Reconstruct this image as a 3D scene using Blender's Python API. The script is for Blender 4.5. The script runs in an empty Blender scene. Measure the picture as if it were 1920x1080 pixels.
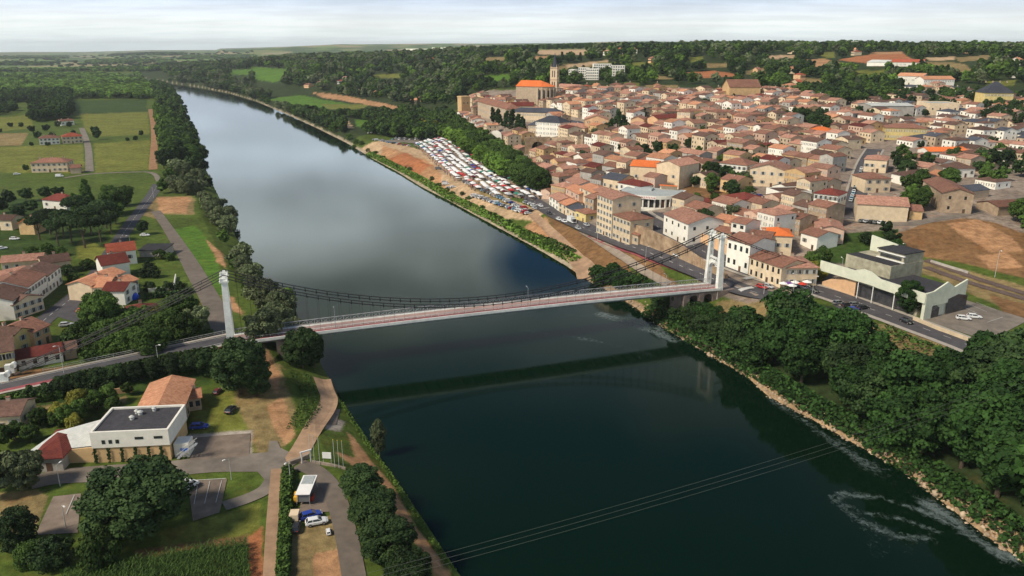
import bpy, bmesh, math, random
import numpy as np
from mathutils import Vector, Matrix
S = bpy.context.scene
# ---------------------------------------------------------------- camera
CAMZ = 94.0; FPX = 1450.0; PITCH = math.atan(452.0/FPX)
cam_d = bpy.data.cameras.new("camera"); cam = bpy.data.objects.new("camera", cam_d)
S.collection.objects.link(cam); S.camera = cam
cam.location = (0, 0, CAMZ); cam.rotation_euler = (math.pi/2-PITCH, 0, 0)
cam_d.sensor_width = 36; cam_d.lens = FPX/1920*36; cam_d.clip_start = 1; cam_d.clip_end = 60000
# ---------------------------------------------------------------- exposure
S.view_settings.view_transform = 'Standard'; S.view_settings.look = 'None'
S.view_settings.exposure = 0.03; S.view_settings.gamma = 1.0
S.cycles.use_denoising = True
S.cycles.max_bounces = 5; S.cycles.diffuse_bounces = 2; S.cycles.glossy_bounces = 2
S.cycles.transmission_bounces = 2; S.cycles.transparent_max_bounces = 4; S.cycles.volume_bounces = 0
S.cycles.caustics_reflective = False; S.cycles.caustics_refractive = False
# ---------------------------------------------------------------- sun and sky
SUN_EL = math.radians(46); SUN_AZ = math.radians(-122)     # azimuth measured from +Y towards +X
sd = bpy.data.lights.new("sun", 'SUN'); sun = bpy.data.objects.new("sun", sd); S.collection.objects.link(sun)
sd.energy = 4.2; sd.angle = math.radians(11); sd.color = (1.0, 0.90, 0.74)
sdir = Vector((math.sin(SUN_AZ)*math.cos(SUN_EL), math.cos(SUN_AZ)*math.cos(SUN_EL), math.sin(SUN_EL)))
sun.rotation_euler = sdir.to_track_quat('Z', 'Y').to_euler()
W = bpy.data.worlds.new("World"); S.world = W; W.use_nodes = True
def world():
    nt = W.node_tree; nt.nodes.clear(); N = nt.nodes.new; L = nt.links.new
    def math_(op, a, b=None, c=None):
        n = N('ShaderNodeMath'); n.operation = op
        for k, v in enumerate((a, b, c)):
            if v is None: continue
            if isinstance(v, (int, float)): n.inputs[k].default_value = v
            else: L(v, n.inputs[k])
        return n.outputs[0]
    out = N('ShaderNodeOutputWorld'); bg = N('ShaderNodeBackground'); L(bg.outputs[0], out.inputs[0])
    sky = N('ShaderNodeTexSky'); sky.sky_type = 'NISHITA'; sky.sun_disc = False
    sky.sun_elevation = SUN_EL; sky.sun_rotation = SUN_AZ; sky.altitude = 0; sky.dust_density = 1.5; sky.ozone_density = 1.5
    sm = N('ShaderNodeVectorMath'); sm.operation = 'MULTIPLY'; sm.inputs[1].default_value = (0.016, 0.040, 0.075); L(sky.outputs[0], sm.inputs[0])
    tc = N('ShaderNodeTexCoord'); sp = N('ShaderNodeSeparateXYZ'); L(tc.outputs['Generated'], sp.inputs[0])
    z = math_('MAXIMUM', sp.outputs[2], 0.0); zz = math_('ADD', z, 0.06)
    cx = math_('DIVIDE', sp.outputs[0], zz); cy = math_('DIVIDE', sp.outputs[1], zz)
    cb = N('ShaderNodeCombineXYZ'); L(cx, cb.inputs[0]); L(cy, cb.inputs[1]); cb.inputs[2].default_value = 3.1
    n1 = N('ShaderNodeTexNoise'); n1.inputs['Scale'].default_value = 0.55; n1.inputs['Detail'].default_value = 5; n1.inputs['Roughness'].default_value = 0.5
    n1.inputs['Distortion'].default_value = 0.3; L(cb.outputs[0], n1.inputs['Vector'])
    n2 = N('ShaderNodeTexNoise'); n2.inputs['Scale'].default_value = 1.5; n2.inputs['Detail'].default_value = 5
    mp = N('ShaderNodeMapping'); mp.inputs['Location'].default_value = (7, 3, 0); mp.inputs['Scale'].default_value = (0.6, 1, 1)
    L(cb.outputs[0], mp.inputs[0]); L(mp.outputs[0], n2.inputs['Vector'])
    # coverage: nearly closed at the horizon, breaking up higher
    cov = N('ShaderNodeMapRange'); cov.inputs[1].default_value = 0.44; cov.inputs[2].default_value = 0.60; L(n1.outputs[0], cov.inputs[0])
    hz = N('ShaderNodeMapRange'); hz.inputs[1].default_value = 0.46; hz.inputs[2].default_value = 0.27; L(z, hz.inputs[0])
    cover = math_('MAXIMUM', cov.outputs[0], hz.outputs[0])
    # blue opening that the river mirrors: direction azimuth ~3..10 deg right, elevation 12..19 deg
    bx = math_('DIVIDE', math_('SUBTRACT', sp.outputs[0], 0.075), 0.100); bz = math_('DIVIDE', math_('SUBTRACT', sp.outputs[2], 0.238), 0.062)
    nx = N('ShaderNodeTexNoise'); nx.inputs['Scale'].default_value = 7; nx.inputs['Detail'].default_value = 4; L(tc.outputs['Generated'], nx.inputs['Vector'])
    rr = math_('ADD', math_('SQRT', math_('ADD', math_('MULTIPLY', bx, bx), math_('MULTIPLY', bz, bz))), math_('MULTIPLY', math_('SUBTRACT', nx.outputs[0], 0.5), 2.6))
    op = N('ShaderNodeMapRange'); op.inputs[1].default_value = 0.55; op.inputs[2].default_value = 1.25; L(rr, op.inputs[0])
    yp = math_('GREATER_THAN', sp.outputs[1], 0.0)
    op2 = math_('MAXIMUM', op.outputs[0], math_('SUBTRACT', 1.0, yp))
    cover = math_('MULTIPLY', cover, op2)
    # cloud colour: brilliant near the horizon, greyer overhead, grey undersides
    cr = N('ShaderNodeValToRGB'); L(z, cr.inputs[0]); e = cr.color_ramp.elements
    e[0].position = 0.0; e[0].color = (0.85, 0.93, 0.93, 1); e[1].position = 1.0; e[1].color = (0.34, 0.37, 0.37, 1)
    a = e.new(0.028); a.color = (0.92, 0.97, 0.96, 1); a = e.new(0.055); a.color = (0.68, 0.79, 0.94, 1); a = e.new(0.12); a.color = (1.02, 1.20, 1.36, 1); a = e.new(0.24); a.color = (0.96, 1.07, 1.08, 1); a = e.new(0.36); a.color = (0.50, 0.55, 0.49, 1); a = e.new(0.5); a.color = (0.28, 0.32, 0.28, 1)
    sh = N('ShaderNodeMapRange'); sh.inputs[1].default_value = 0.38; sh.inputs[2].default_value = 0.62; sh.inputs[3].default_value = 0.75; sh.inputs[4].default_value = 1.22; L(n2.outputs[0], sh.inputs[0])
    m5 = N('ShaderNodeMapping'); m5.inputs['Scale'].default_value = (4.5, 4.5, 13); m5.inputs['Location'].default_value = (2.3, 0.7, 0.4); L(tc.outputs['Generated'], m5.inputs[0])
    n5 = N('ShaderNodeTexNoise'); n5.inputs['Scale'].default_value = 1.0; n5.inputs['Detail'].default_value = 5; n5.inputs['Roughness'].default_value = 0.55; n5.inputs['Distortion'].default_value = 0.5; L(m5.outputs[0], n5.inputs['Vector'])
    s5 = N('ShaderNodeMapRange'); s5.inputs[1].default_value = 0.36; s5.inputs[2].default_value = 0.62; s5.inputs[3].default_value = 0.74; s5.inputs[4].default_value = 1.32; L(n5.outputs[0], s5.inputs[0])
    cs = N('ShaderNodeVectorMath'); cs.operation = 'SCALE'; L(cr.outputs[0], cs.inputs[0])
    zf = N('ShaderNodeMapRange'); zf.inputs[1].default_value = 0.04; zf.inputs[2].default_value = 0.14; zf.inputs[3].default_value = 0.20; zf.inputs[4].default_value = 1.0; L(z, zf.inputs[0])
    L(math_('ADD', 1.0, math_('MULTIPLY', math_('SUBTRACT', math_('MULTIPLY', sh.outputs[0], s5.outputs[0]), 1.0), zf.outputs[0])), cs.inputs[3])
    mx = N('ShaderNodeMix'); mx.data_type = 'RGBA'; L(cover, mx.inputs[0]); L(sm.outputs[0], mx.inputs[6]); L(cs.outputs[0], mx.inputs[7])
    L(mx.outputs[2], bg.inputs[0]); bg.inputs[1].default_value = 1.0
world()
# ---------------------------------------------------------------- picture-to-world maths (metres, water surface z=0)
SP, CP = math.sin(PITCH), math.cos(PITCH)
def ray(px, py):
    a = (px-960)/FPX; b = (540-py)/FPX
    return np.array([a, CP+b*SP, -SP+b*CP])
def P(px, py, z=0.0):
    d = ray(px, py); t = (z-CAMZ)/d[2]
    return (d[0]*t, d[1]*t, z)
def to_px(x, y, z):
    X, Y, Z = x, y, z-CAMZ
    f = Y*CP-Z*SP; u = Y*SP+Z*CP
    return 960+FPX*X/f, 540-FPX*u/f
def seg_dist(x, y, poly, closed=False):
    """distance to a polyline, and the parameter (index along it)"""
    x = np.asarray(x, float); y = np.asarray(y, float)
    best = np.full(x.shape, 1e18); par = np.zeros(x.shape)
    n = len(poly)
    for i in range(n if closed else n-1):
        ax, ay = poly[i][:2]; bx, by = poly[(i+1) % n][:2]
        dx, dy = bx-ax, by-ay; L2 = dx*dx+dy*dy+1e-12
        t = np.clip(((x-ax)*dx+(y-ay)*dy)/L2, 0, 1)
        d = (x-ax-t*dx)**2+(y-ay-t*dy)**2
        m = d < best; best = np.where(m, d, best); par = np.where(m, i+t, par)
    return np.sqrt(best), par
def inside(x, y, poly):
    x = np.asarray(x, float); y = np.asarray(y, float); r = np.zeros(x.shape, bool); n = len(poly)
    for i in range(n):
        ax, ay = poly[i][:2]; bx, by = poly[(i+1) % n][:2]
        if ay == by: continue
        c = ((ay > y) != (by > y)) & (x < (bx-ax)*(y-ay)/(by-ay)+ax); r ^= c
    return r
def vnoise(x, y, s, seed=0):
    """smooth value noise, numpy"""
    x = np.asarray(x, float)/s+seed*17.3; y = np.asarray(y, float)/s-seed*9.7
    xi = np.floor(x); yi = np.floor(y); fx = x-xi; fy = y-yi
    fx = fx*fx*(3-2*fx); fy = fy*fy*(3-2*fy)
    def h(a, b):
        v = np.sin(a*127.1+b*311.7+seed*74.7)*43758.5453; return v-np.floor(v)
    return (h(xi, yi)*(1-fx)+h(xi+1, yi)*fx)*(1-fy)+(h(xi, yi+1)*(1-fx)+h(xi+1, yi+1)*fx)*fy
# river banks, from the photograph's shoreline at water level
LB = [(870,1130),(862,1080),(800,985),(745,905),(712,860),(680,815),(655,780),(637,750),(618,710),(604,690),(560,600),(505,540),(470,490),(440,440),(425,400),(398,345),(378,300),(362,262),(350,235),(338,200),(318,172),(285,160),(250,150),(200,147)]
RB = [(1990,1110),(1920,1052),(1850,1005),(1760,935),(1690,880),(1600,830),(1530,790),(1440,742),(1400,705),(1330,665),(1290,640),(1240,612),(1190,575),(1150,550),(1110,530),(1060,497),(1000,462),(950,435),(900,408),(840,375),(790,350),(745,322),(700,298),(650,268),(600,243),(540,215),(480,190),(430,175),(380,165),(330,157),(285,151),(250,147.5),(200,145)]
LBW = [P(a, b)[:2] for a, b in LB]; RBW = [P(a, b)[:2] for a, b in RB]
LBW = [(LBW[0][0]-20, 20), (LBW[0][0]+60, -300)][::-1]+LBW
RBW = [(RBW[0][0]+70, 40), (RBW[0][0]+200, -300)][::-1]+RBW
RIVER = LBW+RBW[::-1]
# bridge frame
TL = np.array(P(433, 642, 12.0)); TRp = np.array(P(1346.5, 540, 12.0))
BAX = (TRp-TL)[:2]; SPAN = float(np.hypot(*BAX)); BAX = BAX/SPAN; BPE = np.array([-BAX[1], BAX[0]])   # BPE points away from the camera
TL[:2] += BPE*3.2
# ground control heights: (px, py, z)
CTRL = [(100,1080,6),(500,1080,5.5),(820,1075,4.5),(0,1000,6),(250,960,6),(500,880,6),(640,860,5.5),(100,900,6.5),(300,800,7),(0,800,7),(450,740,7),(550,720,6),
 (0,650,7),(200,650,7),(350,600,7),(100,540,7),(300,480,7),(0,480,7),(450,560,6),(400,450,6),(200,420,7),(0,400,7),(340,380,7),(200,330,7),(0,330,7),(300,300,7),(100,250,7),(0,200,7),(280,220,7),(200,180,7),(0,160,7),(120,140,7),(0,120,8),(200,120,8),(100,100,8),(0,97,8),
 (250,138,10),(330,146,9),(400,160,8),(480,178,8),(560,205,7),(640,245,7),(640,190,9),(720,215,9),(760,205,10),(560,175,12),(480,160,14),(420,150,20),(350,135,22),(300,125,22),(260,118,18),
 (420,122,38),(500,118,52),(560,112,60),(560,150,30),(520,140,36),(640,165,22),(660,145,34),(620,125,56),(700,108,66),(720,150,32),(800,160,30),(800,128,56),(790,105,72),(860,150,36),(870,112,72),(900,130,62),(880,98,82),(940,100,80),(980,112,76),(960,135,62),
 (740,262,7),(850,255,8),(800,235,9),(850,225,14),(700,275,7),(800,320,7),(900,370,7),(980,400,7.5),(960,350,8),(890,300,8),(1010,375,9),
 (900,215,26),(890,190,37),(950,195,40),(1018,180,44),(930,240,24),(1000,262,18),(980,225,34),(1050,225,34),(1000,300,12),(1020,340,10.5),
 (1060,400,9),(1110,425,9),(1180,452,10),(1250,485,11),(1300,508,11.5),(1350,541,12),(1400,530,12),(1440,545,12),(1560,548,12),(1650,590,12),(1780,632,12),(1900,690,11),
 (1100,510,3),(1060,470,4),(1170,490,7.5),(1250,525,8.5),(1300,560,8),(1350,600,7),
 (1100,370,15),(1130,340,20),(1080,300,18),(1080,270,22),(1170,380,18),(1230,410,17),(1300,455,15),(1350,480,13.5),(1280,400,19),(1300,360,23),(1215,385,18.5),(1180,320,23),(1250,300,26),(1380,340,25),(1350,410,20),(1450,440,18),(1400,470,15),(1480,490,13),
 (1180,260,30),(1100,235,34),(1150,200,42),(1250,215,38),(1350,250,33),(1450,280,30),(1400,200,42),(1500,330,27),(1600,420,20),(1500,410,21),(1550,480,15),(1600,290,31),(1700,240,38),(1600,210,43),(1800,200,44),(1900,210,44),(1800,290,32),(1750,360,26),(1650,430,20),(1900,350,27),(1900,280,33),
 (1700,440,20),(1790,412,24),(1860,430,21.5),(1920,440,20),(1720,480,14),(1850,510,14),(1920,530,14),(1800,560,13),(1900,620,12),
 (1450,600,9),(1600,680,9),(1800,800,8),(1900,900,7),(1700,850,6),(1500,700,7),(1350,650,6),
 (1100,160,52),(1060,135,62),(1180,150,56),(1200,130,64),(1100,112,74),(1040,100,84),(1150,100,84),(1250,105,80),(1300,165,52),(1350,145,60),(1330,128,66),(1280,110,78),(1200,95,88),(1350,97,86),(1430,118,72),(1450,150,58),(1420,92,91),(1500,100,84),
 (1550,160,54),(1550,130,66),(1600,112,77),(1550,112,76),(1680,110,80),(1650,140,62),(1750,120,74),(1720,92,90),(1800,95,88),(1850,110,80),(1900,130,70),(1900,95,88),(1800,150,60),(1700,170,52),(1900,165,55)]
_c = np.array([P(a, b, z) for a, b, z in CTRL])
# pull far points in scale so that the fit is well behaved
def _u(x, y):
    r = np.hypot(x, y)+1; s = np.log1p(r/400)*400/r
    return x*s, y*s
_cx, _cy = _u(_c[:, 0], _c[:, 1]); _cz = _c[:, 2]
_K = np.hypot(_cx[:, None]-_cx[None], _cy[:, None]-_cy[None])
_wts = np.linalg.solve(_K+np.eye(len(_cz))*-1.5, _cz-_cz.mean())
RAMP = [P(-60, 748, 7.2)[:2], P(0, 728, 8)[:2], P(60, 716, 9)[:2], P(160, 694, 10.2)[:2], P(300, 665, 11.2)[:2], tuple(TL[:2])]
RAMPZ = [7.2, 8, 9, 10.2, 11.3, 11.9]
def _base_h(x, y):
    x = np.asarray(x, float); y = np.asarray(y, float); sh = x.shape; x = x.ravel(); y = y.ravel()
    ux, uy = _u(x, y); o = np.empty(len(x))
    for i in range(0, len(x), 20000):
        s = slice(i, i+20000); o[s] = np.hypot(ux[s, None]-_cx[None], uy[s, None]-_cy[None]) @ _wts
    o += _cz.mean()
    r = np.hypot(x, y); az = np.degrees(np.arctan2(x, y))
    # past the last ridge the land falls and far hills rise again
    far = np.clip((r-3000)/1500, 0, 1); far = far*far*(3-2*far)
    plain = 9+6*vnoise(x, y, 900, 3)
    hills = 84+44*vnoise(x, y, 2500, 5)+22*vnoise(x, y, 900, 6)
    hm = np.clip((az+28)/16, 0, 1)*np.clip((r-4500)/2500, 0, 1)
    farz = plain*(1-hm)+hills*hm
    o = np.minimum(o, 93)*(1-far)+farz*far
    o = np.where(az < -20, np.minimum(o, 40), o)
    return np.maximum(o, 3.0).reshape(sh)
_AZ = np.radians(np.linspace(-90, 90, 601)); _LR = np.linspace(math.log(5), math.log(31000), 600)
_HT = _base_h(np.exp(_LR)[:, None]*np.sin(_AZ)[None], np.exp(_LR)[:, None]*np.cos(_AZ)[None])
def base_h(x, y):
    x = np.asarray(x, float); y = np.asarray(y, float)
    a = (np.arctan2(x, y)-_AZ[0])/(_AZ[1]-_AZ[0]); r = (np.log(np.hypot(x, y)+5.01)-_LR[0])/(_LR[1]-_LR[0])
    a = np.clip(a, 0, 599.999); r = np.clip(r, 0, 598.999); i = a.astype(int); j = r.astype(int); fa = a-i; fr = r-j
    return (_HT[j, i]*(1-fa)+_HT[j, i+1]*fa)*(1-fr)+(_HT[j+1, i]*(1-fa)+_HT[j+1, i+1]*fa)*fr
def H(x, y):
    x = np.asarray(x, float); y = np.asarray(y, float)
    b = base_h(x, y)
    near = (y < 3600)
    w = inside(x, y, RIVER)
    dl, _ = seg_dist(x, y, LBW); dr, _ = seg_dist(x, y, RBW); d = np.minimum(dl, dr)
    rough = 0.5*vnoise(x, y, 9, 1)
    slope = np.where(dl < dr, 0.42, 0.38)
    h = np.minimum(b, 0.25+d*slope+rough*np.clip(d/4, 0, 1))
    h = np.where(w, -np.minimum(2.5, d*0.5)-0.05, h)
    # raised road to the bridge on the left bank
    dd, t = seg_dist(x, y, RAMP); rz = np.interp(t, range(len(RAMPZ)), RAMPZ)
    e = rz-np.clip(dd-5.2, 0, None)*0.55
    h = np.where(~w, np.maximum(h, np.where(dd < 14, e, -99)), h)
    return h
_TS = 60*1.012**np.arange(0, 430)
def G(px, py):
    """where the view ray through a picture point meets the ground; arrays welcome"""
    px = np.atleast_1d(np.asarray(px, float)); py = np.atleast_1d(np.asarray(py, float))
    if len(px) > 200: return np.concatenate([G(px[i:i+200], py[i:i+200]) for i in range(0, len(px), 200)])
    dx = (px-960)/FPX; b = (540-py)/FPX; dy = CP+b*SP; dz = -SP+b*CP
    k = np.hypot(dx, dy); dx = (dx/k)[:, None]; dy = (dy/k)[:, None]; dz = (dz/k)[:, None]
    t = np.repeat(_TS[None], len(px), 0)
    for rnd in range(2):
        g = H(dx*t, dy*t); bel = (CAMZ+dz*t) <= g; bel[:, -1] = True; i = np.maximum(bel.argmax(1), 1); j = np.arange(len(px))
        lo = t[j, i-1]; hi = t[j, i]
        if rnd == 0: t = lo[:, None]+(hi-lo)[:, None]*np.linspace(0, 1, 33)[None]
    x = (dx[:, 0]*hi); y = (dy[:, 0]*hi)
    return np.stack([x, y, H(x, y)], -1)
def g1(px, py): return G([px], [py])[0]
# ---------------------------------------------------------------- object helpers
COL = S.collection
def link(o): COL.objects.link(o); return o
def tag(o, label=None, cat=None, group=None, kind=None):
    if label: o['label'] = label
    if cat: o['category'] = cat
    if group: o['group'] = group
    if kind: o['kind'] = kind
    return o
def empty(name, loc, rz=0.0):
    o = bpy.data.objects.new(name, None); o.location = loc; o.rotation_euler = (0, 0, rz); o.empty_display_size = 0.5; return link(o)
def mesh_np(name, verts, faces, mats, midx=None, smooth=False):
    """verts (n,3), faces: list of tuples or (m,4)/(m,3) int array"""
    me = bpy.data.meshes.new(name)
    if isinstance(faces, np.ndarray):
        m, k = faces.shape
        me.vertices.add(len(verts)); me.vertices.foreach_set('co', np.asarray(verts, np.float32).ravel())
        me.loops.add(m*k); me.loops.foreach_set('vertex_index', faces.astype(np.int32).ravel())
        me.polygons.add(m); me.polygons.foreach_set('loop_start', np.arange(0, m*k, k, dtype=np.int32))
        me.update(calc_edges=True)
    else:
        me.from_pydata([tuple(v) for v in verts], [], faces)
    for mt in (mats if isinstance(mats, (list, tuple)) else [mats]): me.materials.append(mt)
    if midx is not None: me.polygons.foreach_set('material_index', np.asarray(midx, np.int32))
    if smooth: me.polygons.foreach_set('use_smooth', np.ones(len(me.polygons), bool))
    me.update(); return me
class MB:
    """collects shapes with material slots; build() links ONE mesh object"""
    def __init__(s): s.v = []; s.f = []; s.m = []; s.mats = []
    def mi(s, mat):
        if mat not in s.mats: s.mats.append(mat)
        return s.mats.index(mat)
    def add(s, vs, fs, mat):
        o = len(s.v); s.v += [tuple(map(float, v)) for v in vs]; k = s.mi(mat)
        for f in fs: s.f.append(tuple(i+o for i in f)); s.m.append(k)
    def box(s, c, size, mat, rz=0.0, taper=1.0):
        x, y, z = [q/2 for q in size]; cs, sn = math.cos(rz), math.sin(rz); vs = []
        for dz in (-z, z):
            k = taper if dz > 0 else 1.0
            for dx, dy in ((-x, -y), (x, -y), (x, y), (-x, y)):
                dx *= k; dy *= k
                vs.append((c[0]+dx*cs-dy*sn, c[1]+dx*sn+dy*cs, c[2]+dz))
        s.add(vs, [(3,2,1,0),(4,5,6,7),(0,1,5,4),(1,2,6,5),(2,3,7,6),(3,0,4,7)], mat)
    def prism(s, pts, z0, z1, mat, cap=True):
        """pts ccw polygon (x,y); z0/z1 numbers or lists"""
        n = len(pts); zz0 = z0 if isinstance(z0, (list, tuple)) else [z0]*n; zz1 = z1 if isinstance(z1, (list, tuple)) else [z1]*n
        vs = [(p[0], p[1], a) for p, a in zip(pts, zz0)]+[(p[0], p[1], a) for p, a in zip(pts, zz1)]
        fs = [(i, (i+1) % n, (i+1) % n+n, i+n) for i in range(n)]
        if cap: fs += [tuple(range(n))[::-1], tuple(range(n, 2*n))]
        s.add(vs, fs, mat)
    def tube(s, a, b, r, mat, n=6, r2=None):
        a = Vector(a); b = Vector(b); d = b-a
        if d.length < 1e-6: return
        q = d.to_track_quat('Z', 'Y'); r2 = r if r2 is None else r2; vs = []
        for p, rr in ((a, r), (b, r2)):
            for i in range(n):
                t = 2*math.pi*i/n; vs.append(p+q@Vector((math.cos(t)*rr, math.sin(t)*rr, 0)))
        s.add(vs, [(i, (i+1) % n, (i+1) % n+n, i+n) for i in range(n)]+[tuple(range(n))[::-1], tuple(range(n, 2*n))], mat)
    def quad(s, a, b, c, d, mat): s.add([a, b, c, d], [(0,1,2,3)], mat)
    def build(s, name, parent=None, loc=None, rz=0.0, smooth=False):
        me = bpy.data.meshes.new(name); me.from_pydata(s.v, [], s.f)
        for m in s.mats: me.materials.append(m)
        me.polygons.foreach_set('material_index', np.array(s.m, np.int32))
        if smooth: me.polygons.foreach_set('use_smooth', np.ones(len(me.polygons), bool))
        me.update(); o = bpy.data.objects.new(name, me)
        if loc is not None: o.location = loc
        o.rotation_euler = (0, 0, rz); o.parent = parent
        return link(o)
def inst(name, me, parent=None, loc=(0,0,0), rz=0.0, sc=None):
    o = bpy.data.objects.new(name, me); o.location = loc; o.rotation_euler = (0, 0, rz)
    if sc is not None: o.scale = sc if isinstance(sc, (tuple, list)) else (sc, sc, sc)
    o.parent = parent; return link(o)
def kids(o): return [c for c in o.children]
def copy_tree(o, loc=None, rz=None, sc=None):
    """copies a thing, its parts and their sub-parts"""
    def rec(a, p):
        c = a.copy(); COL.objects.link(c); c.parent = p
        for ch in KID.get(a.name, []): rec(ch, c)
        return c
    r = rec(o, None)
    if loc is not None: r.location = loc
    if rz is not None: r.rotation_euler = (0, 0, rz)
    if sc is not None: r.scale = (sc, sc, sc) if isinstance(sc, (int, float)) else sc
    return r
KID = {}
def freeze(o):
    """remember the part tree of a prototype so that copying it stays fast"""
    for c in S.objects:
        if c.parent is not None: KID.setdefault(c.parent.name, [])
    def rec(a):
        ks = [c for c in a.children]; KID[a.name] = ks
        for k in ks: rec(k)
    rec(o); return o
# ---------------------------------------------------------------- materials
def mat(name, col, rough=0.85, var=0.15, scale=0.5, bump=0.0, objvar=0.0, metallic=0.0, spec=0.3, detail=4, col2=None, emit=None):
    m = bpy.data.materials.new(name); m.use_nodes = True; nt = m.node_tree; N = nt.nodes.new; L = nt.links.new
    b = nt.nodes['Principled BSDF']; b.inputs['Roughness'].default_value = rough; b.inputs['Metallic'].default_value = metallic
    b.inputs['Specular IOR Level'].default_value = spec
    tc = N('ShaderNodeNewGeometry'); no = N('ShaderNodeTexNoise'); no.inputs['Scale'].default_value = scale; no.inputs['Detail'].default_value = detail
    no.inputs['Roughness'].default_value = 0.6; L(tc.outputs['Position'], no.inputs['Vector'])
    mr = N('ShaderNodeMapRange'); mr.inputs[1].default_value = 0.3; mr.inputs[2].default_value = 0.7; L(no.outputs[0], mr.inputs[0])
    mx = N('ShaderNodeMix'); mx.data_type = 'RGBA'; L(mr.outputs[0], mx.inputs[0])
    c2 = col2 if col2 else tuple(c*(1+var) for c in col); c1 = col if col2 else tuple(c*(1-var) for c in col)
    mx.inputs[6].default_value = (*c1, 1); mx.inputs[7].default_value = (*c2, 1); res = mx.outputs[2]
    if objvar:
        oi = N('ShaderNodeObjectInfo'); m2 = N('ShaderNodeMapRange'); m2.inputs[3].default_value = 1-objvar; m2.inputs[4].default_value = 1+objvar
        L(oi.outputs['Random'], m2.inputs[0]); vm = N('ShaderNodeVectorMath'); vm.operation = 'SCALE'; L(res, vm.inputs[0]); L(m2.outputs[0], vm.inputs[3]); res = vm.outputs[0]
    n3 = N('ShaderNodeTexNoise'); n3.inputs['Scale'].default_value = 0.07; n3.inputs['Detail'].default_value = 5; n3.inputs['Roughness'].default_value = 0.7; L(tc.outputs['Position'], n3.inputs['Vector'])
    m3 = N('ShaderNodeMapRange'); m3.inputs[1].default_value = 0.3; m3.inputs[2].default_value = 0.7; m3.inputs[3].default_value = 1-var*.7; m3.inputs[4].default_value = 1+var*.7; L(n3.outputs[0], m3.inputs[0])
    v3 = N('ShaderNodeVectorMath'); v3.operation = 'SCALE'; L(res, v3.inputs[0]); L(m3.outputs[0], v3.inputs[3]); res = v3.outputs[0]
    L(res, b.inputs['Base Color'])
    if bump:
        bp = N('ShaderNodeBump'); bp.inputs['Distance'].default_value = bump; bp.inputs['Strength'].default_value = 0.7; L(no.outputs[0], bp.inputs['Height']); L(bp.outputs[0], b.inputs['Normal'])
    return m
ORD = ['first','second','third','fourth','fifth','sixth','seventh','eighth','ninth','tenth','eleventh','twelfth']
def ordinal(i):
    if i < 12: return ORD[i]
    n = i+1; return f"{n}{'th' if 10 <= n % 100 <= 20 else {1:'st',2:'nd',3:'rd'}.get(n % 10, 'th')}"
def uniq(items):
    """items: (object, stem label, sort key); equal stems are told apart by their order from the left"""
    by = {}
    for o, s, k in items: by.setdefault(s, []).append((k, o))
    for s, l in by.items():
        l.sort(key=lambda q: q[0])
        for i, (_, o) in enumerate(l):
            o['label'] = s if len(l) == 1 else f"{s}, {ordinal(i)} from left"
def haze():
    m = bpy.data.materials.new('haze_air'); m.use_nodes = True; nt = m.node_tree; nt.nodes.clear(); o = nt.nodes.new('ShaderNodeOutputMaterial'); v = nt.nodes.new('ShaderNodeVolumePrincipled')
    v.inputs['Color'].default_value = (0.90, 0.96, 1.0, 1); v.inputs['Density'].default_value = 0.000050; v.inputs['Anisotropy'].default_value = 0.2; nt.links.new(v.outputs[0], o.inputs['Volume'])
    b = MB(); b.box((0, 5000, 85), (34000, 24000, 190), m); h = b.build('haze'); tag(h, 'thin blue-white summer haze over the valley', 'haze', kind='stuff')
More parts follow.
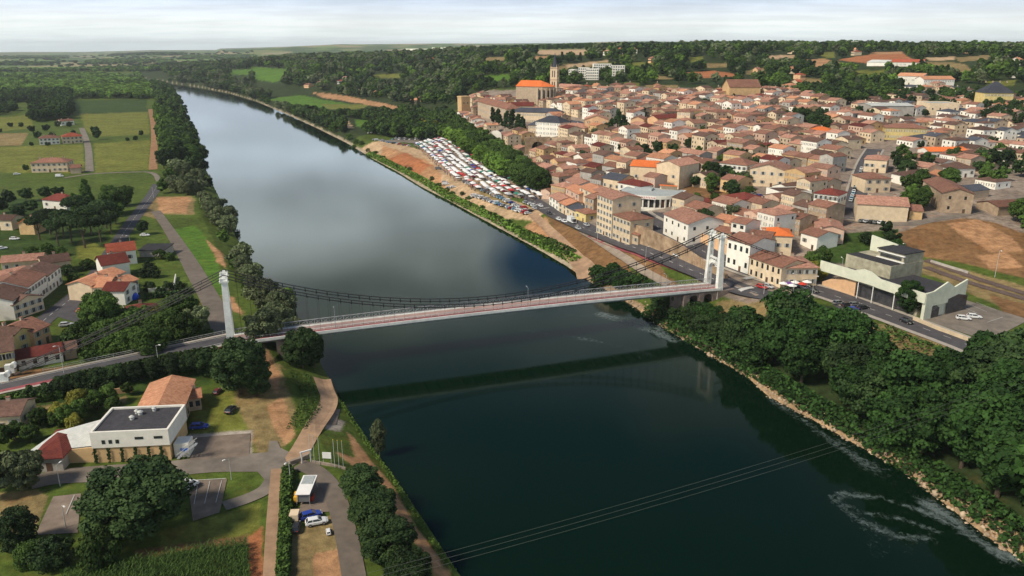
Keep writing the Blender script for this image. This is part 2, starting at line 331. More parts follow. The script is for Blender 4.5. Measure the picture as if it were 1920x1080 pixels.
# ---------------------------------------------------------------- land use: (albedo, polygon in picture points)
GRASS=(0.072,0.105,0.018); GRASSD=(0.038,0.068,0.014); OLIVE=(0.145,0.155,0.030); DRY=(0.23,0.17,0.075); DIRT=(0.40,0.22,0.11); TAN=(0.46,0.32,0.19); RED=(0.36,0.14,0.06)
TOWN=(0.25,0.20,0.16); BROWN=(0.20,0.11,0.05); FOREST=(0.03,0.045,0.015); CONC=(0.34,0.29,0.24); BRIGHT=(0.08,0.16,0.02)
ZONES = [
 (GRASS,[(-200,1200),(900,1200),(640,760),(480,500),(340,200),(250,148),(-300,148)]),
 (GRASS,[(-300,205),(120,188),(280,190),(300,150),(250,120),(-300,120)]),
 (GRASSD,[(138,188),(275,186),(277,212),(140,214)]),
 (OLIVE,[(150,214),(278,210),(280,252),(175,256),(160,240)]),
 (OLIVE,[(-50,225),(55,215),(62,240),(-50,250)]), (DRY,[(-50,252),(52,250),(40,272),(-50,276)]),
 (OLIVE,[(-50,276),(155,271),(160,325),(-50,322)]),
 (OLIVE,[(176,268),(282,262),(279,318),(178,325)]),
 (GRASS,[(-50,336),(276,329),(264,362),(200,372),(-50,367)]),
 (GRASSD,[(-100,372),(240,372),(180,480),(-100,480)]),
 (OLIVE,[(150,450),(235,470),(215,500),(140,485)]),
 (DRY,[(250,400),(300,370),(362,368),(368,402),(300,410)]),
 (DIRT,[(294,372),(357,370),(352,398),(296,398)]),
 (GRASS,[(300,400),(370,400),(400,450),(450,540),(470,620),(470,660),(430,640),(385,540),(330,440)]),
 (BRIGHT,[(325,430),(370,420),(400,470),(430,560),(425,600),(375,510)]),
 (DIRT,[(385,450),(412,470),(422,500),(405,490)]), (DIRT,[(412,555),(440,560),(455,590),(430,580)]),
 (DRY,[(462,650),(540,690),(560,760),(520,860),(470,850),(440,760)]),
 (DIRT,[(505,670),(530,700),(525,740),(500,700)]), (DIRT,[(505,760),(535,740),(548,820),(530,840),(510,800)]),
 (GRASS,[(530,690),(600,710),(606,752),(560,800),(548,740)]),
 (OLIVE,[(360,740),(440,730),(460,800),(480,850),(360,810)]),
 (DRY,[(0,750),(240,735),(235,755),(0,780)]),
 (BROWN,[(0,700),(330,670),(420,650),(420,690),(120,725),(0,745)]),
 (GRASSD,[(0,745),(400,680),(400,720),(100,760),(0,775)]),
 (DRY,[(-50,925),(90,915),(60,1000),(-50,1010)]), (GRASS,[(60,905),(350,890),(350,905),(80,925)]),
 (GRASS,[(340,895),(480,885),(485,905),(430,945),(340,960)]),
 (OLIVE,[(300,1000),(490,940),(490,1010),(300,1040)]),
 (BROWN,[(250,1035),(468,1000),(470,1030),(250,1060)]), (RED,[(468,1005),(496,985),(496,1100),(468,1100)]),
 (GRASSD,[(100,1100),(150,1072),(400,1022),(468,1018),(468,1100)]),
 (DRY,[(545,1000),(640,960),(650,1100),(540,1100)]), (DIRT,[(590,1040),(640,1030),(645,1100),(590,1100)]),
 (GRASS,[(585,800),(640,790),(720,900),(820,1080),(700,1100),(640,960),(600,890)]),
 (DIRT,[(645,790),(662,800),(706,845),(764,930),(818,1008),(868,1085),(832,1085),(772,992),(720,915),(672,850)]),
 (DIRT,[(625,838),(690,840),(700,880),(660,860)]),
 (CONC,[(606,765),(640,765),(632,795),(602,798)]), (CONC,[(355,815),(470,810),(470,855),(355,862)]),
 # right bank downstream: wooded
 (FOREST,[(1180,560),(1350,555),(1560,575),(1680,620),(1790,650),(1990,690),(2400,1200),(1990,1150),(1500,790)]),
 (DRY,[(1350,545),(1440,555),(1430,590),(1330,575)]), (DRY,[(1600,600),(1680,610),(1790,645),(1760,680),(1650,660)]),
 # quay and river bank
 (GRASS,[(640,240),(760,320),(1000,462),(1190,580),(1360,545),(1320,510),(1150,450),(1020,400),(960,385),(830,330),(720,270)]),
 (TAN,[(675,268),(730,262),(800,285),(880,320),(960,375),(1020,398),(1000,408),(900,392),(850,370),(770,315),(700,292)]),
 (DIRT,[(720,272),(800,300),(830,330),(850,368),(770,315),(700,292)]), (RED,[(720,290),(760,285),(810,312),(775,320),(735,305)]),
 (DRY,[(870,330),(960,380),(1000,395),(940,385),(880,350)]),
 (DIRT,[(980,410),(1020,405),(1065,450),(1112,500),(1108,525),(1085,515),(1075,500),(1040,460)]),
 (BROWN,[(1020,402),(1100,435),(1240,535),(1120,500),(1070,455)]),
 (BROWN,[(1105,440),(1150,455),(1320,520),(1340,540),(1260,535),(1180,480)]),
 (GRASS,[(1240,490),(1310,512),(1330,530),(1290,533),(1250,510)]),
 (BROWN,[(1230,535),(1300,545),(1300,560),(1200,570)]),
 # town floor
 (TOWN,[(1000,385),(1000,330),(900,280),(860,250),(860,205),(900,170),(1100,165),(1200,160),(1400,170),(1600,160),(1920,175),(2200,200),(2200,480),(1900,480),(1700,430),(1560,560),(1400,560),(1200,460)]),
 (BROWN,[(1240,330),(1300,330),(1420,380),(1400,410),(1300,390),(1250,360)]),
 (GRASSD,[(1540,440),(1680,430),(1700,470),(1620,500),(1540,490)]),
 (BROWN,[(1672,440),(1740,416),(1810,408),(1860,418),(1960,450),(1960,530),(1850,505),(1720,478)]),
 (DIRT,[(1770,420),(1830,412),(1900,445),(1920,470),(1860,470),(1800,440)]), (DIRT,[(1830,480),(1890,470),(1920,500),(1860,505)]),
 (DRY,[(1700,480),(1800,505),(2000,560),(2000,640),(1850,560),(1700,500)]),
 (BROWN,[(1860,550),(2000,590),(2000,640),(1880,585)]),
 (GRASSD,[(1660,580),(1830,640),(1800,650),(1640,590)]),
 # land behind the town
 (FOREST,[(250,148),(330,155),(480,188),(640,262),(700,250),(860,205),(900,168),(1100,160),(1400,168),(1600,158),(1920,175),(2300,190),(2300,86),(250,110)]),
 (BRIGHT,[(500,186),(560,178),(660,196),(640,206),(560,200)]), (OLIVE,[(600,195),(690,196),(680,205),(620,206)]),
 (DIRT,[(585,173),(640,178),(750,200),(742,207),(680,195),(600,182)]), (BRIGHT,[(664,224),(690,223),(690,240),(668,238)]),
 (BRIGHT,[(470,125),(540,130),(520,155),(480,150)]), (TAN,[(618,225),(650,225),(665,240),(640,240)]),
 (TAN,[(1005,95),(1100,93),(1100,103),(1010,102)]), (DIRT,[(1005,105),(1030,104),(1020,115),(1003,113)]),
 (DRY,[(1025,128),(1060,120),(1140,112),(1142,122),(1080,128),(1040,136)]), (TAN,[(1060,122),(1140,113),(1142,119),(1065,127)]),
 (RED,[(1278,136),(1340,132),(1400,143),(1300,146)]), (DRY,[(1230,140),(1270,148),(1230,150)]), (OLIVE,[(1290,108),(1320,104),(1318,118),(1295,118)]),
 (DIRT,[(1505,113),(1545,110),(1580,118),(1530,125)]), (RED,[(1570,112),(1650,99),(1692,98),(1720,118),(1650,122),(1600,116)]), (DIRT,[(1635,98),(1692,97),(1695,101),(1630,102)]),
 (DRY,[(1735,116),(1800,118),(1825,130),(1800,136),(1750,126)]), (DRY,[(1790,108),(1860,102),(1850,112),(1800,116)]), (OLIVE,[(1540,98),(1565,97),(1565,108),(1540,110)]),
 (DRY,[(1500,145),(1545,148),(1530,162),(1500,158)]), (DIRT,[(1388,155),(1405,150),(1410,165),(1395,168)]), (OLIVE,[(1170,155),(1200,155),(1200,162),(1170,162)]), (DRY,[(1210,158),(1270,160),(1270,166),(1215,166)]),
 (TAN,[(1735,108),(1790,106),(1790,112),(1740,113)]), (OLIVE,[(1120,118),(1165,116),(1160,122),(1120,124)]), (DRY,[(905,108),(950,106),(945,114),(905,114)]), (BRIGHT,[(905,142),(960,140),(955,150),(905,152)]), (OLIVE,[(700,140),(760,138),(755,146),(700,147)]), (BRIGHT,[(430,132),(470,130),(468,140),(430,140)]), (TAN,[(1440,104),(1490,103),(1488,109),(1440,110)]), (OLIVE,[(1180,118),(1230,116),(1228,124),(1180,124)]), (DRY,[(1320,120),(1370,118),(1368,126),(1320,127)]), (OLIVE,[(1600,132),(1660,132),(1655,142),(1600,142)]),
 (DRY,[(1390,135),(1440,125),(1440,138),(1400,140)]), (OLIVE,[(1850,152),(1905,150),(1900,162),(1850,162)]),
]
def build_ground():
    az = np.concatenate([np.linspace(-88, -41, 70, endpoint=False), np.linspace(-41, 41, 1000), np.linspace(41, 88, 71)[1:]])
    # radii: dense where the picture is dense
    dep = np.concatenate([np.linspace(62, 37, 30, endpoint=False), np.linspace(37, 1.2, 760, endpoint=False)])
    r = 94/np.tan(np.radians(dep)); r = np.concatenate([[5, 20, 35], r, np.geomspace(r[-1]*1.01, 16000, 90)])
    A, R = np.meshgrid(np.radians(az), r); X = R*np.sin(A); Y = R*np.cos(A); n, m = X.shape
    Z = H(X, Y)
    Xf, Yf = X.ravel(), Y.ravel(); Zf = Z.ravel()
    # curvature-free far plain
    pxx, pyy = to_px(Xf, Yf, base_h(Xf, Yf))
    # soft wobble of the parcel edges, in metres
    col = np.empty((len(Xf), 3)); col[:] = GRASS
    far = np.hypot(Xf, Yf)
    # patchwork of parcels in the distance
    c, s = math.cos(0.5), math.sin(0.5); u = Xf*c+Yf*s; v = -Xf*s+Yf*c
    pu = np.floor(u/170+vnoise(u, v, 500, 2)*1.5); pv = np.floor(v/330+vnoise(u, v, 700, 8)*1.5); hh = np.sin(pu*12.9+pv*78.2)*43758.5; hh -= np.floor(hh)
    pal = np.array([(0.05,0.085,0.02),(0.045,0.08,0.022),(0.10,0.16,0.03),(0.08,0.13,0.03),(0.14,0.16,0.05),(0.06,0.09,0.03),(0.24,0.20,0.11)]); pal = pal*1.25
    pc = pal[np.minimum((hh*7).astype(int), 6)]; mk = far > 1500; col[mk] = pc[mk]
    wx = (vnoise(Xf, Yf, 14, 21)-.5); wy = (vnoise(Xf, Yf, 14, 22)-.5); wob = np.minimum(6, 2200/np.maximum(far, 60))
    base_col = col.copy(); acc = np.zeros_like(col); NJ = 4; jr = np.random.default_rng(5)
    for jt in range(NJ):
      col = base_col.copy(); js = np.minimum(3.5, 700/np.maximum(far, 60))
      w2x = (vnoise(Xf, Yf, 4.5, 40+jt)-.5)*js*2.2; w2y = (vnoise(Xf, Yf, 4.5, 50+jt)-.5)*js*1.3
      qx = pxx+wx*wob*2.2+w2x+jr.normal(size=len(Xf))*js*.5; qy = pyy+wy*wob*1.1+w2y+jr.normal(size=len(Xf))*js*.3
      for cc, poly in ZONES:
          xs = [p[0] for p in poly]; ys = [p[1] for p in poly]
          k = np.where((qx >= min(xs)) & (qx <= max(xs)) & (qy >= min(ys)) & (qy <= max(ys)) & (far < 3600) & (Yf > 0))[0]
          if len(k): k = k[inside(qx[k], qy[k], poly)]; col[k] = cc
      acc += col/NJ
    col = acc
    dl, _ = seg_dist(Xf, Yf, LBW); dr, tr = seg_dist(Xf, Yf, RBW)
    rock = (dr < 0.8+4.2*vnoise(Xf, Yf, 9, 4)**1.5) & (Yf < 330); col[rock] = (0.34, 0.23, 0.13)
    quay = (dr < 1.2+1.8*vnoise(Xf, Yf, 15, 4)) & (Yf >= 330); col[quay] = (0.33, 0.27, 0.19)
    lw = inside(Xf, Yf, RIVER) & (np.minimum(dl, dr) > 1); col[lw] = (0.06, 0.07, 0.04)
    idx = np.arange(n*m).reshape(n, m); F = np.stack([idx[:-1, :-1], idx[:-1, 1:], idx[1:, 1:], idx[1:, :-1]], -1).reshape(-1, 4)
    me = mesh_np("ground", np.stack([Xf, Yf, Zf], -1), F, M_ground(), smooth=True)
    a = me.color_attributes.new("land", 'FLOAT_COLOR', 'POINT'); a.data.foreach_set('color', np.concatenate([col, np.ones((len(col), 1))], 1).astype(np.float32).ravel())
    o = link(bpy.data.objects.new("ground", me)); tag(o, kind='structure')
    return o
def M_ground():
    m = bpy.data.materials.new("ground_land"); m.use_nodes = True; nt = m.node_tree; N = nt.nodes.new; L = nt.links.new
    b = nt.nodes['Principled BSDF']; b.inputs['Roughness'].default_value = 0.95; b.inputs['Specular IOR Level'].default_value = 0.1
    at = N('ShaderNodeAttribute'); at.attribute_name = "land"; g = N('ShaderNodeNewGeometry')
    def noise(sc, det=5, ro=0.65):
        n = N('ShaderNodeTexNoise'); n.inputs['Scale'].default_value = sc; n.inputs['Detail'].default_value = det; n.inputs['Roughness'].default_value = ro; L(g.outputs['Position'], n.inputs['Vector']); return n.outputs[0]
    def rng(v, a, b_, c, d):
        r = N('ShaderNodeMapRange'); r.inputs[1].default_value = a; r.inputs[2].default_value = b_; r.inputs[3].default_value = c; r.inputs[4].default_value = d; L(v, r.inputs[0]); return r.outputs[0]
    f1 = rng(noise(0.35, 6, 0.7), 0.3, 0.7, 0.55, 1.45); f2 = rng(noise(0.045), 0.3, 0.7, 0.75, 1.25)
    mu = N('ShaderNodeMath'); mu.operation = 'MULTIPLY'; L(f1, mu.inputs[0]); L(f2, mu.inputs[1])
    vm = N('ShaderNodeVectorMath'); vm.operation = 'SCALE'; L(at.outputs['Color'], vm.inputs[0]); L(mu.outputs[0], vm.inputs[3])
    mx = N('ShaderNodeMix'); mx.data_type = 'RGBA'; L(rng(noise(0.12, 6, 0.75), 0.55, 0.68, 0, 0.55), mx.inputs[0]); L(vm.outputs[0], mx.inputs[6])
    dr = N('ShaderNodeVectorMath'); dr.operation = 'MULTIPLY_ADD'; L(vm.outputs[0], dr.inputs[0]); dr.inputs[1].default_value = (0.9, 0.6, 0.5); dr.inputs[2].default_value = (0.075, 0.045, 0.018); L(dr.outputs[0], mx.inputs[7])
    L(mx.outputs[2], b.inputs['Base Color'])
    bp = N('ShaderNodeBump'); bp.inputs['Distance'].default_value = 0.5; bp.inputs['Strength'].default_value = 0.5; L(noise(1.2, 5), bp.inputs['Height']); L(bp.outputs[0], b.inputs['Normal'])
    return m
build_ground()
# ---------------------------------------------------------------- water
def build_water():
    # foam painted by where the current breaks: streaks along the lower right bank and past the bridge
    ys = np.concatenate([np.arange(-250, 60, 12.0), np.arange(60, 420, 1.6), np.geomspace(420, 3200, 150)])
    t = np.linspace(0, 1, 150)
    def bx(poly, y):
        q = np.array(poly); o = np.full(y.shape, np.nan)
        for i in range(len(q)-1):
            a, b = q[i], q[i+1]; lo, hi = min(a[1], b[1]), max(a[1], b[1]); k = (y >= lo) & (y <= hi) & np.isnan(o)
            if hi > lo: o[k] = a[0]+(b[0]-a[0])*(y[k]-a[1])/(b[1]-a[1])
        return o
    xl = bx(LBW, ys); xr = bx(RBW, ys); ok = ~np.isnan(xl) & ~np.isnan(xr); ys, xl, xr = ys[ok], xl[ok]-6, xr[ok]+6
    X = xl[:, None]*(1-t)+xr[:, None]*t; Y = np.repeat(ys[:, None], len(t), 1); n, m = X.shape; Xf, Yf = X.ravel(), Y.ravel()
    dr, _ = seg_dist(Xf, Yf, RBW); foam = np.zeros(len(Xf))
    def blob(pts, w, s):
        nonlocal foam
        q = [P(a, b)[:2] for a, b in pts]; d, _ = seg_dist(Xf, Yf, q); foam = np.maximum(foam, s*np.exp(-(d/(w*(.35+1.1*vnoise(Xf, Yf, 7, 61))))**2)*(.45+.75*vnoise(Xf, Yf, 10, 62)))
    blob([(1560,935),(1620,960),(1700,975),(1760,998)], 1.5, 0.9); blob([(1570,945),(1610,975),(1680,1005),(1745,1010)], 1.5, 0.9)
    blob([(1575,928),(1650,932),(1720,955),(1800,990)], 1.6, 0.95)
    blob([(1740,945),(1800,985),(1860,1030),(1900,1045)], 3.0, 1.0); blob([(1590,950),(1620,985)], 3, 0.55); blob([(1810,1000),(1880,1040)], 3, 1.0)
    blob([(1700,1030),(1760,1050),(1820,1080)], 3, 0.3); blob([(1640,1010),(1650,1040)], 3, 0.35)
    blob([(1130,590),(1190,610),(1235,625),(1262,640)], 4.5, 0.85); blob([(1150,592),(1215,606),(1270,640)], 3, 0.7); blob([(1060,590),(1130,592)], 3, 0.4)
    blob([(1190,560),(1240,620),(1290,645)], 2.5, 0.5)
    blob([(985,620),(1060,630),(1120,640),(1180,655),(1220,665)], 2.2, 0.42); blob([(1150,690),(1210,665),(1260,670)], 2.5, 0.35)
    blob([(1280,690),(1320,715),(1400,735)], 2.5, 0.4); blob([(1360,745),(1350,760)], 2, 0.3); blob([(1500,800),(1560,850),(1620,900)], 4, 0.22); blob([(1510,790),(1570,835),(1640,880)], 2.5, 0.75)
    blob([(1380,740),(1440,780),(1500,830)], 5, 0.22); blob([(1440,745),(1510,790),(1600,845)], 2.0, 0.55)
    blob([(1010,715),(1030,760)], 3, 0.2); blob([(820,548),(860,550)], 3, 0.3); blob([(1165,710),(1180,740)], 3, 0.25); blob([(1600,860),(1700,920),(1750,950)], 2, 0.5)
    z = np.zeros(len(Xf)); idx = np.arange(n*m).reshape(n, m); F = np.stack([idx[:-1, :-1], idx[:-1, 1:], idx[1:, 1:], idx[1:, :-1]], -1).reshape(-1, 4)
    mt = bpy.data.materials.new("river_water"); mt.use_nodes = True; nt = mt.node_tree; N = nt.nodes.new; L = nt.links.new
    b = nt.nodes['Principled BSDF']; b.inputs['Roughness'].default_value = 0.05; b.inputs['IOR'].default_value = 1.22; b.inputs['Specular Tint'].default_value = (0.85, 1.0, 0.80, 1)
    at = N('ShaderNodeAttribute'); at.attribute_name = "foam"; g = N('ShaderNodeNewGeometry')
    def noise(sc, det=4, ro=0.6, ms=(1,1,1)):
        mp = N('ShaderNodeMapping'); mp.inputs['Scale'].default_value = ms; L(g.outputs['Position'], mp.inputs[0])
        q = N('ShaderNodeTexNoise'); q.inputs['Scale'].default_value = sc; q.inputs['Detail'].default_value = det; q.inputs['Roughness'].default_value = ro; q.inputs['Distortion'].default_value = 0.6; L(mp.outputs[0], q.inputs['Vector']); return q.outputs[0]
    nn = noise(0.8, 9, 0.85)
    am = N('ShaderNodeMath'); am.operation = 'MULTIPLY_ADD'; L(nn, am.inputs[0]); am.inputs[1].default_value = 2.6; am.inputs[2].default_value = -0.85
    ad = N('ShaderNodeMath'); ad.operation = 'ADD'; L(at.outputs['Fac'], ad.inputs[0]); L(am.outputs[0], ad.inputs[1]); gt = N('ShaderNodeMath'); gt.operation = 'MULTIPLY'; L(ad.outputs[0], gt.inputs[0])
    g2 = N('ShaderNodeMapRange'); g2.inputs[1].default_value = 0.02; g2.inputs[2].default_value = 0.2; L(at.outputs['Fac'], g2.inputs[0]); L(g2.outputs[0], gt.inputs[1]); ad = gt
    mr = N('ShaderNodeMapRange'); mr.inputs[1].default_value = 0.85; mr.inputs[2].default_value = 1.7; L(ad.outputs[0], mr.inputs[0])
    big = noise(0.012, 3); c = N('ShaderNodeMix'); c.data_type = 'RGBA'; L(big, c.inputs[0]); c.inputs[6].default_value = (0.0014, 0.0090, 0.0032, 1); c.inputs[7].default_value = (0.0018, 0.0105, 0.0048, 1)
    c2 = N('ShaderNodeMix'); c2.data_type = 'RGBA'; L(mr.outputs[0], c2.inputs[0]); L(c.outputs[2], c2.inputs[6]); c2.inputs[7].default_value = (0.22, 0.27, 0.27, 1); L(c2.outputs[2], b.inputs['Base Color'])
    r2 = N('ShaderNodeMapRange'); r2.inputs[3].default_value = 0.06; r2.inputs[4].default_value = 0.7; L(mr.outputs[0], r2.inputs[0]); L(r2.outputs[0], b.inputs['Roughness'])
    bp = N('ShaderNodeBump'); bp.inputs['Distance'].default_value = 0.05; bp.inputs['Strength'].default_value = 0.14; L(noise(0.8, 5, 0.6), bp.inputs['Height'])
    L(bp.outputs[0], b.inputs['Normal'])
    me = mesh_np("river_water", np.stack([Xf, Yf, z], -1), F, mt, smooth=True)
    a = me.attributes.new("foam", 'FLOAT', 'POINT'); a.data.foreach_set('value', foam.astype(np.float32))
    tag(link(bpy.data.objects.new("water", me)), kind='structure')
build_water()
# ---------------------------------------------------------------- roads, paths, paved areas
M_ASPH = mat('asphalt', (0.075,0.07,0.075), 0.9, 0.2, 0.4); M_ASPHL = mat('worn_asphalt', (0.19,0.16,0.13), 0.92, 0.25, 0.25)
M_ASPHP = mat('pinkish_asphalt', (0.155,0.125,0.10), 0.92, 0.2, 0.3); M_CONC = mat('concrete_paving', (0.30,0.24,0.185), 0.9, 0.2, 0.4)
M_TANP = mat('sandy_path', (0.36,0.23,0.14), 0.95, 0.25, 0.3); M_DIRT = mat('earth_track', (0.30,0.16,0.08), 0.95, 0.3, 0.3)
M_WHITE = mat('white_paint', (0.50,0.49,0.46), 0.6, 0.06, 2); M_PAVE = mat('pavement', (0.36,0.32,0.27), 0.9, 0.15, 0.8)
M_STONEY = mat('quay_stone', (0.40,0.31,0.20), 0.95, 0.35, 0.6); M_RED = mat('red_surface', (0.27,0.07,0.075), 0.9, 0.25, 0.5)
M_SLABS = mat('old_slabs', (0.20,0.155,0.12), 0.95, 0.3, 0.3)
def wpts(pts): return [tuple(q) for q in G([p[0] for p in pts], [p[1] for p in pts])]
def resample(w, step):
    o = [w[0]]
    for a, b in zip(w[:-1], w[1:]):
        L = math.hypot(b[0]-a[0], b[1]-a[1]); n = max(1, int(L/step))
        for k in range(1, n+1): o.append((a[0]+(b[0]-a[0])*k/n, a[1]+(b[1]-a[1])*k/n))
    return o
def smooth(w, it=2):
    w = [tuple(p[:2]) for p in w]
    for _ in range(it):
        o = [w[0]]
        for a, b in zip(w[:-1], w[1:]): o += [(a[0]*.75+b[0]*.25, a[1]*.75+b[1]*.25), (a[0]*.25+b[0]*.75, a[1]*.25+b[1]*.75)]
        w = o+[w[-1]]
    return w
def offset_line(w, d):
    w = np.array([p[:2] for p in w]); t = np.gradient(w, axis=0); t /= np.linalg.norm(t, axis=1)[:, None]+1e-9
    return w+np.stack([-t[:, 1], t[:, 0]], 1)*np.asarray(d).reshape(-1, 1)
def strip(mb, w, wid, mt, dz=0.12, off=0.0, n=4, zf=None):
    """ribbon draped on the ground; wid number or list"""
    offs = np.linspace(-.5, .5, n+1); rows = [offset_line(w, o*np.asarray(wid)*np.ones(len(w))+off) for o in offs]
    X = np.stack([r[:, 0] for r in rows], 1); Y = np.stack([r[:, 1] for r in rows], 1)
    Z = (H(X, Y) if zf is None else zf(X, Y))+dz
    if n > 1: Z = np.maximum(Z, Z.mean(1, keepdims=True)-0.3)
    k = n+1; vs = np.stack([X, Y, Z], -1).reshape(-1, 3); fs = [(i*k+j, i*k+j+1, (i+1)*k+j+1, (i+1)*k+j) for i in range(len(w)-1) for j in range(n)]
    mb.add(vs, fs, mt)
def dashes(mb, w, off, mt, on=2.5, gap=4, wid=0.18, dz=0.17):
    w = resample(w, 0.8); q = offset_line(w, off); i = 0; a = int(on/.8); b = int(gap/.8)
    while i+a < len(q): strip(mb, [tuple(p) for p in q[i:i+a+1]], wid, mt, dz, n=1); i += a+b
ROADS = {}
def road(name, pts, wid, mt, marks=None, edge=None, pave=0, step=4, dz=0.12):
    w = resample(smooth(wpts(pts)), step); mb = MB(); wd = wid if isinstance(wid, (int, float)) else np.interp(np.linspace(0, 1, len(w)), np.linspace(0, 1, len(wid)), wid)
    strip(mb, w, wd, mt, dz)
    if marks: dashes(mb, w, 0, M_WHITE, *marks)
    if edge:
        for s in (-1, 1): strip(mb, w, 0.22, M_WHITE, dz+0.05, off=s*(wid/2-0.35), n=1)
    o = mb.build(name); tag(o, kind='structure'); ROADS[name] = w
    if pave:
        m2 = MB()
        for s in (-1, 1): strip(m2, w, pave, M_PAVE, dz+0.12, off=s*(wid/2+pave/2), n=1)
        tag(m2.build('pavement'), kind='structure')
    return w
def area(name, pts, mt, dz=0.10, n=14):
    """paved patch: four corner points, finely divided and draped"""
    q = np.array(wpts(pts))[:, :2]; u = np.linspace(0, 1, n+1)[:, None, None]; v = np.linspace(0, 1, n+1)[None, :, None]
    g = (q[0]*(1-u)+q[1]*u)*(1-v)+(q[3]*(1-u)+q[2]*u)*v
    Z = H(g[..., 0], g[..., 1])+dz; vs = np.concatenate([g, Z[..., None]], -1).reshape(-1, 3); k = n+1; mb = MB()
    mb.add(vs, [(i*k+j, i*k+j+1, (i+1)*k+j+1, (i+1)*k+j) for i in range(n) for j in range(n)], mt); return tag(mb.build(name), kind='structure')
# left bank
road('village_road', [(296,345),(284,368),(245,418),(205,478),(178,520),(140,556),(85,598),(30,650),(-20,700)], 6.5, M_ASPH, marks=(2.5,3))
road('side_road', [(153,240),(166,272),(168,322)], 5.5, M_ASPHL)
road('cross_lane', [(120,334),(168,326),(240,323),(290,322),(300,345)], 3.5, M_ASPHL)
road('dyke_road', [(292,396),(318,432),(346,476),(378,532),(405,580),(425,630)], [5,5,6,7,7,6], M_ASPHP)
road('earth_track', [(282,205),(288,235),(290,262),(288,290),(287,318)], 6, M_DIRT)
area('car_park', [(100,592),(150,560),(225,575),(165,612)], M_ASPH)
road('riverside_road', [(60,905),(110,893),(200,888),(320,880),(400,870),(470,868),(510,866)], [6,6,6.5,6.5,7,8,9], M_ASPHL)
area('junction', [(468,868),(520,838),(570,862),(500,905)], M_ASPHL, 0.16); area('junction', [(500,868),(505,828),(520,828),(538,868)], M_ASPHL, 0.2)
road('slipway', [(604,712),(612,735),(620,752),(603,785),(570,835),(550,868)], [5,4.6,4.6,4.6,4.6,5], M_TANP, dz=0.18)
area('old_slab_patch', [(606,768),(638,768),(630,797),(601,797)], M_SLABS, 0.14); area('old_slab_patch', [(358,822),(470,813),(467,856),(356,864)], M_SLABS, 0.12)
road('garden_path', [(521,880),(516,940),(512,1000),(508,1090)], 2.8, M_TANP, dz=0.2)
road('curved_road', [(560,872),(590,882),(618,908),(634,945),(645,985),(655,1030),(665,1090)], 4.2, M_ASPHP, dz=0.2)
area('parking_patch', [(100,932),(152,926),(146,1000),(66,1004)], M_SLABS, 0.12); area('parking_patch', [(352,903),(426,899),(412,962),(362,978)], M_SLABS, 0.14)
road('side_path', [(420,950),(460,938),(500,920),(512,900)], 3.5, M_ASPHL, dz=0.18); area('gravel_pad', [(572,905),(600,905),(622,960),(560,965)], M_SLABS, 0.13)
# ramp to the bridge
def ramp():
    w = resample(smooth([p for p in RAMP], 2)[:-1]+[tuple(TL[:2])], 3); mb = MB()
    strip(mb, w, 7.2, M_ASPH, 0.10); strip(mb, w, 0.25, M_WHITE, 0.16, off=3.3, n=1); strip(mb, w, 0.25, M_WHITE, 0.16, off=-3.3, n=1)
    tag(mb.build('bridge_approach_road'), kind='structure'); m2 = MB(); strip(m2, w, 1.3, M_PAVE, 0.24, off=4.4, n=1); strip(m2, w, 1.2, M_PAVE, 0.24, off=-4.3, n=1)
    tag(m2.build('pavement'), kind='structure'); m3 = MB(); strip(m3, w[:16], 1.9, M_RED, 0.18, off=-2.6, n=1); tag(m3.build('red_lane'), kind='structure')
    ROADS['ramp'] = w
ramp()
# right bank
road('quay_road', [(985,362),(1012,388),(1060,412),(1130,442),(1200,468),(1270,496),(1330,520),(1375,540),(1440,556),(1500,562)], 9, M_ASPH, marks=(2.5,4))
road('red_lane', [(1100,442),(1200,480),(1290,512),(1345,534)], 2.4, M_RED, dz=0.2)
road('upper_street', [(1185,388),(1205,412),(1245,432),(1300,462),(1350,488),(1420,515),(1480,532),(1560,552),(1640,583),(1790,638),(1960,705)], 9, M_ASPH, marks=(2.5,4), pave=1.8)
road('market_road', [(720,266),(790,262),(870,300),(930,336),(985,370)], [26,30,26,18,10], M_ASPHL)
road('sloping_path', [(1092,434),(1130,458),(1180,492),(1252,534)], 4.2, M_CONC, dz=0.2)
road('bank_track', [(998,402),(1035,438),(1068,475),(1098,505),(1102,522)], [5,5,6,9,9], M_TANP, dz=0.18)
road('hill_street', [(1600,412),(1604,380),(1612,345),(1624,306),(1640,280)], 9, M_ASPH, pave=1.2)
road('back_street', [(1590,410),(1640,418),(1700,422),(1740,415),(1800,405),(1870,385),(1920,372)], 5, M_ASPHL)
area('sports_hall_yard', [(1730,600),(1800,560),(1930,600),(1850,640)], M_ASPHL, 0.14); area('square', [(1195,395),(1250,400),(1230,432),(1205,425)], M_ASPH, 0.14)
area('lay_by', [(1560,572),(1610,560),(1670,590),(1620,606)], M_ASPH, 0.14)
def rails():
    mt = mat('rail_steel', (0.18,0.12,0.09), 0.5, 0.1); bal = mat('ballast', (0.13,0.09,0.075), 0.95, 0.3, 1.5)
    for k, off in enumerate((0, 22)):
        w = resample(smooth(wpts([(1735,488+off*0.6),(1800,512+off*.6),(1870,535+off*.5),(1990,572+off*.4)])), 5); mb = MB(); strip(mb, w, 3.4, bal, 0.2, n=2)
        for s in (-.75, .75): strip(mb, w, 0.12, mt, 0.4, off=s, n=1)
        tag(mb.build('railway_track'), kind='structure')
rails()

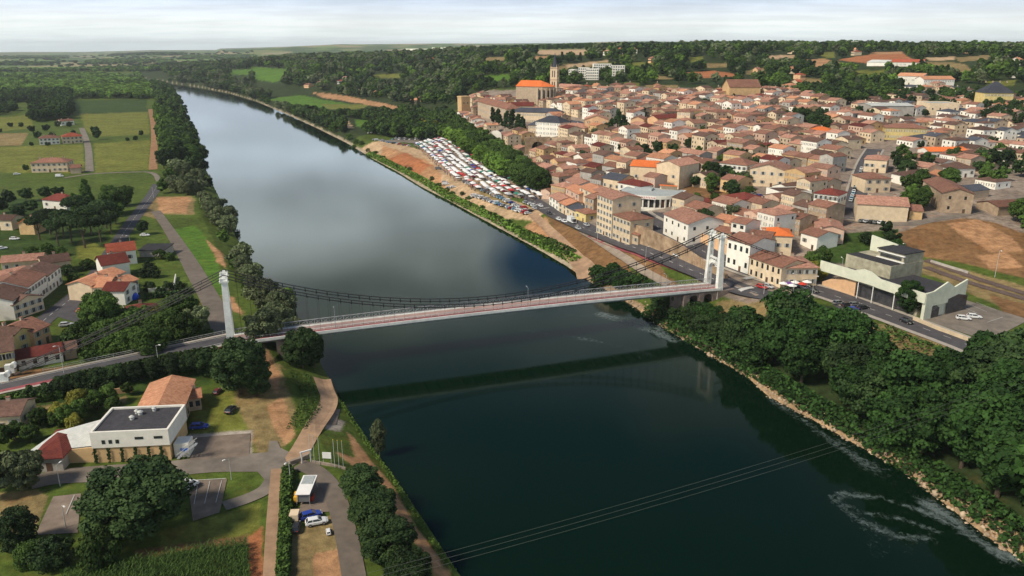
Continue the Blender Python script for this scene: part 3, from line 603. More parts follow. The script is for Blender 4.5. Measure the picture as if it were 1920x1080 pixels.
def parking_lines():
    for pts, w in [([(416,903),(405,944)], .12), ([(372,905),(364,948)], .12), ([(394,904),(384,946)], .12), ([(140,930),(124,966)], .14), ([(356,903),(424,899)], .2), ([(1800,575),(1835,590)], .15), ([(1815,571),(1850,586)], .15), ([(1830,568),(1868,583)], .15), ([(1850,606),(1880,596)], .15), ([(1190,398),(1212,420)], .3), ([(1395,524),(1420,519)], 2.2), ([(1383,548),(1412,540)], 2.0), ([(1012,392),(1030,390)], .6), ([(232,578),(222,560)], .12), ([(208,580),(196,562)], .12)]:
        w0 = resample(wpts(pts), 1.5); mb = MB(); strip(mb, w0, w, M_WHITE, 0.27, n=1); tag(mb.build('road_marking'), kind='structure')
parking_lines()
# ---------------------------------------------------------------- suspension bridge (built along its own axis, origin at the left portal)
M_BW = mat('bridge_white', (0.74,0.74,0.69), 0.7, 0.15, 0.6, bump=0.01); M_STEEL = mat('truss_grey', (0.30,0.31,0.32), 0.6, 0.15, 1.0)
M_CABLE = mat('cable_black', (0.02,0.02,0.022), 0.6, 0.1); M_MASON = mat('masonry', (0.22,0.17,0.145), 0.95, 0.3, 0.5, bump=0.05)
M_DECKR = mat('deck_asphalt', (0.36,0.24,0.215), 0.9, 0.15, 0.5); M_WALK = mat('walkway', (0.36,0.28,0.25), 0.9, 0.15, 0.8)
def bridge():
    rz = math.atan2(BAX[1], BAX[0]); L = SPAN; W2 = 3.2; DZ = 12.0; TOP = 31.5
    R = empty('suspension_bridge', (TL[0], TL[1], 0), rz)
    tag(R, 'long white suspension bridge with black cables crossing the green river', 'bridge')
    cam_h = lambda s: DZ+0.9*(1-((s-L/2)/(L/2))**2)
    xs = np.linspace(0, L, 61)
    def lane(y0, y1, z, mt, th=0.0):
        mb = MB()
        for a, b in zip(xs[:-1], xs[1:]):
            za, zb = cam_h(a)+z, cam_h(b)+z
            if th: mb.prism([(a, y0), (b, y0), (b, y1), (a, y1)], [za-th, zb-th, zb-th, za-th], [za, zb, zb, za], mt, True)
            else: mb.quad((a, y0, za), (b, y0, zb), (b, y1, zb), (a, y1, za), mt)
        return mb
    lane(-4.6, 4.3, 0.0, M_BW, 0.55).build('deck_slab', R)
    lane(-2.6, 2.3, 0.03, M_DECKR).build('roadway', R)
    lane(-4.2, -2.75, 0.16, M_RED).build('red_walkway', R); lane(2.5, 3.0, 0.18, M_BW, 0.17).build('kerb', R)
    lane(-4.75, -4.45, 0.42, M_BW, 0.8).build('edge_beam', R); lane(3.55, 4.3, 0.1, M_WALK).build('far_walkway', R)
    mk = MB()
    mk = lane(-.38, -.22, 0.05, M_WHITE); mk.build('centre_line', R)
    # stiffening trusses
    for y, hh, nm in ((3.3, 1.7, 'far'), (-2.66, 0.75, 'near')):
        mb = MB(); n = 74; st = L/n
        for i in range(n):
            a, b = i*st, (i+1)*st; za, zb = cam_h(a), cam_h(b)
            if nm == 'far':
                mb.tube((a, y, za+0.15), (b, y, zb+0.15), 0.13, M_STEEL, 4); mb.tube((a, y, za+hh), (b, y, zb+hh), 0.13, M_STEEL, 4)
                mb.tube((a, y, za+0.15), (a, y, za+hh), 0.09, M_STEEL, 4); mb.tube((a, y, za+0.15), (b, y, zb+hh), 0.055, M_STEEL, 4); mb.tube((b, y, zb+0.15), (a, y, za+hh), 0.055, M_STEEL, 4)
            else:
                mb.tube((a, y, za+hh), (b, y, zb+hh), 0.07, M_BW, 4); mb.tube((a, y, za+.1), (a, y, za+hh), 0.06, M_BW, 4)
        mb.build('stiffening_truss' if nm == 'far' else 'guard_rail', R)
    g = MB()
    for y in (-3.6, 3.4):
        for a, b in zip(xs[:-1], xs[1:]): g.tube((a, y, cam_h(a)-1.0), (b, y, cam_h(b)-1.0), 0.28, M_STEEL, 4)
    for a in np.arange(2, L, 4.0): g.box((a, 0, cam_h(a)-0.8), (0.25, 8.4, 0.5), M_STEEL)
    g.build('under_girder', R)
    # portals
    for s, hz in ((0, 6.0), (L, 8.0)):
        mb = MB(); legs = []
        for sg in (-1, 1):
            lg = MB(); y0, y1 = sg*3.75, sg*3.15
            vs = []
            for z, yy, hx, hy in ((hz, y0, 1.15, 0.85), (DZ+0.5, y0, 1.05, 0.8), (TOP-1.2, y1, 0.75, 0.62)):
                for dx, dy in ((-hx, -hy), (hx, -hy), (hx, hy), (-hx, hy)): vs.append((s+dx, yy+dy, z))
            fs = [(0,3,2,1)]
            for k in (0, 4): fs += [(k+i, k+(i+1) % 4, k+4+(i+1) % 4, k+4+i) for i in range(4)]
            fs.append((8,9,10,11)); lg.add(vs, fs, M_BW)
            for k in range(7): lg.box((s+0.0, y0*(1-k/7)+y1*k/7-sg*0.78*(1-k/30), DZ+2.2+k*2.4), (0.8-k*.04, 0.12, 1.5), M_MASONG)
            lg.build('tower_leg', R)
            cp = MB(); cp.box((s, y1, TOP-0.95), (2.6, 1.9, 0.5), M_BW); cp.box((s, y1, TOP-0.35), (1.7, 1.3, 0.7), M_BW); cp.box((s, y1, TOP+0.35), (1.1, 0.8, 0.7), M_BW, taper=.6)
            for q in (-1, 1):
                for t2 in (-1, 1): cp.tube((s+q*0.95, y1+t2*0.75, TOP-0.7), (s+q*0.95, y1+t2*0.75, TOP+0.1), 0.22, M_BW, 6)
            cp.build('tower_cap', R)
        mb.box((s, 0, TOP-1.4), (1.0, 5.4, 1.0), M_BW); mb.build('top_beam', R)
        b2 = MB(); n = 10        # lower brace with an arch beneath it
        zb = DZ+8.6; pts = []
        for i in range(n+1):
            y = -3.0+6.0*i/n; pts.append((y, zb-2.4+2.3*math.sqrt(max(0, 1-(y/3.0)**2))))
        for (ya, za), (yb, zbb) in zip(pts[:-1], pts[1:]):
            vs = [(s-.4, ya, za), (s-.4, yb, zbb), (s-.4, yb, zb+0.5), (s-.4, ya, zb+0.5), (s+.4, ya, za), (s+.4, yb, zbb), (s+.4, yb, zb+0.5), (s+.4, ya, zb+0.5)]
            b2.add(vs, [(3,2,1,0),(4,5,6,7),(0,1,5,4),(2,3,7,6)], M_BW)
        for y in (-2.4, -1.2, 0, 1.2, 2.4): b2.box((s, y, zb+1.0), (0.3, 0.25, 1.0), M_BW)
        b2.box((s, 0, zb+1.7), (0.9, 6.2, 0.45), M_BW); b2.build('cross_brace', R)
    # main cables: pairs one above the other, tied by clamps, with hangers below
    def zc(q, s):
        return TOP+0.25 if q is None else q
    sag0 = cam_h(L/2)+2.0
    par = lambda s: sag0+(TOP-sag0)*((s-L/2)/(L/2))**2
    for y in (-3.15, 3.15):
        for up in (0.0, 0.85):
            c = MB(); q = np.linspace(0, L, 61)
            for a, b in zip(q[:-1], q[1:]):
                for dy in (-.16, .16): c.tube((a, y+dy, par(a)+up), (b, y+dy, par(b)+up), 0.095, M_CABLE, 5)
            c.build('main_cable', R)
        h = MB(); cl = MB()
        for s in np.arange(3.2, L-2, 3.2):
            h.tube((s, y, cam_h(s)), (s, y, par(s)), 0.028, M_CABLE, 4)
            cl.tube((s, y, par(s)-0.35), (s, y, par(s)+0.95), 0.12, M_CABLE, 4); cl.box((s, y, par(s)-0.1), (0.35, 0.4, 0.4), M_CABLE)
        h.build('hanger', R)['kind'] = 'stuff'; cl.build('cable_clamp', R)['kind'] = 'stuff'
        # back stays down to the anchorages
        for s0, s1, z1, ysh in ((0, -LA, 9.0, 0.0), (L, L+44, 15.0, 0.0)):
            b = MB(); n = 16
            for up in (0.0, 0.8):
                for i in range(n):
                    t0, t1 = i/n, (i+1)/n; f = lambda t: (s0+(s1-s0)*t, y+ysh*t, TOP+up*(1-t*.5)+(z1-TOP)*t-2.2*t*(1-t)*1.5)
                    for dy in (-.16, .16):
                        p0 = f(t0); p1 = f(t1); b.tube((p0[0], p0[1]+dy, p0[2]), (p1[0], p1[1]+dy, p1[2]), 0.095, M_CABLE, 5)
            for i in range(1, 18): t = i/18; p = f(t); b.tube((p[0], p[1], p[2]-0.2-.85), (p[0], p[1], p[2]+0.15), 0.06, M_CABLE, 4)
            b.build('back_stay', R)
    # anchor blocks, right abutment, left pier wall
    for y in (-3.15, 3.15):
        a = MB(); a.box((-LA-0.8, y, 9.3), (2.2, 1.5, 2.4), M_BW); a.tube((-LA+0.2, y-.75, 10.2), (-LA+0.2, y+.75, 10.2), 0.8, M_BW, 10); a.build('anchor_block', R)
        a = MB(); a.box((L+45, y, 14.4), (2.4, 1.6, 2.6), M_BW); a.build('anchor_block', R)
    ab = MB()
    ab.box((L-1.5, 0, 7.0), (2.4, 9.0, 9.4), M_MASON); ab.box((L-7.5, 0, 6.0), (1.8, 9.4, 10.4), M_MASON); ab.box((L-13.5, 0, 5.2), (2.2, 9.6, 11.6), M_MASON)
    for a, b in ((L-12.4, L-8.4), (L-6.6, L-2.7)):
        n = 8
        for i in range(n):
            u0, u1 = i/n, (i+1)/n; f = lambda u: (a+(b-a)*u, 11.2-3*(1-math.sqrt(max(0.0, 1-(2*u-1)**2)))**1.4)
            (xa, za), (xb, zb) = f(u0), f(u1); ab.prism([(xa, -4.4), (xb, -4.4), (xb, 4.2), (xa, 4.2)], [za-.6, zb-.6, zb-.6, za-.6], [11.35]*4, M_MASON)
    ab.box((L+6, 0, 8.0), (14, 9.4, 6.8), M_MASON); ab.build('abutment', R)
    lb = MB(); lb.box((-1.0, 0, 8.4), (6.0, 9.0, 6.2), M_MASON); lb.build('abutment', R); lb = MB(); lb.box((14, 0, 7.6), (3.0, 8.6, 7.4), M_MASON); lb.build('pier', R)
    for s in (30.0, 92.0, 143.0):
        lp = MB()
        lp.tube((s, -2.9, cam_h(s)), (s, -2.9, cam_h(s)+6.2), 0.09, M_STEEL, 6, 0.06); lp.tube((s, -2.9, cam_h(s)+6.2), (s, -1.6, cam_h(s)+6.5), 0.05, M_STEEL, 5); lp.box((s, -1.4, cam_h(s)+6.45), (0.3, 0.7, 0.12), M_STEEL)
        lp.build('lamp_post', R)
M_MASONG = mat('leg_panel', (0.50,0.50,0.46), 0.8, 0.15, 1.0)
_a = np.array(P(8, 730, 9.0))[:2]; LA = float(np.hypot(*(_a-TL[:2])))
bridge()
# railings beside the approach
def rail_line(label, w, off, h=1.0, post=3.0, base=0.2, zf=None, name='railing'):
    q = offset_line(resample(w, post), off); z = H(q[:, 0], q[:, 1])+base; z = np.maximum(z, np.convolve(np.pad(z, 2, 'edge'), np.ones(5)/5, 'valid')) ; mb = MB()
    c = q.mean(0)
    for i in range(len(q)-1):
        a = (q[i][0]-c[0], q[i][1]-c[1], z[i]); b = (q[i+1][0]-c[0], q[i+1][1]-c[1], z[i+1])
        mb.tube((a[0], a[1], a[2]), (a[0], a[1], a[2]+h), 0.05, M_STEELW, 4)
        for hh in (h, h*.5): mb.tube((a[0], a[1], a[2]+hh), (b[0], b[1], b[2]+hh), 0.045, M_STEELW, 4)
    tag(mb.build(name, loc=(c[0], c[1], 0)), label, 'railing'); 
M_STEELW = mat('rail_white', (0.5,0.5,0.47), 0.6, 0.1)
rail_line('thin pale metal railing along the hedge side of the bridge approach road', ROADS['ramp'][10:], 5.0)
rail_line('thin pale metal railing along the garden side of the bridge approach road', ROADS['ramp'][18:], -4.9)
# ---------------------------------------------------------------- trees: prototypes
rng = np.random.default_rng(7)
def leafmat(name, c1, c2, objvar=0.38):
    m = bpy.data.materials.new(name); m.use_nodes = True; nt = m.node_tree; N = nt.nodes.new; L = nt.links.new
    b = nt.nodes['Principled BSDF']; b.inputs['Roughness'].default_value = 0.75; b.inputs['Specular IOR Level'].default_value = 0.15
    at = N('ShaderNodeAttribute'); at.attribute_name = "tint"; oi = N('ShaderNodeObjectInfo')
    mx = N('ShaderNodeMix'); mx.data_type = 'RGBA'; mx.inputs[6].default_value = (*c1, 1); mx.inputs[7].default_value = (*c2, 1); L(at.outputs['Fac'], mx.inputs[0])
    m2 = N('ShaderNodeMapRange'); m2.inputs[3].default_value = 1-objvar; m2.inputs[4].default_value = 1+objvar*1.4; L(oi.outputs['Random'], m2.inputs[0])
    vm = N('ShaderNodeVectorMath'); vm.operation = 'SCALE'; L(mx.outputs[2], vm.inputs[0]); L(m2.outputs[0], vm.inputs[3])
    L(vm.outputs[0], b.inputs['Base Color']); return m
LM = {'green': leafmat('leaves_green', (0.024,0.050,0.010), (0.070,0.122,0.022)), 'dark': leafmat('leaves_dark', (0.013,0.030,0.009), (0.040,0.070,0.020)),
      'olive': leafmat('leaves_willow', (0.060,0.080,0.035), (0.155,0.185,0.088)), 'bright': leafmat('leaves_bright', (0.055,0.105,0.014), (0.135,0.23,0.035)),
      'sunny': leafmat('leaves_poplar', (0.085,0.165,0.028), (0.19,0.31,0.055)), 'yellow': leafmat('leaves_yellow', (0.13,0.14,0.02), (0.26,0.24,0.04)), 'river': leafmat('leaves_riverside', (0.009,0.026,0.006), (0.037,0.086,0.017), 0.22)}
M_BARK = mat('bark', (0.09,0.065,0.045), 0.95, 0.3, 2.0)
def crown_mesh(name, seed, rx, z0, z1, nclump, nleaf, ls, clump=0.36, prof='round', core=True):
    r = np.random.default_rng(seed); cz = (z0+z1)/2; hz = (z1-z0)/2; C = []; CR = []
    while len(C) < nclump:
        p = r.normal(size=3); p /= np.linalg.norm(p); q = r.uniform(0.45, 0.86)**0.7; p = p*q; t = (p[2]+1)/2
        if prof == 'cone': w = 1.0*(1-t)**0.8+0.05; u = r.uniform(0, 2*math.pi); p = np.array([math.cos(u)*w*.75, math.sin(u)*w*.75, p[2]])
        elif prof == 'oval': p[:2] *= (1-abs(p[2])**3)*0.95
        elif prof == 'umbrella': p[2] = abs(p[2])*0.8-0.1
        elif prof == 'plane': p[2] = np.clip(p[2]*1.25, -.9, .8); p[:2] *= 1.05
        C.append(p*np.array([rx, rx, hz])+np.array([0, 0, cz])); CR.append(clump*rx*r.uniform(0.65, 1.15)*(0.6 if prof == 'cone' else 1))
    C = np.array(C); CR = np.array(CR); lop = r.normal(size=3)*np.array([.12, .12, .03])*rx; C += lop*(C[:, 2:3]-cz)/hz
    k = nclump*nleaf; ci = np.repeat(np.arange(nclump), nleaf); d = r.normal(size=(k, 3)); d /= np.linalg.norm(d, axis=1)[:, None]; d[:, 2] = np.abs(d[:, 2])*np.where(r.uniform(size=k) < .75, 1, -1)
    rad = CR[ci]*r.uniform(0.55, 1.08, k)**0.6; pos = C[ci]+d*rad[:, None]*np.array([1, 1, .8])
    nrm = d+r.normal(size=(k, 3))*0.55; nrm /= np.linalg.norm(nrm, axis=1)[:, None]
    a = np.cross(nrm, r.normal(size=(k, 3))); a /= np.linalg.norm(a, axis=1)[:, None]+1e-9; b = np.cross(nrm, a); s = ls*r.uniform(0.6, 1.25, k)[:, None]
    V = np.stack([pos-a*s-b*s*.7, pos+a*s-b*s*.6, pos+a*s*.8+b*s*.8, pos-a*s*.7+b*s], 1)
    F = np.arange(k*4).reshape(k, 4); vt = V.reshape(-1, 3)
    tint = np.clip(r.uniform(0, 1, nclump)[ci]*0.6+r.uniform(0, 0.45, k), 0, 1)
    me = mesh_np(name, vt, F, LM['green'])
    at = me.attributes.new("tint", 'FLOAT', 'FACE'); at.data.foreach_set('value', tint.astype(np.float32)); return me
def trunk_mesh(name, seed, h, r0, n=5, spread=0.5, top=0.75):
    r = random.Random(seed); mb = MB(); mb.tube((0, 0, -0.6), (0.1*h*r.uniform(-.2, .2), 0, h*0.42), r0, M_BARK, 8, r0*.75)
    for i in range(n):
        a = 2*math.pi*i/n+r.uniform(-.4, .4); z = h*r.uniform(.3, .45); s = spread*h*r.uniform(.25, .45)
        mb.tube((0, 0, z-.3), (math.cos(a)*s, math.sin(a)*s, z+h*r.uniform(.18, .34)), r0*.5, M_BARK, 5, r0*.15)
    mb.tube((0, 0, h*.4), (0, 0, h*top), r0*.7, M_BARK, 6, r0*.2)
    me = bpy.data.meshes.new(name); me.from_pydata(mb.v, [], mb.f); me.materials.append(M_BARK); me.update(); return me
# nominal height 12 m
SPEC = {'broad': dict(rx=4.6, z0=2.2, z1=12, prof='round'), 'plane': dict(rx=4.8, z0=3.0, z1=11.8, prof='plane'), 'poplar': dict(rx=2.5, z0=1.6, z1=12, prof='oval'),
        'conifer': dict(rx=3.0, z0=1.2, z1=12.2, prof='cone'), 'umbrella': dict(rx=4.6, z0=6.5, z1=12, prof='umbrella'), 'willow': dict(rx=5.4, z0=1.0, z1=11.5, prof='round'), 'bush': dict(rx=7.0, z0=-1.5, z1=11, prof='round')}
NEARM = {}; FARM = {}
for ty, sp in SPEC.items():
    nn = 3 if ty in ('broad', 'willow', 'plane') else 2
    cl = 0.52 if ty in ('poplar',) else (0.34 if ty != 'conifer' else 0.5)
    NEARM[ty] = [(crown_mesh('crown', 11*k+len(ty), nclump=64, nleaf=125, ls=0.27 if ty != 'bush' else .33, clump=cl, **sp), trunk_mesh('trunk', k, 12, 0.34)) for k in range(nn)]
    FARM[ty] = [crown_mesh('far_crown', 31*k+len(ty), nclump=26, nleaf=46, ls=0.60, clump=cl*1.15, **sp) for k in range(2)]
HERO = [crown_mesh('crown', 5, 5.0, 1.2, 12, 120, 210, 0.17, 0.25, 'round'), crown_mesh('crown', 9, 4.8, 1.5, 12, 110, 190, 0.19, 0.27, 'plane')]
TREES = []     # (x, y, z, height, type, colour, region phrase, near-mesh override)
def T(px, py, h, ty='broad', c='green', reg='', hero=None, wide=1.0):
    g = g1(px, py); TREES.append((g[0], g[1], g[2]-0.2, h, ty, c, reg, hero, wide))
def TT(lst, ty, c, reg):
    for q in lst: T(q[0], q[1], q[2], ty, c, reg)
BLOCK = []      # world rectangles kept free of scattered trees and houses
def fill(poly, sp, hr, types, cols, reg, grow=0.0, keep=1.0, seed=0, wide=1.0, bank=None):
    """trees over a region given by picture points; spacing grows with distance"""
    r = random.Random(seed+len(TREES)); q = G([p[0] for p in poly], [p[1] for p in poly]); xs, ys = q[:, 0], q[:, 1]; out = []
    pw = [tuple(p[:2]) for p in q]; r0 = np.hypot(xs, ys).min(); r1 = np.hypot(xs, ys).max(); az0 = np.arctan2(xs, ys).min(); az1 = np.arctan2(xs, ys).max()
    rr = r0
    while rr < r1:
        s = max(sp, grow*rr); a = az0
        while a < az1:
            a2 = a+r.uniform(-.45, .45)*s/rr; r2 = rr+r.uniform(-.45, .45)*s; out.append((r2*math.sin(a2), r2*math.cos(a2), s)); a += s/rr
        rr += s*0.9
    if not out: return
    o = np.array(out); k = inside(o[:, 0], o[:, 1], pw); o = o[k]
    if not len(o): return
    z = H(o[:, 0], o[:, 1]); d, _ = seg_dist(o[:, 0], o[:, 1], LBW); d2, _ = seg_dist(o[:, 0], o[:, 1], RBW); w = inside(o[:, 0], o[:, 1], RIVER)
    lo = 1.0 if bank is None else bank
    hx, hy = to_px(o[:, 0], o[:, 1], z); fld = np.zeros(len(o), bool)
    for cc, poly in ZONES:
        if cc not in (FOREST, TOWN, GRASS, GRASSD) and max(p[1] for p in poly) < 235:
            for dy in (0, 3, 6, 9, 12): fld |= inside(hx, hy-dy, poly)
    z = np.where(fld, -50, z)
    for (x, y, s), zz, a, b, ww in zip(o, z, d, d2, w):
        if zz < -20 or ww or min(a, b) < lo or r.random() > keep: continue
        ty = r.choice(types); TREES.append((x, y, zz-0.3, r.uniform(*hr)*(1 if s <= sp*1.01 else min(1.12, (s/sp)**0.2)), ty, r.choice(cols), reg, None, wide*max(1, (s/sp)**0.55)))
# --- left bank, near
T(262, 1000, 14.5, 'broad', 'dark', 'over the parking bays beside the maize field', 0, 1.75)
T(190, 1065, 8, 'bush', 'green', 'below the huge crown by the maize field', None, .8); T(100, 1060, 6, 'bush', 'dark', 'left of the maize field'); 
T(35, 1030, 8, 'broad', 'dark', 'at the parking corner on the lower left edge', 1, 1.1); T(60, 1058, 5, 'bush', 'green', 'at the parking corner on the lower left edge')
T(52, 918, 9.0, 'broad', 'olive', 'beside the dark red roofed shed', 0, 1.0); T(5, 925, 10.5, 'broad', 'olive', 'beside the dark red roofed shed', 1, 1.0)
T(680, 935, 7.2, 'plane', 'dark', 'in the row between curved drive and river', 1, 1.35); T(700, 985, 8, 'plane', 'dark', 'in the row between curved drive and river', 0, 1.45)
T(728, 1052, 8.6, 'plane', 'dark', 'in the row between curved drive and river', 1, 1.45); T(765, 1110, 8.2, 'plane', 'dark', 'in the row between curved drive and river', 0, 1.2)
T(712, 858, 10.5, 'poplar', 'olive', 'standing alone at the water edge below the slipway', None, .75)
T(452, 738, 16, 'broad', 'dark', 'beside the bridge approach and left portal', 0, 1.12); T(482, 742, 11, 'broad', 'dark', 'beside the bridge approach and left portal', 1, .9)
T(192, 628, 15, 'broad', 'green', 'between village car park and hedge', 0, .9); T(345, 620, 12, 'broad', 'green', 'by the dyke road left of the portal', 1, 1.05); T(372, 628, 10, 'broad', 'olive', 'by the dyke road left of the portal')
T(568, 690, 13, 'willow', 'dark', 'at the water edge under the bridge', 0); T(590, 688, 11, 'willow', 'dark', 'at the water edge under the bridge', 1, .8)
TT([(160,642,8),(205,648,9),(235,640,9),(262,632,10),(290,634,9),(318,636,10),(345,640,10),(372,640,10),(398,638,10),(408,650,8),(180,662,7),(215,664,7),(250,660,8),(285,656,8),(320,652,8),(355,650,8),(385,646,8),(130,655,6),(225,625,9),(255,618,8)], 'bush', 'green', 'in the thicket above the bridge approach')
TT([(255,622,7),(300,615,8),(330,612,6)], 'bush', 'yellow', 'in the thicket above the bridge approach')
TT([(120,735,5),(150,728,5),(185,720,5),(220,714,5),(255,708,5),(290,702,5),(325,697,5.5),(355,694,5.5),(385,692,6),(410,700,6),(90,742,4),(60,748,4),(175,735,4),(205,730,4)], 'bush', 'dark', 'along the foot of the bridge approach')
TT([(150,790,6),(185,770,6),(205,760,6),(60,830,5),(95,835,5),(30,825,5),(160,760,5),(130,800,6),(215,775,5),(75,800,5),(110,800,5),(240,742,4),(335,812,4),(20,800,6),(5,840,6)], 'broad', 'green', 'in the garden behind the white flat-roofed house')
TT([(150,775,7),(142,812,5),(112,795,6)], 'broad', 'yellow', 'in the garden behind the white flat-roofed house')
TT([(205,875,3.0),(285,872,3.2),(345,790,5),(352,805,4)], 'bush', 'dark', 'against the ochre wall of the flat-roofed house')
# --- left bank riverside belt upstream
for (a, b, h, c) in [(495,640,12,'olive'),(520,628,13,'olive'),(548,655,12,'olive'),(575,668,11,'bright'),(530,600,13,'olive'),(505,580,13,'olive'),(540,575,9,'bright'),(482,560,11,'olive'),(470,530,9,'olive'),(455,512,9,'olive'),(478,520,8,'olive'),(440,492,8,'olive'),
        (430,440,12,'olive'),(415,425,13,'olive'),(400,410,12,'olive'),(432,420,12,'olive'),(390,395,11,'olive'),(410,395,10,'olive'),(385,382,10,'olive'),(420,460,9,'green'),
        (352,365,14,'olive'),(330,362,13,'olive'),(368,350,14,'olive'),(345,340,15,'olive'),(320,345,12,'green'),(375,365,12,'olive'),(310,362,11,'green'),(390,355,10,'dark'),(335,325,14,'olive'),(360,320,14,'dark'),(378,322,12,'dark'),(380,300,12,'dark'),(350,300,15,'green'),(330,300,16,'green')]:
    T(a, b, h*0.9, 'willow' if c == 'olive' else 'broad', c, 'in the riverside belt upstream of the left portal')
fill([(300,320),(385,318),(362,262),(345,225),(325,175),(300,160),(285,162),(300,200),(308,240),(312,280)], 8, (14, 19), ['broad', 'poplar'], ['dark', 'green', 'green'], 'in the tall riverside belt by the earth track', bank=2)
fill([(306,316),(330,300),(326,240),(305,205),(290,205),(296,240)], 8, (13, 16), ['poplar'], ['bright', 'green'], 'in the tall riverside belt by the earth track')
fill([(440,500),(470,560),(500,600),(480,500),(450,460)], 7, (4, 7), ['bush'], ['green', 'olive'], 'in the riverside belt upstream of the left portal', keep=.6)
# --- left bank park and village
TT([(150,420,15),(172,440,15),(200,428,15),(120,445,14),(95,440,13),(135,455,14),(160,465,15),(110,460,13),(75,450,12),(190,455,13),(210,440,12)], 'umbrella', 'dark', 'in the pine grove')
TT([(135,395,14),(165,390,17),(145,405,13)], 'conifer', 'green', 'above the pine grove')
TT([(225,400,15),(210,388,13),(238,385,12),(218,420,12),(205,405,14)], 'broad', 'green', 'at the bend beside the village road'); TT([(268,440,8)], 'broad', 'dark', 'alone between village road and dyke road')
TT([(20,385,10),(50,378,9),(85,375,9),(110,372,8),(5,400,10),(35,410,8),(60,400,8),(0,430,9),(50,430,7)], 'broad', 'dark', 'behind the houses at the left edge'); TT([(38,405,6),(90,478,6),(60,480,5),(115,480,5),(190,520,5),(140,528,4),(165,505,5),(240,475,4),(300,486,5),(318,488,4)], 'bush', 'green', 'in the village gardens')
TT([(280,505,4),(290,520,5),(315,545,4),(340,545,4),(300,550,3),(280,545,4),(270,520,4),(172,562,4),(130,518,5),(155,655,6),(135,650,5),(108,642,4)], 'bush', 'dark', 'in the village gardens')
TT([(183,262,11),(176,250,8),(265,256,7),(255,265,6),(240,266,5),(100,262,8),(72,262,9),(60,250,9),(88,248,9),(110,240,9),(130,240,8),(40,240,7),(120,320,6),(65,318,5),(50,322,6),(108,318,5),(20,240,7),(0,250,6),(140,255,7),(155,262,7),(90,275,5),(60,275,5)], 'broad', 'dark', 'around the farmhouses among the fields')
T(183, 262, 13, 'poplar', 'dark', 'around the farmhouses among the fields'); 
fill([(60,232),(135,222),(133,185),(60,195)], 9, (13, 16), ['broad', 'poplar'], ['dark', 'green'], 'in the grove behind the farmhouses')
fill([(-60,200),(130,185),(135,176),(-60,182)], 9, (13, 17), ['poplar', 'broad'], ['dark', 'green'], 'in the grove behind the farmhouses'); fill([(-60,225),(30,212),(30,200),(-60,208)], 9, (10, 14), ['broad'], ['dark', 'green'], 'in the grove behind the farmhouses', keep=.7)
# plantations in the plain
k = 0
for poly, c in [([(140,178),(290,186),(300,172),(285,160),(140,166)], 'bright'), ([(-80,178),(135,176),(135,162),(-80,168)], 'bright'), ([(-80,165),(140,160),(200,152),(-80,154)], 'bright'), ([(140,164),(300,158),(250,150),(160,152)], 'bright'), ([(140,186),(275,186),(280,180),(150,182)], 'green'),
                ([(-80,149),(120,148),(200,143),(-80,142)], 'bright'), ([(130,149),(240,147),(270,140),(160,142)], 'bright'), ([(-80,136),(150,135),(180,131),(-80,132)], 'green'), ([(160,134),(330,132),(300,128),(190,129)], 'green'), ([(-80,124),(90,123),(100,120),(-80,120)], 'dark'), ([(150,122),(330,118),(300,112),(170,114)], 'green'),
                ([(200,106),(350,105),(350,100),(220,101)], 'dark'), ([(-80,112),(120,110),(120,106),(-80,107)], 'green'), ([(-60,100),(60,100),(60,97),(-60,97)], 'dark'), ([(330,112),(480,110),(480,104),(350,105)], 'green')]:
    fill(poly, 10, (11, 13), ['poplar'], ['sunny', 'sunny', 'bright'] if c == 'bright' else ['bright', 'sunny', 'green'] if c == 'green' else ['green', 'bright', 'dark'], 'in the poplar plantations of the plain', grow=0.0085, seed=k, wide=1.6); k += 1
fill([(-80,120),(500,116),(480,96),(-80,94)], 14, (9, 13), ['broad'], ['dark', 'green'], 'in the far plain', grow=0.016, keep=.22)
# --- right bank downstream: riverside wood
fill([(1290,632),(1360,648),(1440,640),(1500,640),(1570,655),(1640,705),(1700,760),(1800,735),(1990,720),(2500,1300),(1960,1100),(1880,1000),(1760,920),(1650,850),(1560,800),(1450,745),(1400,700),(1330,660)], 8.0, (13, 18.5), ['broad', 'broad', 'willow', 'poplar'], ['river', 'river', 'river', 'dark'], 'in the riverside wood below the right portal', seed=5, bank=3.5, wide=1.1)
fill([(1205,574),(1262,600),(1290,632),(1360,648),(1440,640),(1420,605),(1330,590),(1290,572)], 5.5, (4.5, 7.5), ['bush', 'broad'], ['river', 'dark'], 'in the thicket under the bridge end', bank=3)
fill([(1440,615),(1560,622),(1640,690),(1570,655),(1440,640)], 6, (5, 9), ['broad', 'bush'], ['river', 'green'], 'in the riverside wood below the right portal', keep=.8)
TT([(1580,700,16),(1490,670,15),(1530,690,15)], 'conifer', 'river', 'in the riverside wood below the right portal')
TT([(1120,520,6),(1140,530,7),(1160,538,7),(1180,535,6),(1200,540,6),(1150,515,6),(1130,535,6),(1170,525,5),(1215,545,5)], 'bush', 'river', 'on the bank beside the sandy track end')
# strips of scrub along the quay bank
for i in range(46):
    t = i/45; a = np.interp(t, [0, .3, .6, 1], [700, 790, 900, 1060]); b = np.interp(t, [0, .3, .6, 1], [290, 335, 392, 480])
    T(a+random.Random(i).uniform(-6, 8), b+random.Random(i+99).uniform(-6, 3), random.Random(i+5).uniform(1.6, 3.4), 'bush', 'green', 'in the scrub along the quay bank')
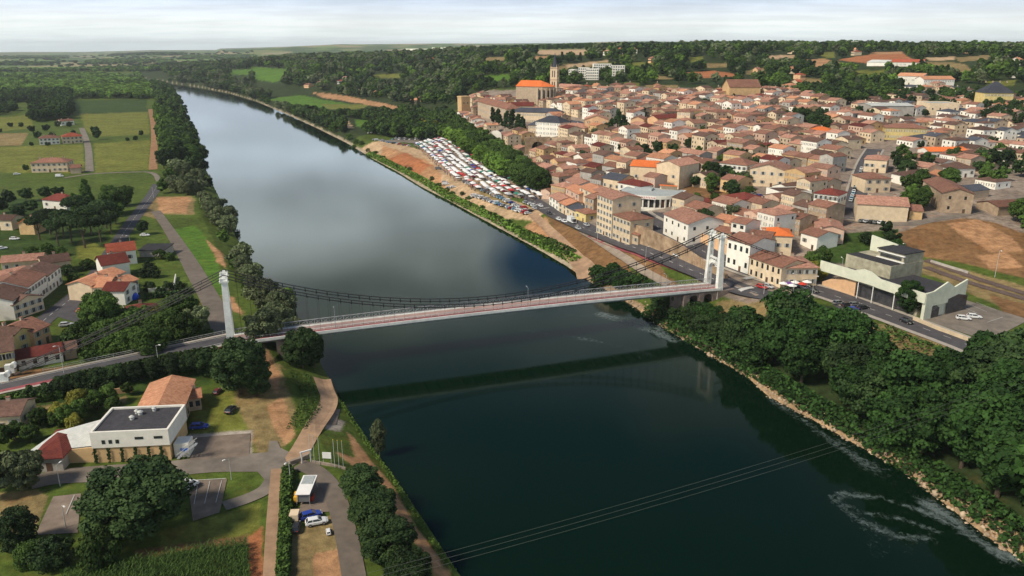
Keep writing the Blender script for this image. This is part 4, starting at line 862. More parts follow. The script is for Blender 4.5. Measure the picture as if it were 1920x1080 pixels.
# --- plane trees by the market and right bank upstream
r_ = random.Random(4)
for i in range(34):
    t = i/33; a = np.interp(t, [0, .35, .7, 1], [848, 905, 960, 1003]); b = np.interp(t, [0, .35, .7, 1], [262, 300, 338, 382])
    for s in (0, 1, 2): T(a+s*10-12+r_.uniform(-2, 2), b-s*8+r_.uniform(-2, 2), r_.uniform(13.5, 15.5), 'plane', 'bright' if (i*3+s) % 3 == 0 else 'green', 'in the plane avenue behind the market', None, 1.05)
fill([(688,252),(850,262),(862,238),(820,226),(700,232)], 9, (12, 14), ['plane'], ['green', 'green', 'dark'], 'in the plane grove at the far end of the market'); TT([(790,245,13),(800,248,13),(818,250,13),(795,238,12)], 'plane', 'yellow', 'in the plane grove at the far end of the market')
fill([(560,235),(640,258),(650,240),(620,222),(600,205),(540,205)], 9, (10, 15), ['broad'], ['dark', 'green'], 'on the right bank upstream of the market', bank=3)
fill([(300,157),(380,164),(470,185),(560,222),(600,232),(560,200),(500,178),(420,155),(330,148)], 10, (10, 15), ['broad'], ['dark', 'green', 'olive'], 'on the right bank upstream of the market', bank=2, grow=.0085)
fill([(600,215),(850,235),(850,215),(700,205),(620,205)], 9, (9, 13), ['broad'], ['dark', 'green'], 'on the right bank upstream of the market', keep=.75)
TT([(655,262,7),(668,270,6),(678,272,5),(664,278,4),(690,284,3.5)], 'bush', 'green', 'on the right bank upstream of the market')
# --- wooded hills behind
fill([(330,148),(500,160),(600,170),(700,186),(860,200),(880,165),(860,150),(900,135),(900,98),(800,102),(700,104),(600,108),(500,112),(420,118),(330,122),(280,128)], 11, (11, 16), ['broad', 'broad', 'plane', 'conifer'], ['dark', 'dark', 'green', 'green', 'olive', 'olive', 'bright'], 'on the wooded hillside behind the town', grow=.0100, keep=.78, seed=11)
fill([(885,176),(1000,165),(1090,160),(1060,140),(1000,120),(930,96),(880,98),(860,150)], 11, (11, 15), ['broad', 'broad', 'conifer'], ['dark', 'dark', 'green', 'green', 'olive', 'bright'], 'on the wooded hillside behind the town', grow=.0098, seed=12, keep=.95)
fill([(1030,160),(1200,160),(1400,166),(1560,165),(1700,160),(1930,160),(1990,96),(1700,92),(1400,88),(1250,95),(1100,98),(960,96),(1030,125)], 11, (10, 15), ['broad', 'broad', 'plane', 'conifer'], ['dark', 'dark', 'green', 'green', 'olive', 'bright'], 'on the wooded hillside behind the town', grow=.0115, keep=.58, seed=13)
fill([(900,96),(1200,93),(1450,88),(1930,92),(1930,86),(1400,84),(900,88)], 16, (10, 14), ['broad'], ['dark', 'green'], 'along the ridge', grow=.0085, keep=.35, seed=14)
fill([(1430,172),(1690,164),(1690,184),(1600,196),(1560,200),(1480,184)], 9, (9, 13), ['broad'], ['dark', 'green'], 'on the wooded hillside behind the town', keep=.85)
# --- trees inside the town
TT([(1158,240,15),(1170,245,12),(1145,246,10),(1208,222,9),(1375,196,10)], 'conifer', 'dark', 'among the roofs below the church'); TT([(1175,248,8),(1135,245,7),(1100,245,7),(1040,272,7),(1060,278,7),(1045,280,6),(1115,210,6),(1110,218,6),(1055,235,5),(1125,262,5),(1205,225,8),(1218,215,7),(945,240,7),(930,230,9)], 'broad', 'dark', 'among the roofs below the church')
TT([(925,232,15),(935,236,16),(950,238,14),(960,235,14),(942,228,14),(972,245,14),(980,248,13)], 'conifer', 'dark', 'in front of the priory and slate roofed wings')
fill([(1180,300),(1230,305),(1300,310),(1430,330),(1420,300),(1330,290),(1200,285)], 9, (6, 9), ['broad'], ['green', 'dark'], 'in the terraced gardens above the rounded shop', keep=.75)
fill([(1270,345),(1330,372),(1370,372),(1420,350),(1340,318),(1270,322)], 8, (6, 10), ['broad'], ['dark', 'green'], 'in the terraced gardens above the rounded shop', keep=.7)
TT([(1325,380,6),(1340,378,5),(1375,366,6),(1395,372,5),(1440,378,6),(1405,365,5),(1450,372,5),(1305,378,5)], 'bush', 'green', 'in the terraced gardens above the rounded shop')
T(1316, 436, 11, 'broad', 'dark', 'on the terrace beside the white loggia house', 0, .95)
T(1702, 588, 11, 'broad', 'river', 'in front of the pale green hall', 1, .9); TT([(1540,505,9),(1520,508,8),(1500,525,8),(1528,530,8),(1535,520,7)], 'broad', 'green', 'between corner building and pale green hall'); TT([(1528,522,7)], 'bush', 'yellow', 'between corner building and pale green hall')
fill([(1535,470),(1680,470),(1700,455),(1640,430),(1550,440)], 8, (5, 9), ['broad', 'bush'], ['river', 'dark'], 'behind the pale green hall', keep=.8); fill([(1700,485),(1860,520),(1920,560),(1920,540),(1750,480)], 8, (3, 5), ['bush'], ['dark', 'green'], 'beside the railway', keep=.5)
fill([(1850,405),(1920,400),(2050,440),(2050,500),(1925,452)], 9, (8, 12), ['broad'], ['dark', 'green'], 'beside the bare hill at the right edge'); 
fill([(1700,400),(1750,395),(1790,345),(1700,335),(1660,315),(1690,350)], 9, (7, 11), ['broad'], ['dark', 'green'], 'in the gardens around the stone barn', keep=.8)
fill([(1660,318),(1930,345),(1990,330),(1930,290),(1790,300),(1680,290)], 11, (7, 11), ['broad'], ['dark', 'green', 'dark'], 'in the gardens around the stone barn', keep=.75); TT([(1845,345,9),(1862,350,9),(1880,340,8),(1850,330,8)], 'broad', 'green', 'in the gardens around the stone barn')
fill([(1470,240),(1560,250),(1550,225),(1480,218)], 9, (8, 11), ['broad'], ['dark'], 'among the far right roofs'); fill([(1500,205),(1580,205),(1600,190),(1510,185)], 9, (8, 11), ['broad'], ['dark'], 'among the far right roofs')
fill([(1660,195),(1860,205),(1930,230),(1990,250),(1990,190),(1840,180),(1680,175)], 12, (8, 12), ['broad'], ['dark', 'green'], 'among the far right roofs', keep=.55); fill([(1840,230),(1990,240),(1990,215),(1850,205)], 9, (8, 11), ['broad'], ['dark'], 'among the far right roofs', keep=.8)
fill([(1010,370),(1010,300),(900,250),(1060,185),(1500,190),(1600,300),(1560,450),(1400,470),(1190,440)], 23, (5, 8), ['broad', 'bush'], ['green', 'dark', 'olive'], 'in the courtyards of the old town', keep=.62, seed=77)
TT([(1445,295,9),(1460,290,8),(1430,292,8),(1415,298,7),(1610,215,8),(1630,222,8),(1700,230,7),(1735,220,7),(1560,265,7),(1480,335,7),(1465,340,6),(1340,285,7),(1690,255,7),(1800,245,7),(1880,262,8),(1860,275,7),(1905,240,9),(1725,280,6)], 'broad', 'dark', 'among the far right roofs')
# ---------------------------------------------------------------- building kit
def roofmat(name, c1, c2, c3=None, ns=0.9):
    m = bpy.data.materials.new(name); m.use_nodes = True; nt = m.node_tree; N = nt.nodes.new; L = nt.links.new
    b = nt.nodes['Principled BSDF']; b.inputs['Roughness'].default_value = 0.9; b.inputs['Specular IOR Level'].default_value = 0.15
    g = N('ShaderNodeNewGeometry'); n = N('ShaderNodeTexNoise'); n.inputs['Scale'].default_value = ns; n.inputs['Detail'].default_value = 6; n.inputs['Roughness'].default_value = 0.8; L(g.outputs['Position'], n.inputs['Vector'])
    n2 = N('ShaderNodeTexNoise'); n2.inputs['Scale'].default_value = 0.12; n2.inputs['Detail'].default_value = 3; L(g.outputs['Position'], n2.inputs['Vector'])
    r = N('ShaderNodeValToRGB'); L(n.outputs[0], r.inputs[0]); e = r.color_ramp.elements; e[0].position = .34; e[0].color = (*c1, 1); e[1].position = .66; e[1].color = (*c2, 1)
    oi = N('ShaderNodeObjectInfo'); ad = N('ShaderNodeMath'); ad.operation = 'ADD'; L(oi.outputs['Random'], ad.inputs[0]); L(n2.outputs[0], ad.inputs[1])
    m2 = N('ShaderNodeMapRange'); m2.inputs[1].default_value = 0.2; m2.inputs[2].default_value = 1.6; m2.inputs[3].default_value = 0.60; m2.inputs[4].default_value = 1.36; L(ad.outputs[0], m2.inputs[0])
    vm = N('ShaderNodeVectorMath'); vm.operation = 'SCALE'; L(r.outputs[0], vm.inputs[0]); L(m2.outputs[0], vm.inputs[3]); L(vm.outputs[0], b.inputs['Base Color'])
    # rows of half-round tiles
    tc = N('ShaderNodeTexCoord'); w = N('ShaderNodeTexWave'); w.inputs['Scale'].default_value = 1.1; w.inputs['Distortion'].default_value = 0.6; L(tc.outputs['Object'], w.inputs['Vector'])
    bp = N('ShaderNodeBump'); bp.inputs['Distance'].default_value = 0.10; bp.inputs['Strength'].default_value = 0.6; L(w.outputs[0], bp.inputs['Height']); L(bp.outputs[0], b.inputs['Normal'])
    return m
RM = {'pink-brown': roofmat('roof_pink_brown', (0.225,0.105,0.073), (0.51,0.275,0.195)), 'brown': roofmat('roof_brown', (0.14,0.068,0.048), (0.32,0.155,0.105)),
      'dark brown': roofmat('roof_dark_brown', (0.075,0.045,0.036), (0.17,0.095,0.07)), 'orange': roofmat('roof_orange', (0.33,0.125,0.07), (0.54,0.27,0.155)),
      'red': roofmat('roof_red', (0.25,0.055,0.032), (0.42,0.11,0.06)), 'dark red': roofmat('roof_dark_red', (0.10,0.025,0.02), (0.20,0.048,0.035)),
      'pale orange': roofmat('roof_pale_orange', (0.36,0.15,0.075), (0.66,0.34,0.20)), 'slate': roofmat('roof_slate', (0.045,0.05,0.065), (0.085,0.09,0.11)), 'dark flat': roofmat('roof_felt', (0.035,0.034,0.038), (0.065,0.062,0.068)),
      'bright orange': roofmat('roof_bright_orange', (0.58,0.13,0.03), (0.72,0.19,0.06)), 'grey flat': roofmat('roof_grey', (0.28,0.31,0.31), (0.40,0.42,0.41)), 'pale metal': roofmat('roof_metal', (0.45,0.46,0.43), (0.60,0.60,0.56))}
def wallm(name, c, v=0.14): return mat('wall_'+name, c, 0.92, v, 0.55, objvar=0.10, detail=6)
WM = {'cream': wallm('cream', (0.68,0.54,0.37)), 'white': wallm('white', (0.80,0.76,0.67), .08), 'beige': wallm('beige', (0.50,0.385,0.27)), 'stone': wallm('stone', (0.38,0.28,0.19), .28),
      'ochre': wallm('ochre', (0.60,0.40,0.20)), 'pinkish': wallm('pinkish', (0.58,0.40,0.30)), 'yellow': wallm('yellow', (0.66,0.52,0.22)), 'grey': wallm('grey', (0.40,0.37,0.33), .2), 'green white': mat('wall_pale_green', (0.62,0.63,0.50), 0.9, .1, .4), 'peach': wallm('peach', (0.68,0.42,0.24)), 'old cream': mat('wall_streaked', (0.36,0.33,0.24), 0.95, .3, 0.5)}
def _glass():
    m = mat('window_glass', (0.025,0.03,0.035), 0.12, 0.3, 0.7, spec=0.6); return m
M_GLASS = _glass(); M_FRAME = mat('window_frame', (0.48,0.44,0.37), 0.8); M_SHUT = mat('shutter', (0.34,0.36,0.36), 0.8, .1, objvar=.4); M_DOORM = mat('door_wood', (0.12,0.07,0.045), 0.8, .2, objvar=.4); M_CHIM = mat('chimney_render', (0.42,0.33,0.25), 0.95, .2)
def _unit():
    m = MB(); s = 1.0        # window surround with open shutters, 1.0 x 1.6, centred, facing -y
    for x in (-.56, .56): m.box((x, -.03, 0), (.12, .10, 1.72), M_FRAME)
    for z in (-.86, .86): m.box((0, -.04, z), (1.3, .14, .12), M_FRAME)
    for x in (-.92, .92): m.box((x, -.03, 0), (.5, .06, 1.6), M_SHUT)
    w = m.build('window'); me = w.data; bpy.data.objects.remove(w)
    p = MB(); p.box((0, -.012, 0), (1.0, .02, 1.6), M_GLASS); p.box((0, -.03, 0), (.06, .03, 1.6), M_FRAME); o = p.build('pane'); pm = o.data; bpy.data.objects.remove(o)
    d = MB(); d.box((0, -.03, 0), (1.1, .08, 2.2), M_DOORM); d.box((0, -.04, 1.16), (1.35, .12, .14), M_FRAME); o = d.build('door'); dm = o.data; bpy.data.objects.remove(o)
    c = MB(); c.box((0, 0, 0), (.9, .55, 1.5), M_CHIM); c.box((0, 0, .8), (1.05, .7, .12), RM['brown']); o = c.build('chimney'); cm = o.data; bpy.data.objects.remove(o)
    g = MB(); g.box((0, -.012, 0), (1.0, .02, 1.0), M_GLASS); o = g.build('glazing'); gm = o.data; bpy.data.objects.remove(o)
    return me, pm, dm, cm, gm
ME_WIN, ME_PANE, ME_DOOR, ME_CHIM, ME_GLZ = _unit()
def add_window(parent, x, y, z, rz, w=1.0, h=1.45, pane=True, shut=True):
    o = inst('window', ME_WIN if shut else ME_GLZ, parent, (x, y, z), rz, (w, 1, h/1.6 if shut else h))
    if pane and shut: inst('pane', ME_PANE, o)
    return o
def wall_roof(Lx, D, eh, pitch, kind, wm, rm, base=-2.5, over=0.45, ridge='x', name='wall'):
    """meshes with origin at the front-left corner, x along the facade, y away"""
    w = MB(); r = MB(); t = math.tan(math.radians(pitch)); th = 0.22
    if kind == 'flat':
        w.prism([(0,0),(Lx,0),(Lx,D),(0,D)], base, eh, wm); r.box((Lx/2, D/2, eh+.04), (Lx-.6, D-.6, .08), rm)
        q = MB()
        for (cx, cy, sx, sy) in ((Lx/2, .15, Lx, .3), (Lx/2, D-.15, Lx, .3), (.15, D/2, .3, D-.6), (Lx-.15, D/2, .3, D-.6)): w.box((cx, cy, eh+.225), (sx, sy, .45), wm)
        return w, r
    if kind == 'shed':
        rise = t*D; w.add([(0,0,base),(Lx,0,base),(Lx,D,base),(0,D,base),(0,0,eh),(Lx,0,eh),(Lx,D,eh+rise),(0,D,eh+rise)], [(0,1,5,4),(1,2,6,5),(2,3,7,6),(3,0,4,7)], wm)
        o = over; vs = []
        for dz in (0.02, th): vs += [(-o,-o,eh-o*t+dz),(Lx+o,-o,eh-o*t+dz),(Lx+o,D+o,eh+rise+o*t+dz),(-o,D+o,eh+rise+o*t+dz)]
        r.add(vs, [(3,2,1,0),(4,5,6,7),(0,1,5,4),(1,2,6,5),(2,3,7,6),(3,0,4,7)], rm); return w, r
    sw = ridge == 'y'; a, b = (D, Lx) if sw else (Lx, D)
    f = (lambda x, y, z: (y, x, z)) if sw else (lambda x, y, z: (x, y, z)); rise = t*b/2; o = over
    def A(mb, vs, fs, m): mb.add([f(*v) for v in vs], [tuple(reversed(q)) for q in fs] if sw else fs, m)
    if kind == 'gable':
        A(w, [(0,0,base),(a,0,base),(a,b,base),(0,b,base),(0,0,eh),(a,0,eh),(a,b,eh),(0,b,eh),(0,b/2,eh+rise),(a,b/2,eh+rise)], [(0,1,5,4),(2,3,7,6),(1,2,6,9,5),(3,0,4,8,7)], wm)
        for s in (0, 1):
            y0 = -o if s == 0 else b+o; vs = []
            for dz in (0.02, th): vs += [(-o, y0, eh-o*t+dz), (a+o, y0, eh-o*t+dz), (a+o, b/2, eh+rise+dz), (-o, b/2, eh+rise+dz)]
            fs = [(3,2,1,0),(4,5,6,7),(0,1,5,4),(1,2,6,5),(3,0,4,7)]
            A(r, vs, fs if s == 0 else [tuple(reversed(q)) for q in fs], rm)
    else:
        A(w, [(0,0,base),(a,0,base),(a,b,base),(0,b,base),(0,0,eh),(a,0,eh),(a,b,eh),(0,b,eh)], [(0,1,5,4),(1,2,6,5),(2,3,7,6),(3,0,4,7)], wm)
        e0 = eh-o*t; i = min(b/2+o, a/2+o-.05); zt = e0+t*i; vs = []
        for dz in (.02, th): vs += [(-o,-o,e0+dz),(a+o,-o,e0+dz),(a+o,b+o,e0+dz),(-o,b+o,e0+dz)]
        vs += [(-o+i, b/2, zt+th), (a+o-i, b/2, zt+th)]
        A(r, vs, [(3,2,1,0),(0,1,5,4),(1,2,6,5),(2,3,7,6),(3,0,4,7),(4,5,9,8),(5,6,9),(6,7,8,9),(7,4,8)], rm)
    return w, r
def frame_of(p1, p2):
    a = g1(*p1); b = g1(*p2); dx, dy = b[0]-a[0], b[1]-a[1]; return a, b, math.atan2(dy, dx), math.hypot(dx, dy)
def bld(label, p1, p2, depth, eh, wm='cream', rm='brown', kind='gable', pitch=20, ridge='x', wins=None, side=None, lside=None, name='house', cat='house', group=None, door=True, chim=1, base=-2.5, pane=True, ww=1.0, wh=1.45, shut=True, hwm=None, z=None, over=.45, clear=0):
    """p1, p2: picture points of the facade's two foot corners, left to right; depth runs away from the camera"""
    a, b, rz, Lx = frame_of(p1, p2); z0 = min(a[2], b[2]) if z is None else z
    R = empty(name, (a[0], a[1], z0), rz); tag(R, label, cat, group)
    w, r = wall_roof(Lx, depth, eh, pitch, kind, WM[wm], RM[rm], base, over, ridge)
    w.build('wall', R); ro = r.build('roof', R)
    t = math.tan(math.radians(pitch)); sp = depth/2 if ridge == 'x' else Lx/2
    for k in range(chim if kind != 'flat' else 0):
        u = (k+.5)/chim
        inst('chimney', ME_CHIM, ro, (Lx*u+.2, depth/2+.4, eh+t*sp*0.95+.4) if ridge == 'x' else (Lx/2+.4, depth*u, eh+t*sp*.95+.4))
    def face(n, rows, Lf, fx, rot, dr):
        for j in range(rows):
            zc = 1.7+j*(eh-.6)/max(rows, 1)+((eh-.6)/max(rows, 1)-2.7)*.5
            zc = (j+.55)*(eh/rows)
            for i in range(n):
                u = (i+.5)/n*Lf; x, y = fx(u)
                if dr and j == 0 and i == n//2: inst('door', ME_DOOR, R, (x, y, 1.1), rot); continue
                add_window(R, x, y, zc, rot, ww, min(wh, eh/rows*.6), pane, shut)
    if wins: face(wins[0], wins[1], Lx, lambda u: (u, -.01), 0, door)
    if side: face(side[0], side[1], depth, lambda u: (Lx+.01, u), math.pi/2, False)
    if lside: face(lside[0], lside[1], depth, lambda u: (-.01, u), -math.pi/2, False)
    c, s = math.cos(rz), math.sin(rz); m = 2.5
    BLOCK.append([(a[0]+x*c-y*s, a[1]+x*s+y*c) for x, y in ((-m,-m-clear),(Lx+m,-m-clear),(Lx+m,depth+m),(-m,depth+m))])
    return R
# ================================================================ left bank
LV = 'by the left bank village road'
# white flat roofed building over an ochre wall
def flat_house():
    a, b, rz, Lx = frame_of((180, 868), (322, 862)); R = empty('flat_roofed_building', (a[0], a[1], a[2]), rz); tag(R, 'white flat-roofed building on an ochre base wall with creeper stripes', 'building')
    D = 12.0; w = MB(); w.prism([(0,0),(Lx,0),(Lx,D),(0,D)], -2, 3.7, WM['ochre']); w.build('lower_wall', R)
    u = MB(); u.prism([(-.2,-.25),(Lx+.2,-.25),(Lx+.2,D+.2),(-.2,D+.2)], 3.7, 7.0, WM['white'])
    for (cx, cy, sx, sy) in ((Lx/2, 0, Lx+.4, .5), (Lx/2, D, Lx+.4, .5), (0, D/2, .5, D-.5), (Lx, D/2, .5, D-.5)): u.box((cx, cy, 7.25), (sx, sy, .5), WM['white'])
    u.build('upper_wall', R); r = MB(); r.box((Lx/2, D/2, 7.05), (Lx-.5, D-.5, .1), RM['dark flat']); ro = r.build('roof', R)
    for x, y, s in ((Lx*.40, 6.2, .9), (Lx*.46, 8.6, 1.0), (Lx*.40, 9.2, .8), (Lx*.62, 10.2, .8)):
        v = MB(); v.tube((x, y, 7.1), (x, y, 7.8), s*.5, M_STEELW, 10); v.tube((x, y, 7.8), (x, y, 8.1), s*.7, M_STEELW, 10, s*.3); v.build('roof_vent', ro)
    for x in (.15, .24, .33): 
        o = MB(); o.box((x*Lx, -.28, 5.1), (.7, .06, .9), M_GLASS); o.build('window', R)
    for x in (.62, .87): o = MB(); o.box((x*Lx, -.28, 5.7), (1.8, .06, .6), M_GLASS); o.build('window', R)
    iv = MB(); rr = random.Random(2)
    for k in range(6):
        for j in range(60): x = Lx*(.02+k*.175)+rr.gauss(0, .16); z = rr.uniform(0, 3.5); s = rr.uniform(.10, .22); iv.add([(x-s, -.30-rr.random()*.15, z-s), (x+s, -.28, z-s), (x+s, -.32, z+s), (x-s, -.36, z+s)], [(0,1,2,3)], LM['dark'])
    iv.build('creeper', R)
    g = MB(); g.prism([(Lx+.4,1),(Lx+3.6,1),(Lx+3.6,4.5),(Lx+.4,4.5)], -1, 3.2, WM['white']); g.build('side_annexe', R)
    st = MB()
    for k in range(8): st.box((Lx+1.6+k*.55, .2, .3+k*.42), (.6, 1.4, .12), M_STEEL)
    for yy in (-.5, .9): st.tube((Lx+1.3, yy, 1.2), (Lx+5.7, yy, 4.5), .05, M_STEELW, 4)
    st.build('outside_stair', R); bs = MB(); bs.box((Lx+2.6, .93, 1.7), (1.6, .08, .7), mat('blue_panel', (0.02,0.12,0.5), .6)); bs.build('blue_notice', R)
    lw = MB(); lw.prism([(-15,.6),(-.3,.3),(-.3,.7),(-15,1.0)], [-1]*4, [2.6,3.6,3.6,2.4], WM['ochre']); lw.build('yard_wall', R)
    lr = MB(); lr.add([(-14.5,1.0,2.7),(-.3,.8,3.8),(-.3,9,6.4),(-11,8,4.0)], [(0,1,2,3)], RM['pale metal']); lr.add([(-14.5,1.0,2.4),(-.3,.8,3.5),(-.3,9,6.1),(-11,8,3.7)], [(3,2,1,0)], RM['pale metal']); lr.build('lean_to_roof', R)
    BLOCK.append([(a[0]+x*math.cos(rz)-y*math.sin(rz), a[1]+x*math.sin(rz)+y*math.cos(rz)) for x, y in ((-17,-3),(Lx+7,-3),(Lx+7,D+2),(-17,D+2))])
flat_house()
bld('large house with mottled orange tiled roof behind the white flat-roofed building', (262,812), (345,804), 17, 5.2, 'stone', 'pale orange', pitch=17, ridge='y', side=(6,2), chim=0, over=.7, shut=False, ww=1.3)
bld('small orange roofed annexe with white chimney beside the large orange roofed house', (353,772), (379,768), 6, 3.4, 'stone', 'orange', pitch=18, chim=1, wins=(2,1), door=False, shut=False)
bld('shed with dark red pyramid roof beside the riverside road', (68,886), (120,883), 12.5, 3.6, 'grey', 'dark red', 'hip', 24, wins=(1,1), chim=0, door=True, name='shed', cat='shed', over=.7)
bld('pale house with dark brown roof at the lower left edge above the garden', (-30,812), (42,806), 9, 4, 'cream', 'dark brown', pitch=20, side=(2,1), wins=(3,1))
bld('yellow house with lavender shutters at the left edge of the bridge approach', (-22,708), (32,698), 13, 6.6, 'yellow', 'dark brown', wins=(3,2), side=(2,2), ww=1.2, wh=1.6)
bld('long low white building with red-brown roof along the bridge approach', (36,694), (120,678), 8, 3.2, 'white', 'dark red', pitch=20, wins=(4,1), door=False, chim=0, shut=False)
bld('open dark shed with brown roof at the end of the long low building', (123,675), (146,671), 7, 3.0, 'stone', 'dark brown', pitch=20, chim=0, name='shed', cat='shed')
bld('house with bright yellow gable and dark roof above the approach road', (30,668), (66,652), 13, 6.0, 'yellow', 'dark brown', pitch=24, ridge='y', wins=(1,2), door=False)
bld('peach house with brown roof beside the yellow gabled house', (68,655), (98,640), 12, 5.4, 'peach', 'brown', pitch=20, wins=(2,2), ridge='x', side=(1,1))
bld('cream house with chocolate roof at the left edge of the village street', (-40,628), (2,618), 9, 5, 'white', 'dark brown', wins=(2,2))
bld('cream corner house with brown roof at the lower end of the white terrace', (-25,592), (30,600), 11, 5.2, 'cream', 'dark brown', pitch=18, side=(4,2), wins=(3,2))
# the white terrace seen obliquely
def terrace(label, p1, p2, depth, eh, wm, rm, side, **k): return bld(label, p1, p2, depth, eh, wm, rm, **k)
bld('tall white terrace house with row of dark windows, lower end of the street', (30,600), (58,578), 15, 6.8, 'white', 'dark brown', pitch=18, wins=(5,2), ww=.9)
bld('tall white terrace house with brown roof in the middle of the street', (59,577), (92,552), 15, 7.6, 'white', 'brown', pitch=18, wins=(6,2), ww=.9)
bld('white terrace house with brown roof at the upper end of the street', (93,551), (118,530), 13, 6.6, 'white', 'dark brown', pitch=18, wins=(4,2), ww=.9)
bld('long red-brown roofed barn behind the white terrace', (0,545), (62,530), 10, 4.5, 'beige', 'pink-brown', pitch=17, chim=0)
bld('low brown roofed house behind the white terrace', (-40,572), (10,560), 12, 4.5, 'cream', 'brown', pitch=17)
bld('cream house with dark brown roof behind the white terrace by the meadow', (84,520), (136,512), 11, 5.4, 'cream', 'dark brown', wins=(3,1), pitch=19, door=False, side=(2,1))
bld('long low house with pink-brown roof at the left edge above the terrace', (5,512), (82,505), 10, 4.2, 'beige', 'pink-brown', pitch=18, wins=(4,1))
bld('white house with big blank cream gable and orange tiled roof by the village car park', (131,563), (176,566), 18, 6.0, 'cream', 'orange', pitch=17, ridge='y', side=(4,2))
bld('house with orange tiled roof and blank cream wall beside the car park', (177,566), (206,565), 13, 5.4, 'cream', 'orange', pitch=15, ridge='x')
bld('house with dark red roof next to the orange roofed gable', (196,572), (236,572), 10, 5.2, 'white', 'dark red', pitch=20, ridge='x', side=(2,2))
bld('white house with dark red roof and white gable above the orange roofs', (196,528), (246,520), 11, 6.4, 'white', 'dark red', pitch=26, ridge='x', side=(3,2))
bld('white house with bright red roof at the head of the village street', (206,500), (258,494), 11, 6.0, 'white', 'red', pitch=24, ridge='x', side=(2,2), wins=(2,1), door=False)
bld('small house with orange roof and white balcony beside the gardens', (228,560), (262,548), 9, 5, 'white', 'orange', pitch=17, wins=(3,2), side=(2,1))
bld('brown hipped roof garage beside the blue pool tent', (235,606), (292,600), 9, 3, 'pinkish', 'dark red', 'hip', 22, chim=1)
bld('grey flat garage block by the dyke road', (262,482), (310,482), 10, 3.0, 'grey', 'dark flat', 'shed', 2, door=False, chim=0, name='garage', cat='garage')
bld('red roofed white house among trees left of the village road', (82,392), (126,396), 11, 5.5, 'white', 'dark red', 'hip', 26, wins=(3,1), side=(2,1))
bld('cream house with steep orange-red roof beside the pine grove', (38,440), (66,440), 9, 5.5, 'ochre', 'bright orange', pitch=32, ridge='y')
bld('cream house with dark brown roof at the left edge beside the steep orange roof', (-25,432), (24,432), 10, 5.2, 'cream', 'dark brown', pitch=18, wins=(3,1))
bld('large cream farmhouse with brown roof beside the field lane', (60,324), (128,322), 14, 7, 'cream', 'brown', 'hip', 20, wins=(7,2), side=(3,2), chim=3)
bld('small barn with brown roof beside the large cream farmhouse', (133,326), (152,325), 10, 4, 'beige', 'brown', pitch=20, chim=0, name='barn', cat='barn')
bld('white farmhouse with red-brown roof among the fields', (75,272), (113,270), 12, 6, 'white', 'brown', 'hip', 20, wins=(5,2), chim=2)
bld('cream farmhouse with red tiled roof among the fields', (118,270), (156,268), 14, 6.5, 'cream', 'red', 'hip', 22, wins=(5,2), chim=2)
bld('small distant white cottage behind the farmhouses', (115,236), (140,234), 10, 5, 'white', 'brown', wins=(3,1), chim=2); bld('small pale cottage in the poplar plain', (105,196), (120,195), 12, 6, 'white', 'brown', wins=(2,1))
def stone_wall(label, pts, h, th, m, name='stone_wall', cat='wall', zt=None):
    w = resample(wpts(pts), 4); z = H([p[0] for p in w], [p[1] for p in w]); c = w[0]; mb = MB(); L_ = offset_line(w, th/2); R_ = offset_line(w, -th/2)
    hh = np.interp(np.linspace(0, 1, len(w)), np.linspace(0, 1, len(h)), h) if isinstance(h, (list, tuple)) else [h]*len(w)
    vs = []
    for i in range(len(w)):
        top = z[i]+hh[i]
        vs += [(R_[i][0]-c[0], R_[i][1]-c[1], z[i]-2), (L_[i][0]-c[0], L_[i][1]-c[1], z[i]-2), (L_[i][0]-c[0], L_[i][1]-c[1], top), (R_[i][0]-c[0], R_[i][1]-c[1], top)]
    fs = [(3,2,1,0), tuple(range(len(vs)-4, len(vs)))]
    for i in range(len(w)-1):
        k = 4*i
        for j in range(4): fs.append((k+j, k+(j+1) % 4, k+4+(j+1) % 4, k+4+j))
    mb.add(vs, fs, m); return tag(mb.build(name, loc=(c[0], c[1], 0)), label, cat)
M_RUB = mat('rubble_stone', (0.24,0.15,0.09), 0.97, .45, 0.35, bump=.25, col2=(0.50,0.36,0.23), detail=8)
stone_wall('long high ochre rubble retaining wall between quay road and upper street', [(1186,452),(1230,466),(1280,486),(1330,508),(1362,522)], [8,7,6,3.5,1.5], 1.2, M_RUB)
stone_wall('low stone wall below the white loggia house', [(1300,448),(1340,466),(1375,482)], [3.5,4,3], .8, WM['peach'])
stone_wall('low red-brown garden wall beside the bridge approach', [(155,748),(200,742),(248,735)], 1.6, .4, WM['peach']); stone_wall('white garden wall with lawn beside the dyke road', [(278,548),(326,543),(330,520)], 1.4, .3, WM['white'])
stone_wall('low stone kerb wall below the flagpoles', [(585,868),(620,874),(648,881)], .6, .4, M_CONC); stone_wall('sandstone gateway steps beside the curved drive', [(543,872),(560,866),(578,858)], 1.0, .8, M_CONC)
stone_wall('cream boundary wall in front of the pale green hall yard', [(1712,600),(1760,620),(1815,640)], 1.2, .4, WM['cream']); stone_wall('pale sea-wall strip beside the railway below the hill', [(1745,492),(1780,503),(1815,514)], 1.0, .5, WM['grey'])
